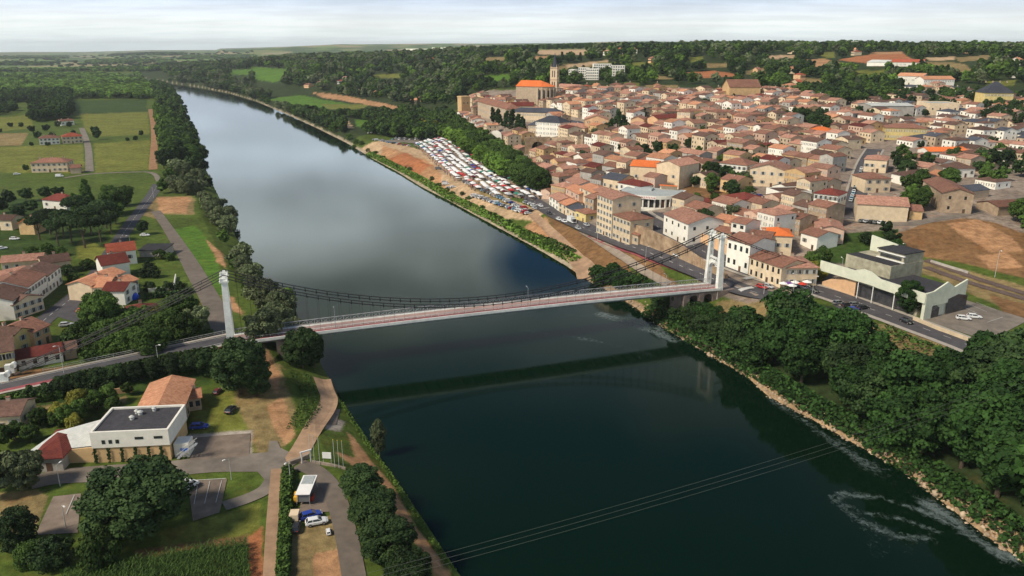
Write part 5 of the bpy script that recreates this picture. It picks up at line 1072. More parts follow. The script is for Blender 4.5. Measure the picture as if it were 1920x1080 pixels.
# ================================================================ right bank, near
Q = 'on the quay'
bld('white house with mossy brown roof at the start of the quay row', (1030,384), (1047,396), 11, 5.5, 'white', 'pink-brown', pitch=17, wins=(3,2))
bld('house with orange roof in the quay row behind the plane trees', (1047,396), (1062,404), 12, 5.2, 'cream', 'orange', pitch=17, wins=(2,2))
bld('low cream house with slate patch roof in the quay row', (1062,404), (1078,411), 12, 4.6, 'cream', 'slate', pitch=14, wins=(3,1))
bld('yellow curved-end quay house with brown roof', (1078,411), (1098,418), 14, 4.8, 'yellow', 'brown', 'hip', 17, wins=(2,1), side=(2,1))
bld('tall narrow stone house behind the yellow quay house', (1096,405), (1112,408), 16, 10, 'stone', 'pink-brown', pitch=15, wins=(2,3))
bld('tall cream five-storey apartment building with brown roof above the quay', (1118,436), (1146,447), 15, 18.5, 'cream', 'pink-brown', pitch=12, wins=(5,6), side=(2,3), ww=.9, wh=1.5, shut=True)
bld('cream three-storey house with brown roof beside the tall apartment building', (1148,448), (1180,460), 12, 11.5, 'cream', 'brown', 'hip', 18, wins=(5,3), side=(2,2))
bld('small stone outhouse with brown roof by the retaining wall', (1178,456), (1196,460), 6, 5, 'beige', 'brown', pitch=17, wins=(2,1), door=False)
def row(lst, group=None):
    for q in lst: bld(q[0], q[1], q[2], q[3], q[4], q[5], q[6], **(q[7] if len(q) > 7 else {}))
row([
 ('narrow house with orange roof stepping up behind the yellow quay house', (1060,378), (1085,392), 11, 8, 'pinkish', 'orange', dict(pitch=15, wins=(3,2))),
 ('cream house with orange-pink roof stepping up behind the quay row', (1086,385), (1112,398), 12, 10, 'cream', 'orange', dict(pitch=15, wins=(3,3))),
 ('house with pink-brown roof between quay row and apartment building', (1112,392), (1135,402), 10, 10, 'beige', 'pink-brown', dict(pitch=15, wins=(2,2))),
 ('white gabled house with mottled roof above the quay row', (1060,360), (1084,366), 11, 7, 'white', 'pink-brown', dict(pitch=17, wins=(2,2))),
 ('grey slate roofed cream house behind the apartment building', (1128,360), (1162,362), 13, 8, 'cream', 'slate', dict(pitch=18, wins=(3,1), door=False)),
 ('white house with dark red tiled roof and terrace beside the rounded shop', (1158,372), (1200,376), 10, 8.5, 'white', 'dark red', dict(kind='hip', pitch=20, wins=(3,2), side=(1,1), ww=.9)),
 ('tall cream building with bright orange roof behind the rounded shop', (1180,352), (1228,350), 14, 12, 'cream', 'bright orange', dict(pitch=18, wins=(2,1), door=False, chim=0)),
 ('tall blank cream gabled building behind the rounded shop', (1229,352), (1272,356), 18, 13, 'cream', 'pink-brown', dict(pitch=17, ridge='y', wins=(2,1), door=False, chim=0)),
 ('white house with open loggia and red-brown roof beside the upper street', (1243,440), (1288,462), 18, 9.5, 'white', 'pink-brown', dict(pitch=16, wins=(4,2), ww=1.2, side=(3,2), shut=False)),
 ('red-orange roofed house joined behind the white loggia house', (1335,440), (1372,450), 12, 7, 'cream', 'orange', dict(pitch=16, wins=(2,1))),
 ('small cream house with brown roof behind the dark round tree', (1338,452), (1368,460), 9, 5, 'cream', 'brown', dict(pitch=16, wins=(1,1), door=False)),
 ('white three-storey house with black balcony windows above the right portal', (1368,458), (1394,466), 10, 10, 'white', 'brown', dict(pitch=15, wins=(2,3), ww=1.6, shut=False)),
 ('tall white house with iron balconies beside the right portal', (1360,500), (1402,515), 13, 11.5, 'white', 'brown', dict(pitch=15, wins=(4,2), ww=1.2, wh=2.0, shut=False)),
 ('brown roofed house behind the tall white balcony house', (1400,478), (1440,486), 12, 8, 'pinkish', 'brown', dict(pitch=16, wins=(2,1))),
 ('pale house with flame orange roof and tiled dormer terrace', (1432,478), (1482,482), 13, 8.5, 'cream', 'bright orange', dict(kind='hip', pitch=20, wins=(3,1), side=(2,2), door=False)),
 ('cream shop row with arched ground floor and brown roof along the upper street', (1403,516), (1462,540), 13, 7.5, 'cream', 'brown', dict(pitch=16, wins=(6,2), ww=1.0, wh=1.9, shut=False)),
 ('cafe corner building with broad brown roof behind the parasols', (1463,538), (1530,536), 15, 7.0, 'cream', 'pink-brown', dict(kind='hip', pitch=17, wins=(5,2))),
 ('brown roofed pale house between cafe corner and gardens', (1500,458), (1530,472), 11, 6, 'white', 'brown', dict(pitch=17, wins=(2,1))),
 ('pair of long pink-brown roofs beside the hill street', (1530,455), (1580,458), 16, 6, 'pinkish', 'pink-brown', dict(pitch=16, ridge='y', wins=(3,1))),
 ('big white three-storey house with dark red hipped roof beside the hill street', (1522,402), (1566,411), 11, 10.5, 'white', 'dark red', dict(kind='hip', pitch=20, wins=(5,3), side=(3,2), ww=.9)),
 ('cream house with blank gabled wall and blue-grey door tower by the bare hill', (1604,416), (1700,416), 18, 8.0, 'cream', 'pink-brown', dict(pitch=14, wins=None, chim=2, side=(2,1))),
 ('wooden lean-to shed beside the blank cream gabled house', (1704,412), (1728,412), 7, 4, 'ochre', 'brown', dict(kind='shed', pitch=10, chim=0)),
 ('large stone barn with long brown roof and open arch', (1762,398), (1820,402), 34, 9.0, 'stone', 'brown', dict(pitch=18, ridge='y', wins=(2,2), shut=False, chim=0)),
 ('white terraced house with dark roof overlooking the hill street', (1458,385), (1520,380), 12, 6, 'white', 'dark brown', dict(kind='flat', wins=(5,1), door=False)),
 ('long white house with brown hipped roof above the gardens', (1345,332), (1398,338), 14, 8, 'white', 'brown', dict(kind='hip', pitch=20, wins=(6,2), side=(3,2))),
 ('big cream house with orange-brown roof beside the long white house', (1404,348), (1470,352), 18, 9, 'cream', 'pink-brown', dict(pitch=17, ridge='y', wins=(4,2), side=(4,2))),
 ('red roofed low house beside the rounded shop yard', (1290,395), (1330,390), 8, 4, 'cream', 'dark red', dict(pitch=17, chim=0)),
 ('cream house with broad pale roof at the top of the hill street', (1618,322), (1660,325), 16, 7, 'cream', 'pink-brown', dict(kind='hip', pitch=16, wins=(4,1), side=(2,1))),
 ('cream gabled villa beside the hill street', (1620,362), (1668,360), 14, 7, 'cream', 'brown', dict(kind='hip', pitch=18, wins=(3,2), side=(2,1))),
 ('white house with bright red roof in the far row', (1740,302), (1812,300), 12, 5.5, 'white', 'bright orange', dict(pitch=16, wins=(6,1), chim=2)),
 ('white villa with dark roof among the garden trees', (1782,334), (1826,332), 12, 5, 'white', 'dark brown', dict(kind='hip', pitch=22, wins=(4,1))),
 ('white bungalow with brown hipped roof at the park edge', (1700,350), (1752,346), 12, 5, 'white', 'dark brown', dict(kind='hip', pitch=20, wins=(4,1), chim=2)),
 ('low brown roofed shed group at the far right edge', (1870,405), (1935,400), 12, 4, 'stone', 'brown', dict(pitch=14, chim=0)),
])
# ---------------------------------------------------------------- special buildings on the right bank
def local(p1, p2):
    a, b, rz, L = frame_of(p1, p2); return a, rz, L
def block_rect(a, rz, x0, y0, x1, y1):
    c, s = math.cos(rz), math.sin(rz); BLOCK.append([(a[0]+x*c-y*s, a[1]+x*s+y*c) for x, y in ((x0,y0),(x1,y0),(x1,y1),(x0,y1))])
def text_obj(name, body, size, loc, rot, m, parent, ext=0.04, sx=1.0):
    cu = bpy.data.curves.new(name, 'FONT'); cu.body = body; cu.size = size; cu.extrude = ext; cu.align_x = 'CENTER'; cu.align_y = 'CENTER'; cu.materials.append(m)
    o = bpy.data.objects.new(name, cu); o.location = loc; o.rotation_euler = rot; link(o); me = bpy.data.meshes.new_from_object(o); bpy.data.objects.remove(o); o = inst(name, me, parent, loc, 0, (sx, 1, 1)); o.rotation_euler = rot; return o
M_REDS = mat('sign_red', (0.55,0.05,0.03), .6); M_SIGNW = mat('sign_white', (0.8,0.78,0.74), .6, .05)
def rounded_shop():
    a, rz, L = local((1168, 388), (1262, 384)); c = np.array(g1(1217, 381)); z = float(c[2])-.3; R = empty('rounded_shop', (c[0], c[1], z), rz); tag(R, 'rounded white corner shop with pillared glazed front and grey flat roof', 'shop')
    n = 18; rx, ry = 15.5, 11.5; pts = []
    for i in range(n+1):
        t = math.radians(172+196*i/n); pts.append((rx*math.cos(t), ry*math.sin(t)*1.05))
    pts += [(rx, 12), (-rx, 12)]
    w = MB(); w.prism([(x*.93, y*.93) for x, y in pts], -2, 4.6, M_GLASSW); w.build('glazed_front', R)
    f = MB(); f.prism(pts, 4.5, 6.1, WM['white']); f.build('fascia', R); fl = MB(); fl.prism(pts, -1.5, .35, WM['white']); fl.build('plinth', R)
    r = MB(); r.prism([(x*.95, y*.95) for x, y in pts], 6.1, 6.2, RM['grey flat']); ro = r.build('roof', R); q = MB(); q.box((-4, 4, 6.7), (9, 5, 1.0), RM['grey flat']); q.build('roof_light', ro)
    for i in range(1, n, 1):
        t = math.radians(172+196*i/n); p = MB(); p.box((rx*.97*math.cos(t), ry*.97*1.05*math.sin(t), 2.4), (.75, .55, 4.3), WM['white'], t+math.pi/2); p.build('pillar', R)
    for i in (3, 5, 12): 
        t = math.radians(172+196*(i+.5)/n); p = MB(); p.box((rx*.945*math.cos(t), ry*.945*1.05*math.sin(t), 2.3), (2.0, .2, 3.6), M_DOORM, t+math.pi/2); p.build('door', R)
    b = MB(); b.box((1.0, -ry*1.05-.35, 5.4), (11, .3, 1.5), M_SIGNW); s = b.build('sign', R); lt = MB(); rq = random.Random(6)
    for i in range(13):
        x = -3.9+i*.82; lt.box((x, -ry*1.05-.53, 5.4), (.16, .06, .95), M_REDS); lt.box((x+.2, -ry*1.05-.53, 5.4+rq.choice([-.38, 0, .38])), (.4, .06, .18), M_REDS)
    lt.build('lettering', s)
    o = MB(); o.box((7, 9, 8.3), (9, 2.2, .25), RM['bright orange']); o.box((7, 9.8, 7.2), (8.6, .4, 2.0), WM['cream']); o.build('orange_awning', R)
    block_rect(c, rz, -20, -30, 22, 16)
    # ad panel on the gable of the tall apartments
    g = g1(1163, 425); p = MB(); p.box((0, 0, 0), (3.4, .3, 5.0), M_SIGNW); s = p.build('wall_sign', loc=(g[0]+1.5, g[1]-1.0, g[2]+9.0), rz=0.2); tag(s, 'white poster panel with red emblem on the tall apartment gable', 'sign')
    e = MB(); e.box((0, -.17, -.6), (2.0, .05, 1.7), mat('poster_red', (0.5,0.12,0.13), .7)); e.build('emblem', s)
M_GLASSW = mat('shop_glass', (0.05,0.05,0.055), .15, .4, .5, spec=.6)
rounded_shop()
def hall():
    """pale green hall with projecting fascia and raised block"""
    a, rz, L = local((1552, 540), (1728, 600)); b2 = g1(1785, 575); R = empty('pale_green_hall', tuple(a), rz); tag(R, 'pale green and white modern hall with folded fascia beside the railway', 'hall')
    z = min(a[2], b2[2])-a[2]; c, s = math.cos(rz), math.sin(rz); L2 = L+0; D = 18.0; FZ = 7.6
    w = MB(); w.prism([(6,1.5),(L2-3,1.5),(L2,D),(4,D)], -2, FZ-.3, WM['old cream']); w.build('wall', R)
    br = MB(); br.prism([(-3,.4),(11,.4),(11,.9),(3,6)], [-1]*4, [1.5,6.4,6.4,5.5], WM['peach']); br.build('brick_wing', R)
    gl = MB(); gl.box((L2*.53, 1.42, 2.4), (L2*.62, .12, 4.6), M_GLASSW); gl.build('glazed_front', R)
    # folded fascia along the street and on the end
    f = MB(); xs = [-4, L2*.28, L2*.38, L2*.46, L2*.56, L2+.5]; tp = [9.2, 9.3, 10.6, 10.4, 8.9, 8.6]; bt = [5.6, 5.8, 5.9, 5.9, 5.7, 5.4]
    for i in range(5): f.prism([(xs[i],-.6),(xs[i+1],-.6),(xs[i+1],-.1),(xs[i],-.1)], [bt[i],bt[i+1],bt[i+1],bt[i]], [tp[i],tp[i+1],tp[i+1],tp[i]], WM['green white'])
    f.build('street_fascia', R)
    g = MB(); ys = [-.2, D*.18, D*.52, D*.72, D*1.05]; tp = [8.6, 8.9, 11.2, 9.0, 10.8]
    for i in range(4): g.prism([(L2+.1,ys[i]),(L2+.6,ys[i]),(L2+.6,ys[i+1]),(L2+.1,ys[i+1])], [4.2 if 0 < i < 3 else -1]*4, [tp[i],tp[i],tp[i+1],tp[i+1]], WM['green white'])
    g.build('end_fascia', R)
    e = MB(); e.prism([(L2-.6,0),(L2+.1,0),(L2+.1,D),(L2-.6,D)], -2, 8.4, WM['green white']); e.build('end_wall', R)
    for y0, y1, h in ((3.2, 6.8, 3.2), (10.5, 20, 5.4)):
        q = MB(); q.add([(L2+.62, y0, .1), (L2+.62, y1, .1), (L2+.62, y1, h), (L2+.62, (y0+y1)/2, h+1.0), (L2+.62, y0, h)], [(0,1,2,3,4)], M_GLASSW); q.add([(L2+.55, y0, .1), (L2+.55, y1, .1), (L2+.55, y1, h), (L2+.55, (y0+y1)/2, h+1.0), (L2+.55, y0, h)], [(4,3,2,1,0)], M_GLASSW); q.build('doorway', R)
    r = MB(); r.prism([(3,0),(L2,0),(L2,D),(3,D)], FZ-.3, FZ, RM['dark flat']); r.build('roof', R)
    x0, x1, y0, y1 = 1, L2*.52, 6, D+4; u = MB(); u.prism([(x0,y0),(x1,y0),(x1,y1),(x0,y1)], 5, 12.0, WM['old cream']); u.build('raised_block', R)
    v = MB(); v.prism([(x0+8,y0+6),(x1-.2,y0+6),(x1-.2,y1-.2),(x0+8,y1-.2)], 12.0, 15.2, WM['old cream']); v.build('clerestory_block', R)
    ck = MB(); ck.box(((x0+8+x1)/2, y0+5.94, 13.4), (x1-x0-10, .12, 1.0), M_GLASSW); ck.build('clerestory_window', R)
    k = MB(); k.box(((x0+8+x1)/2, y0+5.8, 14.6), (x1-x0-7.4, .7, .3), M_SIGNW); k.box(((x0+8+x1)/2, y0+5.8, 12.4), (x1-x0-7.4, .7, .3), M_SIGNW); k.build('sill', R)
    t = MB(); t.prism([(x0+7.6,y0+5.6),(x1,y0+5.6),(x1,y1),(x0+7.6,y1)], 15.2, 15.5, RM['dark flat']); t.prism([(x0+.3,y0+.3),(x1-.3,y0+.3),(x1-.3,y0+5.4),(x0+.3,y0+5.4)], 12.0, 12.15, RM['dark flat']); t.build('upper_roof', R)
    fin = MB(); fin.prism([(x0-.2,y0+12),(x0+9,y0+14),(x0+9,y0+14.6),(x0-.2,y0+12.6)], 10, [17.5,15.8,15.8,17.5], WM['green white']); fin.build('fin_wall', R)
    for x in (L2*.34, L2*.50, L2*.72): p = MB(); p.tube((x, -.35, -.5), (x, -.35, 5.6), .16, M_SIGNW, 8); p.build('column', R)
    block_rect(a, rz, -8, -4, L2+5, D+8)
hall()
def church():
    a, rz, L = local((985, 196), (1032, 196)); c = a; R = empty('church', (c[0], c[1], c[2]), rz+0.15); tag(R, 'stone church with orange roof, buttressed apse and tall pointed bell tower', 'church')
    S_ = L/25.0; w = MB(); n = 9; X = L; ap = [(X*.55+X*.42*math.cos(math.radians(-100+190*i/n)), X*.40*math.sin(math.radians(-100+190*i/n))+X*.35) for i in range(n+1)]
    fp = [(-X*.35,-.5)]+ap+[(-X*.35, X*.8)]; h = X*.62; w.prism(fp, -6, h, WM['beige']); w.build('wall', R)
    r = MB(); apex = (X*.45, X*.36, h*1.32); ap2 = (-X*.3, X*.36, h*1.32); o = [(x*1.03-.3, y*1.05-.5, h+.05) for x, y in fp]; k = len(o); vs = o+[apex, ap2]; fs = [(i, i+1, k) for i in range(1, k-2)]+[(0, 1, k, k+1), (k-2, k-1, k+1, k), (k-1, 0, k+1)]
    r.add(vs, fs, RM['bright orange']); r.build('roof', R)
    for i in range(0, n): 
        x, y = ap[i]; x2, y2 = ap[i+1]; b = MB(); b.box((x*1.03-.4, y*1.03-.8, h*.42), (1.1, 1.6, h*1.0), WM['beige'], math.atan2(y-X*.35, x-X*.55)); b.build('buttress', R)
        q = MB(); q.box(((x+x2)/2*1.005, (y+y2)/2-.05, h*.5), (1.3, .4, h*.62), M_GLASS, math.atan2(y2-y, x2-x)); q.build('window', R)
    tx, ty = X*.74, X*1.0; th = 33*S_*.95; tw = 6.4*S_; t = MB(); t.box((tx, ty, th/2-3), (tw, tw, th+6), WM['cream']); 
    for lv in (th*.42, th*.66, th*.98): t.box((tx, ty, lv), (tw+.6, tw+.6, .5), WM['stone'])
    t.build('bell_tower', R)
    for dx, dy, rr in ((0,-1,0), (-1,0,-math.pi/2), (1,0,math.pi/2)):
        for lv, hh in ((th*.82, 5.5), (th*.53, 4.5)):
            for o2 in (-1.1, 1.1):
                q = MB(); q.box((0, 0, 0), (.9, .12, hh*S_), M_GLASS); q.build('belfry_opening', R, loc=(tx+dx*(tw/2+.04)+(o2 if dy else 0), ty+dy*(tw/2+.04)+(o2 if dx else 0), lv), rz=rr)
    sp = MB(); z0 = th+.2; vs = [(tx+math.cos(i*math.pi/4)*tw*.42, ty+math.sin(i*math.pi/4)*tw*.42, z0) for i in range(8)]+[(tx, ty, z0+12.5*S_)]; sp.add(vs, [(i, (i+1) % 8, 8) for i in range(8)], RM['slate'])
    sp.build('spire', R)
    for q in ((-1,-1),(1,-1),(1,1),(-1,1)): p = MB(); p.tube((tx+q[0]*tw*.42, ty+q[1]*tw*.42, th), (tx+q[0]*tw*.42, ty+q[1]*tw*.42, th+3.4), .5, WM['beige'], 6, .05); p.build('pinnacle', R)
    block_rect(c, rz, -12, -8, X+6, X*1.2)
church()
def tower(label, px, py, w, h, m='stone', name='stone_tower', roof=None):
    g = g1(px, py); R = MB(); R.box((0, 0, h/2-3), (w, w, h+6), WM[m]); R.box((0, 0, h-.6), (w+.7, w+.7, 1.0), WM[m]); o = R.build(name, loc=tuple(g), rz=.5); tag(o, label, 'tower')
    for k in (-1, 1): q = MB(); q.box((k*w*.22, -w/2-.02, h*.65), (.9, .1, 1.8), M_GLASS); q.build('window', o)
    BLOCK.append([(g[0]+x, g[1]+y) for x, y in ((-w,-w),(w,-w),(w,w),(-w,w))])
tower('square ruined stone tower left of the priory', 870, 216, 10, 20, 'ochre')
row([
 ('long three-storey priory wing with red roof facing the river', (896,222), (950,232), 14, 17, 'beige', 'brown', dict(name='priory', cat='priory', kind='hip', pitch=30, wins=(12,3), ww=1.2, wh=2, chim=4, pane=False)),
 ('pale priory range with red roof joining the church', (952,226), (1000,215), 13, 13, 'cream', 'dark red', dict(name='priory', cat='priory', pitch=24, wins=(8,2), pane=False)),
 ('pale long wing with slate roof below the church', (958,232), (1050,224), 13, 10.5, 'cream', 'slate', dict(kind='hip', pitch=26, wins=(14,2), pane=False, chim=3, cat='school', name='school_wing')),
 ('second long cream wing with slate roof in front of the first', (990,262), (1100,232), 13, 12, 'cream', 'slate', dict(kind='hip', pitch=26, wins=(16,3), pane=False, chim=3, cat='school', name='school_wing')),
 ('white mansion with dormered slate mansard roof', (1004,262), (1050,254), 16, 15, 'white', 'slate', dict(kind='hip', pitch=28, wins=(7,4), lside=(3,4), pane=False, chim=3, ww=.9)),
 ('cream house with pink roof on the stone terrace beside the mansion', (1046,258), (1096,252), 16, 9, 'cream', 'pink-brown', dict(kind='hip', pitch=18, wins=(5,2), pane=False)),
 ('red-brown roofed ochre house beside the tall conifer', (1096,246), (1140,240), 16, 9, 'peach', 'pink-brown', dict(pitch=20, ridge='y', wins=(3,2), pane=False)),
 ('orange walled gabled house right of the tall conifer', (1182,243), (1206,243), 14, 8, 'peach', 'brown', dict(pitch=22, ridge='y', chim=0)),
 ('orange gabled house with long dark red roof among the roofs', (1213,240), (1232,243), 26, 8, 'peach', 'dark red', dict(pitch=24, ridge='y', chim=0, side=(5,1), pane=False)),
 ('broad cream town house with flat brown roof in mid town', (1268,238), (1292,240), 16, 12, 'cream', 'brown', dict(kind='hip', pitch=16, wins=(3,3), pane=False)),
 ('tall yellow fronted town house in mid town', (1294,238), (1316,236), 14, 12, 'yellow', 'brown', dict(kind='hip', pitch=16, wins=(3,3), pane=False)),
 ('stone market hall with stepped gable ends and grey roof', (1366,192), (1424,190), 22, 14, 'ochre', 'brown', dict(pitch=30, wins=None, chim=0, cat='hall', name='stone_hall')),
 ('low cream building right of the church', (1042,176), (1082,178), 14, 8, 'cream', 'pink-brown', dict(pitch=18, wins=(5,1), pane=False)),
 ('grey blocky house behind the roofs right of the church', (1142,178), (1163,178), 16, 10, 'beige', 'brown', dict(kind='hip', pitch=18, wins=(3,2), pane=False)),
 ('second blocky cream house behind the roofs', (1168,178), (1191,178), 16, 10, 'cream', 'brown', dict(kind='hip', pitch=18, wins=(3,2), pane=False)),
 ('long white school building with orange roof at the town edge', (1730,166), (1788,163), 16, 9, 'white', 'pale orange', dict(pitch=20, wins=(9,2), pane=False, chim=0)),
 ('pale school block with orange roof left of the long school', (1680,158), (1728,160), 16, 9, 'white', 'pale orange', dict(pitch=20, wins=(7,1), pane=False, chim=0)),
 ('long grey warehouse with pale roof in the far right town', (1632,218), (1712,218), 26, 8, 'grey', 'pale metal', dict(pitch=6, chim=0, cat='warehouse', name='warehouse')),
 ('cream warehouse with pale flat roof and louvres', (1740,216), (1796,216), 24, 9, 'cream', 'pale metal', dict(kind='flat', wins=(4,1), cat='warehouse', name='warehouse', pane=False, shut=False)),
 ('yellow chateau with slate roof and many windows at the right edge', (1842,206), (1896,204), 20, 14, 'yellow', 'slate', dict(kind='hip', pitch=40, wins=(8,3), pane=False, chim=4, cat='chateau', name='chateau')),
 ('yellow long building with brown roof in the right middle town', (1657,262), (1735,264), 14, 8, 'yellow', 'brown', dict(kind='hip', pitch=18, wins=(8,2), pane=False)),
 ('white house with bright red roof in the right middle town', (1508,262), (1560,264), 14, 6, 'white', 'bright orange', dict(kind='hip', pitch=20, wins=(5,1), pane=False)),
 ('row of white chalet shops with red roofs on the far hillside', (1670,126), (1730,126), 16, 6, 'white', 'red', dict(pitch=22, wins=(8,1), pane=False)),
 ('white farm buildings on the far hillside', (1625,124), (1662,124), 16, 5, 'white', 'pale metal', dict(pitch=18, chim=0)),
 ('long white shed at the upper right edge', (1892,146), (1935,147), 20, 6, 'white', 'pale metal', dict(kind='flat', cat='warehouse', name='warehouse')),
])
for i, (x0, x1, y, h, lb) in enumerate([(1066,1078,150,14,'white apartment slab, lowest of the hillside blocks'), (1084,1104,146,14,'white apartment slab beside the tall cypress on the hillside'), (1098,1122,150,15,'white apartment slab in front of the others on the hillside'), (1113,1146,138,14,'long white apartment slab at the back of the hillside blocks'), (1144,1171,143,15,'white apartment slab, rightmost of the hillside blocks')]):
    bld(lb, (x0, y), (x1, y), 14, h*0.85, 'white', 'dark flat', 'flat', wins=(max(3, int((x1-x0)/4)), 4), pane=False, shut=False, door=False, name='apartment_block', cat='apartments', group='white hillside apartment blocks', ww=1.6, clear=45)
def round_gable():
    g = g1(930, 270); R = empty('gabled_house', tuple(g), -0.5); tag(R, 'long pink-brown roofed house with white rounded gable beside the plane avenue', 'house'); n = 10
    pts = [(-5.5, -2), (5.5, -2)]+[(5.5*math.cos(math.pi*i/n), 7+4.0*math.sin(math.pi*i/n)) for i in range(n+1)]
    w = MB(); w.add([(x, -.3, z) for x, z in pts]+[(x, .3, z) for x, z in pts], [tuple(range(len(pts))), tuple(range(len(pts), 2*len(pts)))[::-1]]+[(i, i+len(pts), (i+1) % len(pts)+len(pts), (i+1) % len(pts)) for i in range(len(pts))], WM['white']); w.build('gable', R)
    q, r = wall_roof(26, 9.5, 7, 20, 'gable', WM['cream'], RM['pink-brown']); a = q.build('wall', R, loc=(-4.7, .4, 0), rz=0.0); a.rotation_euler = (0, 0, math.radians(80)); a.location = (5.2, .5, 0)
    b = r.build('roof', R); b.rotation_euler = a.rotation_euler; b.location = a.location
    block_rect(g, -.5, -7, -3, 8, 28)
round_gable()
def tunnel():
    g = g1(1008, 284); R = empty('tunnel_portal', tuple(g), 0.15); tag(R, 'dark arched tunnel mouth in a stone wall below the mansion', 'tunnel'); n = 10
    w = MB(); rr = 4.6; arc = [(rr*math.cos(math.pi*i/n), 3+rr*math.sin(math.pi*i/n)) for i in range(n+1)]
    for i in range(n):
        (x0, z0), (x1, z1) = arc[i], arc[i+1]; w.add([(x0,0,z0),(x1,0,z1),(x1,0,10.5),(x0,0,10.5)], [(0,1,2,3)], M_RUB)
    w.box((7.3, .5, 4.2), (5.3, 1, 12.6), M_RUB); w.box((-7.3, .5, 4.2), (5.3, 1, 12.6), M_RUB); w.box((0, .6, 10.8), (20, 1.4, .8), WM['stone']); w.build('portal_wall', R)
    d = MB(); arc2 = arc+[(-rr, -2), (rr, -2)]; d.add([(x, 1.2, z) for x, z in arc2]+[(x, 9, z) for x, z in arc2], [tuple(range(len(arc2), 2*len(arc2)))]+[(i, (i+1) % len(arc2), (i+1) % len(arc2)+len(arc2), i+len(arc2)) for i in range(len(arc2))], mat('tunnel_dark', (0.012,0.011,0.012), .95)); d.build('bore', R)
    w2 = g1(1060, 268); stone_wall('grey stone terrace wall below the cream terrace house', [(1022,276),(1060,274),(1094,270)], 7, 1.5, WM['stone']); block_rect(g, .15, -12, -12, 12, 4)
tunnel()
# ---------------------------------------------------------------- the packed town
LANDM = [(1015,180,'near the church'),(925,215,'near the priory'),(1030,240,'below the slate roofed wings'),(1165,245,'around the tall conifers in mid town'),(1290,235,'around the tall yellow town house'),(1395,190,'near the stone market hall'),(1170,190,'behind mid town under the wooded hill'),(1000,300,'beside the plane avenue'),(1060,330,'above the quay row'),(1110,300,'above the tunnel mouth'),(1215,320,'behind the rounded shop'),
 (1330,300,'beside the terraced gardens'),(1440,320,'left of the hill street'),(1500,280,'in the right middle town'),(1560,340,'beside the hill street'),(1690,260,'around the long yellow building'),(1670,215,'around the grey warehouse'),(1770,215,'beside the cream warehouse'),(1870,240,'below the yellow chateau'),(1740,165,'around the long school'),(1750,310,'beyond the stone barn'),(1880,320,'along the right edge'),(1450,440,'above the cafe corner'),(1400,420,'behind the right portal'),(1300,180,'under the far hillside fields'),(1520,190,'in the far right quarter'),(1420,240,'right of mid town')]
def near_phrase(px, py): return min(LANDM, key=lambda l: (px-l[0])**2+((py-l[1])*2)**2)[2]
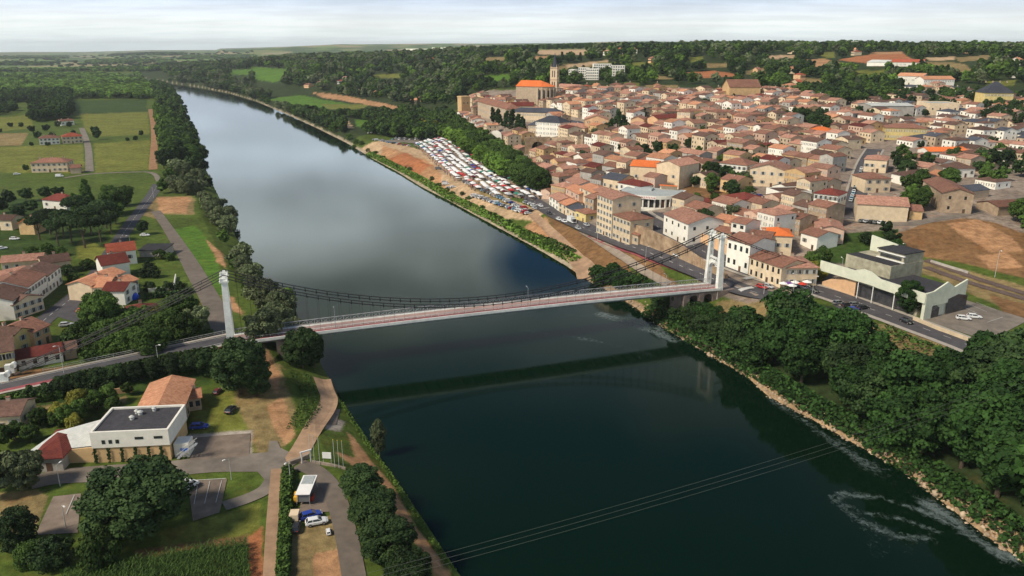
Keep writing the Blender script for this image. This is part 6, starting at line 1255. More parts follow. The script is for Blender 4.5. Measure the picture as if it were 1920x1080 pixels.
def town():
    r = random.Random(12); polys = [[(1005,378),(1010,330),(975,285),(930,270),(862,235),(880,200),(1000,190),(1060,178),(1200,180),(1360,180),(1480,175),(1560,205),(1640,240),(1660,300),(1595,318),(1590,400),(1570,470),(1500,470),(1400,490),(1340,470),(1290,440),(1190,450),(1120,430),(1060,398)]]
    loose = [[(1600,200),(1680,168),(1800,165),(1990,205),(1990,330),(1900,335),(1660,318),(1640,240)], [(1640,300),(1900,340),(1990,380),(1900,400),(1740,340),(1690,360)]]
    gard = [[(1236,330),(1275,325),(1345,318),(1430,338),(1440,385),(1380,385),(1270,380)], [(1185,305),(1300,300),(1420,335),(1425,300),(1330,288),(1195,285)], [(1135,255),(1185,255),(1185,222),(1140,222)], [(1465,245),(1560,252),(1555,222),(1470,215)], [(1640,430),(1720,430),(1720,330),(1700,320),(1690,400)], [(905,250),(995,262),(985,225),(930,222)]]
    W_ = [[tuple(q[:2]) for q in wpts(p)] for p in polys]; LW = [[tuple(q[:2]) for q in wpts(p)] for p in loose]; GW = [[tuple(q[:2]) for q in wpts(p)] for p in gard]
    th = math.atan2(*(np.array(g1(1330, 520))-np.array(g1(1100, 430)))[[1, 0]]); c, s = math.cos(th), math.sin(th); cand = []
    for fi, v0 in enumerate(np.arange(-700, 1300, 25.5)):
        for k in (0, 1):
            u = -900.0+r.uniform(0, 20); nxt = u+r.uniform(50, 90)
            while u < 1500:
                w = r.uniform(7.5, 14); d = r.uniform(10.0, 12.5)
                if u > nxt: u += 6; nxt = u+r.uniform(45, 95)
                uu, vv = u+w/2, v0+k*11.2
                du = 26*(vnoise(np.array([uu]), np.array([vv]), 150, 31)[0]-.5); dv = 60*(vnoise(np.array([uu]), np.array([vv]), 170, 32)[0]-.5)
                dv2 = 60*(vnoise(np.array([uu+8]), np.array([vv]), 170, 32)[0]-.5); ang = math.atan2(dv2-dv, 8.0)
                U, V = uu+du, vv+dv; cand.append((U*c-V*s, U*s+V*c, w, d, th+ang, k)); u += w+(0.0 if r.random() < .85 else r.uniform(2, 7))
    C = np.array([(q[0], q[1]) for q in cand]); ok = np.zeros(len(C), int)
    for p in W_: ok[inside(C[:, 0], C[:, 1], p)] = 1
    for p in LW: ok[inside(C[:, 0], C[:, 1], p) & (ok == 0)] = 2
    for p in GW: ok[inside(C[:, 0], C[:, 1], p) & (np.sin(C[:, 0]*12.9+C[:, 1]*7.3) < .93)] = 0
    for p in BLOCK: ok[inside(C[:, 0], C[:, 1], p)] = 0
    for w in ROADS.values(): d, _ = seg_dist(C[:, 0], C[:, 1], w[::3]+[w[-1]]); ok[d < 10.5] = 0
    d, _ = seg_dist(C[:, 0], C[:, 1], ROADS['hill_street']); ok[d < 15] = 0
    idx = [i for i in np.where(ok > 0)[0] if (ok[i] == 1 and r.random() < .965) or (ok[i] == 2 and r.random() < .50)]
    Z = H(C[idx, 0], C[idx, 1]); px, py = to_px(C[idx, 0], C[idx, 1], Z); vis = (px > -20) & (px < 1945); idx = [i for i, q in zip(idx, vis) if q]; Z = Z[vis]; px = px[vis]; py = py[vis]
    dist = np.hypot(C[idx, 0], C[idx, 1]); order = np.argsort(dist)
    WK = ['cream','cream','white','beige','white','stone','pinkish','ochre','grey']; RK = ['pink-brown']*6+['brown']*5+['dark brown']*2+['orange','pale orange','brown','pink-brown','dark red','dark brown']
    NIND = 215; items = []; mb = MB(); cache = {}; nst = 0
    for n_, j in enumerate(order):
        i = idx[j]; x, y, w, d, rz, k = cand[i]; z = Z[j]; lo = ok[i] == 2; fl = r.choice([2,2,2,3,3,1]) if not lo else r.choice([1,1,2]); eh = fl*2.75+r.uniform(.2, 1.0); wm = r.choice(WK) if not lo else r.choice(['cream','white','white','beige']); rm = r.choice(RK) if not lo else r.choice(['brown','dark brown','dark brown','pink-brown','slate','orange'])
        kind = 'hip' if r.random() < (.16 if not lo else .5) else 'gable'; rd = 'x' if r.random() < .8 else 'y'; rz2 = rz+(math.pi if k == 0 else 0)
        # keep the facade side towards the street; both faces get windows
        if n_ < NIND:
            w2 = round(w*2)/2; key = (w2, round(d), fl, kind, rd)
            if key not in cache:
                a, b = wall_roof(w2, round(d), fl*2.75+.6, 17, kind, WM['cream'], RM['brown'], -4, .3, rd); cache[key] = []
                for m_, nm in ((a, 'wall'), (b, 'roof')): o = m_.build(nm); cache[key].append(o.data); bpy.data.objects.remove(o)
            dd = round(d); cs, sn = math.cos(rz), math.sin(rz); ox, oy = x-(w2/2*cs-dd/2*sn), y-(w2/2*sn+dd/2*cs)
            R = empty('town_house', (ox, oy, z+.0), rz); R['category'] = 'house'; R['group'] = 'houses packed in the old town'
            a = inst('wall', cache[key][0], R); b = inst('roof', cache[key][1], R)
            for o, m_ in ((a, WM[wm]), (b, RM[rm])): o.material_slots[0].link = 'OBJECT'; o.material_slots[0].material = m_
            # facade normals in world; show windows on the two faces the valley sees
            nx = max(1, int(w2/2.6))
            for f in range(fl):
                zc = 1.5+f*2.75
                for q in range(nx):
                    if r.random() < .12: continue
                    inst('window', ME_WIN, R, ((q+.5)*w2/nx, -.012, zc), 0, (.85, 1, .78)) if n_ < 90 else inst('window', ME_GLZ, R, ((q+.5)*w2/nx, -.012, zc), 0, (.95, 1, 1.3))
                for q in range(max(1, int(dd/4))):
                    if r.random() < .45: continue
                    side = -1 if math.cos(rz)*x+math.sin(rz)*y > 0 else 1
                    xx = -.012 if side < 0 else w2+.012; inst('window', ME_GLZ, R, (xx, (q+.5)*dd/max(1, int(dd/4)), zc), -math.pi/2 if side < 0 else math.pi/2, (.9, 1, 1.25))
            if r.random() < .6: inst('chimney', ME_CHIM, b, (w2*r.uniform(.2, .8), dd*r.uniform(.35, .65), fl*2.75+2.2), 0, .9)
            items.append((R, f"{'tall ' if fl == 3 else ('low ' if fl == 1 else '')}{wm} house with {rm} tiled roof {near_phrase(px[j], py[j])}", px[j]))
        else:
            nst += 1; a, b = wall_roof(w, d, eh, 17, kind, WM[wm], RM[rm], -4, .3, rd); cs, sn = math.cos(rz), math.sin(rz); ox, oy = x-(w/2*cs-d/2*sn), y-(w/2*sn+d/2*cs)
            nx = max(1, int(w/3.0))
            for f in range(fl):
                for q in range(nx):
                    if r.random() > .8: continue
                    xx = (q+.5)*w/nx; zc = 1.6+f*2.75; a.add([(xx-.5,-.03,zc-.65),(xx+.5,-.03,zc-.65),(xx+.5,-.03,zc+.65),(xx-.5,-.03,zc+.65)], [(0,1,2,3)], M_GLASS)
                for yy in (d*.3, d*.7):
                    zc = 1.6+f*2.75; a.add([(-.03,yy+.5,zc-.65),(-.03,yy-.5,zc-.65),(-.03,yy-.5,zc+.65),(-.03,yy+.5,zc+.65)], [(0,1,2,3)], M_GLASS); a.add([(w+.03,yy-.5,zc-.65),(w+.03,yy+.5,zc-.65),(w+.03,yy+.5,zc+.65),(w+.03,yy-.5,zc+.65)], [(0,1,2,3)], M_GLASS)
            if r.random() < .6: b.box((w*r.uniform(.2, .8), d*.55, eh+2.0), (.9, .6, 1.6), M_CHIM)
            for src in (a, b):
                vs = [(ox+vx*cs-vy*sn, oy+vx*sn+vy*cs, vz+z) for vx, vy, vz in src.v]; o0 = len(mb.v); mb.v += vs
                for f_, m_ in zip(src.f, src.m): mb.f.append(tuple(t+o0 for t in f_)); mb.m.append(mb.mi(src.mats[m_]))
    o = mb.build('distant_town_houses'); tag(o, 'mass of far cream houses with brown and pink roofs', 'houses', kind='stuff'); uniq(items); print('town', len(idx), 'stuff', nst)
    # small houses scattered over the hills
    it = []
    for x0, y in [(570,165),(595,160),(632,158),(648,152),(665,178),(700,180),(735,182),(770,195),(785,190),(400,145),(412,148),(755,118),(790,112),(815,108),(800,115),(770,124),(890,98),(868,96),(850,108),(870,112),(1130,104),(1155,100),(1160,112),(1185,100),(1240,100),(1255,98),(1280,96),(1215,118),(1420,140),(1432,146),(1500,150),(1480,138),(1495,165),(1600,100),(1595,104),(1490,102),(1910,122),(1890,120),(1820,100),(1840,92),(1770,98),(935,265),(1340,178),(1345,182),(1225,170),(1090,172),(1110,172)]:
        w = r.choice([5, 6, 8, 9]); rm = r.choice(['red','orange','pale orange','brown','pink-brown']); wm = r.choice(['white','cream','peach'])
        R = bld('x', (x0, y), (x0+w*1.1, y+r.uniform(-.3, .3)), 12, 6, wm, rm, r.choice(['gable','hip']), 22, wins=(4,1), pane=False, shut=False, chim=1, ww=1.4, door=False, clear=150); R['group'] = 'scattered houses on the hills'; it.append((R, f"{wm} house with {rm} roof among the hillside trees", x0))
    uniq(it)
    for x0, x1, y, lb in [(760,790,99,'long pale distant factory sheds on the ridge left'), (810,828,98,'white distant silo block on the ridge'), (832,842,98,'second white block on the ridge'), (1588,1608,92,'white distant works beyond the right ridge')]: bld(lb, (x0, y), (x1, y), 40, 14, 'white', 'pale metal', 'flat', chim=0, name='factory_shed', cat='factory', clear=90)
town()
# ---------------------------------------------------------------- vehicles
def paint(n, c): return mat('paint_'+n, c, 0.35, .05, .3, spec=.5)
CP_ = {'white': paint('white', (0.72,0.72,0.71)), 'silver': paint('silver', (0.42,0.43,0.44)), 'grey': paint('grey', (0.16,0.165,0.17)), 'black': paint('black', (0.02,0.02,0.022)), 'blue': paint('blue', (0.02,0.05,0.30)), 'light blue': paint('light_blue', (0.20,0.38,0.50)), 'red': paint('red', (0.42,0.03,0.03)), 'orange': paint('orange', (0.62,0.11,0.03)), 'dark red': paint('dark_red', (0.16,0.02,0.025))}
M_TYRE = mat('tyre', (0.02,0.02,0.02), .9); M_RIM = mat('rim', (0.35,0.35,0.36), .4, metallic=.5); M_CGL = mat('car_glass', (0.015,0.018,0.02), .08, .2, spec=.7); M_LAMP = mat('lamp_lens', (0.7,0.68,0.6), .2); M_TAIL = mat('tail_lens', (0.4,0.02,0.02), .3)
def car_meshes(kind):
    """x forward; body lofted from stations"""
    if kind == 'van': L, Wd, st = 5.0, 1.0, [(-2.5,.45,1.0,1.0,.95),(-2.45,.35,1.1,1.1,.98),(1.5,.35,1.1,1.1,.99),(2.3,.35,.95,.98,.94),(2.5,.45,.75,.8,.86)]; roof = [(-2.42,1.95),(-2.35,2.05),(.9,2.05),(1.75,1.10)]
    elif kind == 'truck': L, Wd, st = 7.0, 1.1, [(-3.5,.6,1.0,1.0,1),(-3.45,.5,1.0,1.0,1.0),(3.3,.5,1.0,1.0,1.0),(3.5,.6,.95,.9,.97)]; roof = [(1.6,2.5),(1.7,2.6),(3.0,2.55),(3.35,1.05)]
    else: L, Wd, st = 4.3, .88, [(-2.15,.42,.75,.82,.84),(-2.0,.3,.9,.9,.95),(-1.2,.28,.93,.92,1.0),(1.0,.28,.92,.92,1.0),(1.75,.3,.80,.85,.94),(2.15,.4,.62,.66,.80)]; roof = [(-1.95,1.0),(-1.5,1.44),(.25,1.47),(1.05,.93)]
    b = MB(); rows = []
    for x, z0, z1, z2, k in st:
        w = Wd*k; rows.append([(x,-w*.92,z0),(x,-w,z0+.15),(x,-w,z1-.12),(x,-w*.9,z1),(x,w*.9,z1),(x,w,z1-.12),(x,w,z0+.15),(x,w*.92,z0)])
    vs = [v for r in rows for v in r]; n = 8; fs = [tuple(range(n)), tuple(range(len(vs)-n, len(vs)))[::-1]]
    for i in range(len(rows)-1): fs += [(i*n+j, (i+1)*n+j, (i+1)*n+(j+1) % n, i*n+(j+1) % n) for j in range(n)]
    b.add(vs, fs, CP_['white']); zb = [z for _, z in roof]
    g = MB(); x0, x1, x2, x3 = [q[0] for q in roof]; zt = roof[1][1]; zl = min(st[2][2], .93) if kind == 'car' else st[2][2]; w = Wd*.86; w2 = Wd*.70 if kind == 'car' else Wd*.84
    g.add([(x0,-w,zl-.02),(x3,-w,zl-.02),(x3,w,zl-.02),(x0,w,zl-.02),(x1,-w2,zt-.05),(x2,-w2,zt-.05),(x2,w2,zt-.05),(x1,w2,zt-.05)], [(0,1,5,4),(1,2,6,5),(2,3,7,6),(3,0,4,7),(4,5,6,7)], M_CGL)
    t = MB(); t.add([(x1-.08,-w2-.03,zt-.05),(x2+.08,-w2-.03,zt-.05),(x2+.08,w2+.03,zt-.05),(x1-.08,w2+.03,zt-.05),(x1+.05,-w2+.1,zt+.02),(x2-.05,-w2+.1,zt+.02),(x2-.05,w2-.1,zt+.02),(x1+.05,w2-.1,zt+.02)], [(0,1,5,4),(1,2,6,5),(2,3,7,6),(3,0,4,7),(4,5,6,7),(3,2,1,0)], CP_['white'])
    for s in (-1, 1):        # pillars
        for xa, xb in ((x0, x1), (x3, x2)): t.tube((xa, s*w*1.0, zl-.02), (xb, s*w2*1.02, zt-.03), .055, CP_['white'], 4)
        xm = (x1+x2)/2-.1; t.tube((xm, s*w*1.01, zl-.02), (xm, s*w2*1.03, zt-.03), .05, CP_['white'], 4)
    if kind == 'van': t.box((-.7, 0, 1.5), (3.3, Wd*1.78, 1.0), CP_['white'])
    if kind == 'truck': t.box((-1.0, 0, 2.0), (4.9, 2.25, 2.3), CP_['white'])
    wh = MB(); wh.tube((0,-.1,0), (0,.1,0), .32, M_TYRE, 14); rm_ = MB(); rm_.tube((0,-.115,0), (0,.115,0), .19, M_RIM, 10)
    hl = MB(); hl.box((0, 0, 0), (.08, .32, .14), M_LAMP); tl = MB(); tl.box((0, 0, 0), (.06, .26, .18), M_TAIL); out = []
    for m_, nm in ((b, 'body'), (g, 'glazing'), (t, 'roof_shell'), (wh, 'wheel'), (rm_, 'rim'), (hl, 'headlight'), (tl, 'taillight')): o = m_.build(nm, smooth=False); out.append(o.data); bpy.data.objects.remove(o)
    return out, L, Wd, st
CARM = {k: car_meshes(k) for k in ('car', 'van', 'truck')}
CARS = []
def vehicle(px, py, ang, col='white', kind='car', label=None, group=None, world=None, sc=1.0, lite=False, place=''):
    g = g1(px, py) if world is None else np.array(world); (b, gl, t, wh, rm_, hl, tl), L, Wd, st = CARM[kind]
    R = empty({'car': 'parked_car', 'van': 'van', 'truck': 'box_truck'}[kind], (g[0], g[1], g[2]+.1), ang); R.scale = (sc,)*3; R['category'] = {'car': 'car', 'van': 'van', 'truck': 'truck'}[kind]
    if group: R['group'] = group
    for me, nm in ((b, 'body'), (t, 'roof_shell')): o = inst(nm, me, R); o.material_slots[0].link = 'OBJECT'; o.material_slots[0].material = CP_[col]
    inst('glazing', gl, R)
    for x in (-L*.30, L*.30):
        for y in (-Wd*.93, Wd*.93):
            w = inst('wheel', wh, R, (x, y, .32))
            if not lite: inst('rim', rm_, w)
    if not lite:
        for y in (-Wd*.6, Wd*.6): inst('headlight', hl, R, (st[-1][0]-.02, y, .62)); inst('taillight', tl, R, (st[0][0]+.02, y, .75))
    if label: R['label'] = label
    else: CARS.append((R, f"{col} {'parked car' if kind == 'car' else kind} {place}", to_px(g[0], g[1], g[2])[0]))
    return R
def hd(p1, p2):
    a, b = g1(*p1), g1(*p2); return math.atan2(b[1]-a[1], b[0]-a[0])
vehicle(594, 983, hd((575,987),(616,980)), 'white', label='white car parked behind the curved drive beside the blue car')
vehicle(583, 971, hd((566,976),(604,966)), 'blue', label='dark blue car parked beside the white car')
vehicle(556, 993, 1.7, 'black', label='black car at the hedge behind the white car', sc=.85)
vehicle(616, 1000, 1.9, 'white', label='little white buggy with yellow bonnet in front of the white car', sc=.5)
vehicle(352, 918, 1.1, 'white', 'van', label='silver-white van parked at the edge of the huge crown')
vehicle(374, 804, .15, 'blue', label='dark blue car parked beside the large orange roofed house'); vehicle(433, 772, 1.5, 'black', label='black car on the grass by the approach trees'); vehicle(408, 737, 1.5, 'dark red', label='dark red car under the approach trees', sc=.8)
vehicle(156, 586, .1, 'orange', label='orange-red car in the village car park'); vehicle(272, 443, .05, 'white', label='white car parked on the grass below the lone dark tree', sc=1.0)
vehicle(305, 585, .6, 'white', 'van', label='white van beside the brown hipped roof garage'); vehicle(125, 612, .3, 'silver', label='silver car in front of the village car park bushes')
vehicle(28, 450, .1, 'white', label='white car beside the steep orange roof house'); vehicle(4, 468, .6, 'white', label='white car at the left edge by the meadow'); vehicle(112, 332, .2, 'white', 'van', label='white van on the field lane before the farmhouse')
vehicle(50, 815, .2, 'blue', label='blue car beside the garden house at the lower left'); vehicle(32, 328, .5, 'white', label='white car beside the big field at the left edge')
vehicle(1072, 418, hd((1060,412),(1090,425)), 'white', 'truck', label='white box truck on the quay road'); vehicle(1084, 430, hd((1060,412),(1090,425)), 'silver', label='silver car behind the white box truck on the quay road')
for q in [(1048,413,'white'),(1058,417,'white'),(1100,424,'silver'),(1030,402,'black'),(1014,388,'white'),(1002,392,'silver'),(1270,482,'white'),(1292,487,'silver')]: vehicle(q[0], q[1], hd((q[0]-12,q[1]-5),(q[0]+12,q[1]+5)), q[2], place='on the quay road')
for q in [(1335,502,'white'),(1385,500,'silver'),(1448,523,'blue'),(1462,527,'grey'),(1472,530,'white'),(1495,537,'light blue'),(1512,543,'white'),(1440,540,'silver'),(1428,541,'red'),(1524,548,'black'),(1318,494,'white')]: vehicle(q[0], q[1], hd((q[0]-12,q[1]-3.5),(q[0]+12,q[1]+3.5)), q[2], place='on the street beside the right portal')
for q in [(1588,575,'black'),(1603,574,'grey'),(1600,583,'blue'),(1618,580,'black'),(1572,571,'grey')]: vehicle(q[0], q[1], .3, q[2], place='in the lay-by across from the pale green hall')
vehicle(1699, 606, hd((1690,600),(1720,612)), 'black', label='black car driving past the dark tree before the hall'); vehicle(1806, 600, -.3, 'white', label='white car at the hall end doorway, left one'); vehicle(1826, 597, -.3, 'white', label='white car at the hall end doorway, right one')
r2 = random.Random(21)
for i in range(15):
    t = i/14; x = np.interp(t, [0, 1], [1598, 1618]); y = np.interp(t, [0, 1], [378, 318]); vehicle(x-3, y, hd((1601,380),(1618,320)), r2.choice(['white','silver','black','light blue','grey','white']), place='along the hill street', group='cars parked along the hill street', lite=True)
for k in range(5): vehicle(1618+k*9, 417+k*.8, .3, r2.choice(['grey','white','silver','black']), place='beside the blank cream gable', lite=True)
for k in range(7): vehicle(1385+k*13, 362+k*2.5, .5, r2.choice(['blue','white','silver']), place='in the terraced gardens car park', lite=True)
for (xa, ya, xb, yb, n) in [(872,342,985,394,20), (886,368,992,403,22), (950,388,1000,398,7), (735,262,800,262,14), (700,262,770,275,14), (780,268,850,296,14), (690,250,745,252,9), (985,380,1003,388,4)]:
    h = hd((xa, ya), (xb, yb))
    for i in range(n):
        t = (i+r2.uniform(.1, .6))/n; big = r2.random() < .22
        vehicle(xa+(xb-xa)*t+r2.uniform(-1, 1), ya+(yb-ya)*t+r2.uniform(-.8, .8), h+math.pi/2+r2.uniform(-.15, .15), r2.choice(['white','white','white','silver','silver','grey','black','light blue','blue','red']), 'van' if big else 'car', group='vehicles parked by the riverside market', lite=True, place='by the riverside market, '+('nearest rows' if ya > 330 else 'far end'))
for q in [(836,347,'white','van'),(842,354,'silver','car'),(850,352,'white','car'),(834,343,'grey','car'),(822,318,'grey','van')]: vehicle(q[0], q[1], .2, q[2], q[3], place='alone on the sandy ground before the market', lite=True)
uniq(CARS)
# ---------------------------------------------------------------- market stalls
def market():
    r = random.Random(8); cm = {n: mat('canvas_'+n.replace(' ', '_'), c, .85, .06, .6) for n, c in [('white', (0.78,0.77,0.76)), ('red', (0.50,0.05,0.05)), ('pink', (0.60,0.25,0.24)), ('green', (0.03,0.20,0.14)), ('blue', (0.04,0.07,0.30)), ('grey', (0.40,0.42,0.44)), ('maroon', (0.12,0.02,0.03))]}
    mf = mat('stall_frame', (0.35,0.35,0.36), .5); mg = mat('goods', (0.25,0.12,0.07), .9, .6, 2.0, col2=(0.5,0.42,0.3)); protos = []
    for w, d, pk in ((3, 3, .8), (4.5, 3, .7), (6, 3, .6), (3, 2.6, .3)):
        c = MB(); h = 2.3; o = .15; vs = [(-w/2-o,-d/2-o,h),(w/2+o,-d/2-o,h),(w/2+o,d/2+o,h),(-w/2-o,d/2+o,h),(-w*.18,0,h+pk),(w*.18,0,h+pk)]
        c.add(vs, [(0,1,5,4),(1,2,5),(2,3,4,5),(3,0,4)], cm['white']); vs2 = [(x, y, h-.25) for x, y, _ in vs[:4]]; c.add(vs[:4]+vs2, [(4,5,1,0),(5,6,2,1),(6,7,3,2),(7,4,0,3)], cm['white'])
        f = MB()
        for x in (-w/2, w/2):
            for y in (-d/2, d/2): f.tube((x, y, 0), (x, y, h), .05, mf, 4)
        f.tube((-w/2,-d/2,h-.1), (w/2,-d/2,h-.1), .04, mf, 4); f.tube((-w/2,d/2,h-.1), (w/2,d/2,h-.1), .04, mf, 4); f.tube((-w/2,-d/2,h-.1), (-w/2,d/2,h-.1), .04, mf, 4); f.tube((w/2,-d/2,h-.1), (w/2,d/2,h-.1), .04, mf, 4)
        k = MB(); k.box((0, -d*.25, .4), (w*.9, .9, .8), mg); ms = []
        for m_, nm in ((c, 'canopy'), (f, 'frame'), (k, 'counter')): q = m_.build(nm); ms.append(q.data); bpy.data.objects.remove(q)
        protos.append(ms)
    A = g1(845, 274)[:2]; B = g1(994, 377)[:2]; A = A-(B-A)/np.hypot(*(B-A))*85; L = float(np.hypot(*(B-A))); u = (B-A)/L; nrm = np.array([u[1], -u[0]]) ; nrm = -nrm if nrm[0] > 0 else nrm; items = []; ang = math.atan2(u[1], u[0])
    crowd = []
    for row_, (off, s0, s1) in enumerate([(-7, .0, 1.0), (-1.5, .0, .99), (3.0, .02, .97), (8.5, .05, .95), (13, .08, .92), (18.5, .10, .84), (23, .12, .72)]):
        s = s0*L
        while s < s1*L:
            k = r.choice([0, 0, 1, 1, 2, 3]); w = (3, 4.5, 6, 3)[k]; s += w/2
            if r.random() < .86:
                x, y = A+u*s+nrm*(off+r.uniform(-.7, .7)); z = float(H(x, y)); c = r.choice(['white']*13+['red','pink','green','blue','grey','grey','maroon']); R = empty('market_stall', (x, y, z+.1), ang+r.uniform(-.12, .12)+(math.pi if row_ % 2 else 0)); R['category'] = 'market stall'; R['group'] = 'market stalls in rows beside the plane avenue'
                o = inst('canopy', protos[k][0], R); o.material_slots[0].link = 'OBJECT'; o.material_slots[0].material = cm[c]; inst('frame', protos[k][1], R); inst('counter', protos[k][2], R)
                P_ = to_px(x, y, z); items.append((R, f"{'long' if k == 2 else 'small'} {c} canopied stall in market row {ORD[row_]} from the plane avenue", P_[0]))
            for _ in range(2): crowd.append((A+u*(s+r.uniform(-2, 2))+nrm*(off+r.choice([2.6, 3.0, 3.6, -2.6]))))
            s += w/2+r.uniform(.2, 1.4)
    uniq(items)
    pm = [mat('clothes_'+n, c, .9) for n, c in (('dark', (0.03,0.03,0.05)), ('pale', (0.5,0.48,0.45)), ('red', (0.35,0.05,0.05)), ('blue', (0.06,0.12,0.3)))]; sk = mat('skin', (0.45,0.25,0.17), .7); mb = MB()
    for p in crowd:
        x, y = p; z = float(H(x, y))+.1; c = r.choice(pm); c2 = r.choice(pm); a = r.uniform(0, 6.3); dx, dy = math.cos(a)*.1, math.sin(a)*.1
        for s in (-1, 1): mb.tube((x+s*dx, y+s*dy, z), (x+s*dx*.9, y+s*dy*.9, z+.85), .07, c2, 5, .1); mb.tube((x+s*dx*2.1, y+s*dy*2.1, z+.8), (x+s*dx*1.9, y+s*dy*1.9, z+1.4), .045, c, 4, .06)
        mb.tube((x, y, z+.82), (x, y, z+1.45), .16, c, 7, .19); mb.tube((x, y, z+1.45), (x, y, z+1.54), .06, sk, 5); mb.tube((x, y, z+1.52), (x, y, z+1.76), .09, sk, 7, .085)
    tag(mb.build('market_crowd'), 'shoppers milling between the market stalls', 'crowd', kind='stuff')
market()
# ---------------------------------------------------------------- hedges, crops, stones
def leafstrip(name, pts, w, h, lm, label, cat, dens=26, ls=.22, kind=None, step=1.0, group=None):
    q = resample(wpts(pts), step); r = np.random.default_rng(len(q)); L_ = np.array([p[:2] for p in q]); n = int(len(q)*dens*w*h/2); i = r.integers(0, len(q)-1, n); t = r.uniform(0, 1, n)[:, None]; p = L_[i]*(1-t)+L_[i+1]*t
    tn = L_[i+1]-L_[i]; tn = tn/np.linalg.norm(tn, axis=1)[:, None]; nr = np.stack([-tn[:, 1], tn[:, 0]], 1); a = r.uniform(0, math.pi, n); e = r.uniform(.75, 1.05, n)
    p = p+nr*(np.cos(a)*w/2*e)[:, None]; z = np.abs(np.sin(a))**.5*h*e*r.uniform(.25, 1, n)**.35; z0 = H(p[:, 0], p[:, 1]); pos = np.stack([p[:, 0], p[:, 1], z0+z], 1); c0 = pos.mean(0); pos -= c0
    nm = r.normal(size=(n, 3)); nm[:, 2] = abs(nm[:, 2])+.4; nm /= np.linalg.norm(nm, axis=1)[:, None]; b = np.cross(nm, r.normal(size=(n, 3))); b /= np.linalg.norm(b, axis=1)[:, None]; c = np.cross(nm, b); s = ls*r.uniform(.6, 1.3, n)[:, None]
    V = np.stack([pos-b*s-c*s, pos+b*s-c*s, pos+b*s+c*s, pos-b*s+c*s], 1).reshape(-1, 3); me = mesh_np(name, V, np.arange(n*4).reshape(n, 4), lm); at = me.attributes.new("tint", 'FLOAT', 'FACE'); at.data.foreach_set('value', r.uniform(0, 1, n).astype(np.float32))
    o = inst(name, me, loc=tuple(c0)); tag(o, label, cat, group, kind); return o
leafstrip('hedge', [(540,885),(538,930),(536,985),(533,1040),(530,1100)], 2.4, 2.0, LM['green'], 'long dark green clipped hedge between sandy path and gravel pad', 'hedge', 60)
leafstrip('hedge', [(125,728),(200,712),(290,694),(370,678),(410,672)], 4.5, 2.8, LM['green'], 'thick green hedge along the lower side of the bridge approach', 'hedge', 36, .3)
leafstrip('hedge', [(152,676),(230,660),(310,645),(400,632)], 4.0, 2.5, LM['green'], 'thick green hedge along the upper side of the bridge approach', 'hedge', 36, .3)
leafstrip('hedge', [(0,760),(60,752),(120,742)], 3.5, 2.4, LM['green'], 'shaggy green hedge at the left edge under the approach road', 'hedge', 30, .3)
leafstrip('hedge', [(272,560),(330,555),(360,548)], 2.5, 2.0, LM['dark'], 'dark hedge between the village gardens', 'hedge', 30, .3)
leafstrip('scrub', [(690,288),(760,322),(840,368),(930,412),(1010,455),(1080,490)], 5, 1.7, LM['bright'], 'rough green scrub along the quay bank', 'scrub', 7, .45, 'stuff', 2.0)
leafstrip('scrub', [(980,440),(1030,458),(1070,478)], 6, 1.8, LM['green'], 'green scrub beside the sandy bank track', 'scrub', 9, .4, 'stuff', 2.0)
leafstrip('scrub', [(1215,583),(1290,628),(1390,680),(1500,750),(1620,815),(1750,895),(1880,985),(1960,1060)], 6, 2.6, LM['river'], 'green undergrowth along the rocky water edge', 'scrub', 10, .35, 'stuff', 2.0)
leafstrip('scrub', [(640,755),(690,835),(740,905),(800,1000),(850,1075)], 1.6, .9, LM['bright'], 'weeds along the left water edge', 'weeds', 18, .16, 'stuff')
leafstrip('scrub', [(1640,620),(1700,650),(1750,665)], 12, 1.6, LM['green'], 'low scrub on the slope under the lay-by', 'scrub', 6, .3, 'stuff', 2.0)
leafstrip('scrub', [(560,700),(580,738),(584,762),(556,806)], 5, .9, LM['green'], 'weeds beside the slipway', 'weeds', 12, .16, 'stuff')
def maize():
    A = [P(118,1084,6)[:2], P(300,1046,6)[:2], P(466,1018,6)[:2], P(470,1120,6)[:2], P(100,1150,6)[:2]]; A = np.array(A); r = np.random.default_rng(3); pts = []; rc = .75; d = np.array([.05, 1]); d /= np.linalg.norm(d); e = np.array([d[1], -d[0]])
    for i in range(-120, 120):
        for j in range(0, 160): p = A.mean(0)+e*i*rc+d*(j-80)*.34+r.normal(size=2)*.05; pts.append(p)
    pts = np.array(pts); pts = pts[inside(pts[:, 0], pts[:, 1], A)]; n = len(pts); z = H(pts[:, 0], pts[:, 1]); V = []; k = 7; tot = n*k; b = np.repeat(np.column_stack([pts, z]), k, 0); a = r.uniform(0, 6.28, tot); hh = np.tile(np.linspace(.5, 1.9, k), n)*np.repeat(r.uniform(.8, 1.1, n), k)
    dr = np.stack([np.cos(a), np.sin(a), np.zeros(tot)], 1); pr = np.stack([-np.sin(a), np.cos(a), np.zeros(tot)], 1)*.07; b[:, 2] += hh; up = np.array([0, 0, .35]); V = np.stack([b-pr, b+pr, b+dr*.5+up+pr*.6, b+dr*.5+up-pr*.6], 1).reshape(-1, 3)
    me = mesh_np('maize_field', V, np.arange(tot*4).reshape(tot, 4), LM['green']); at = me.attributes.new("tint", 'FLOAT', 'FACE'); at.data.foreach_set('value', r.uniform(0, .6, tot).astype(np.float32)); tag(inst('maize_field', me), 'green maize standing in rows at the bottom edge', 'maize', kind='stuff')
maize()
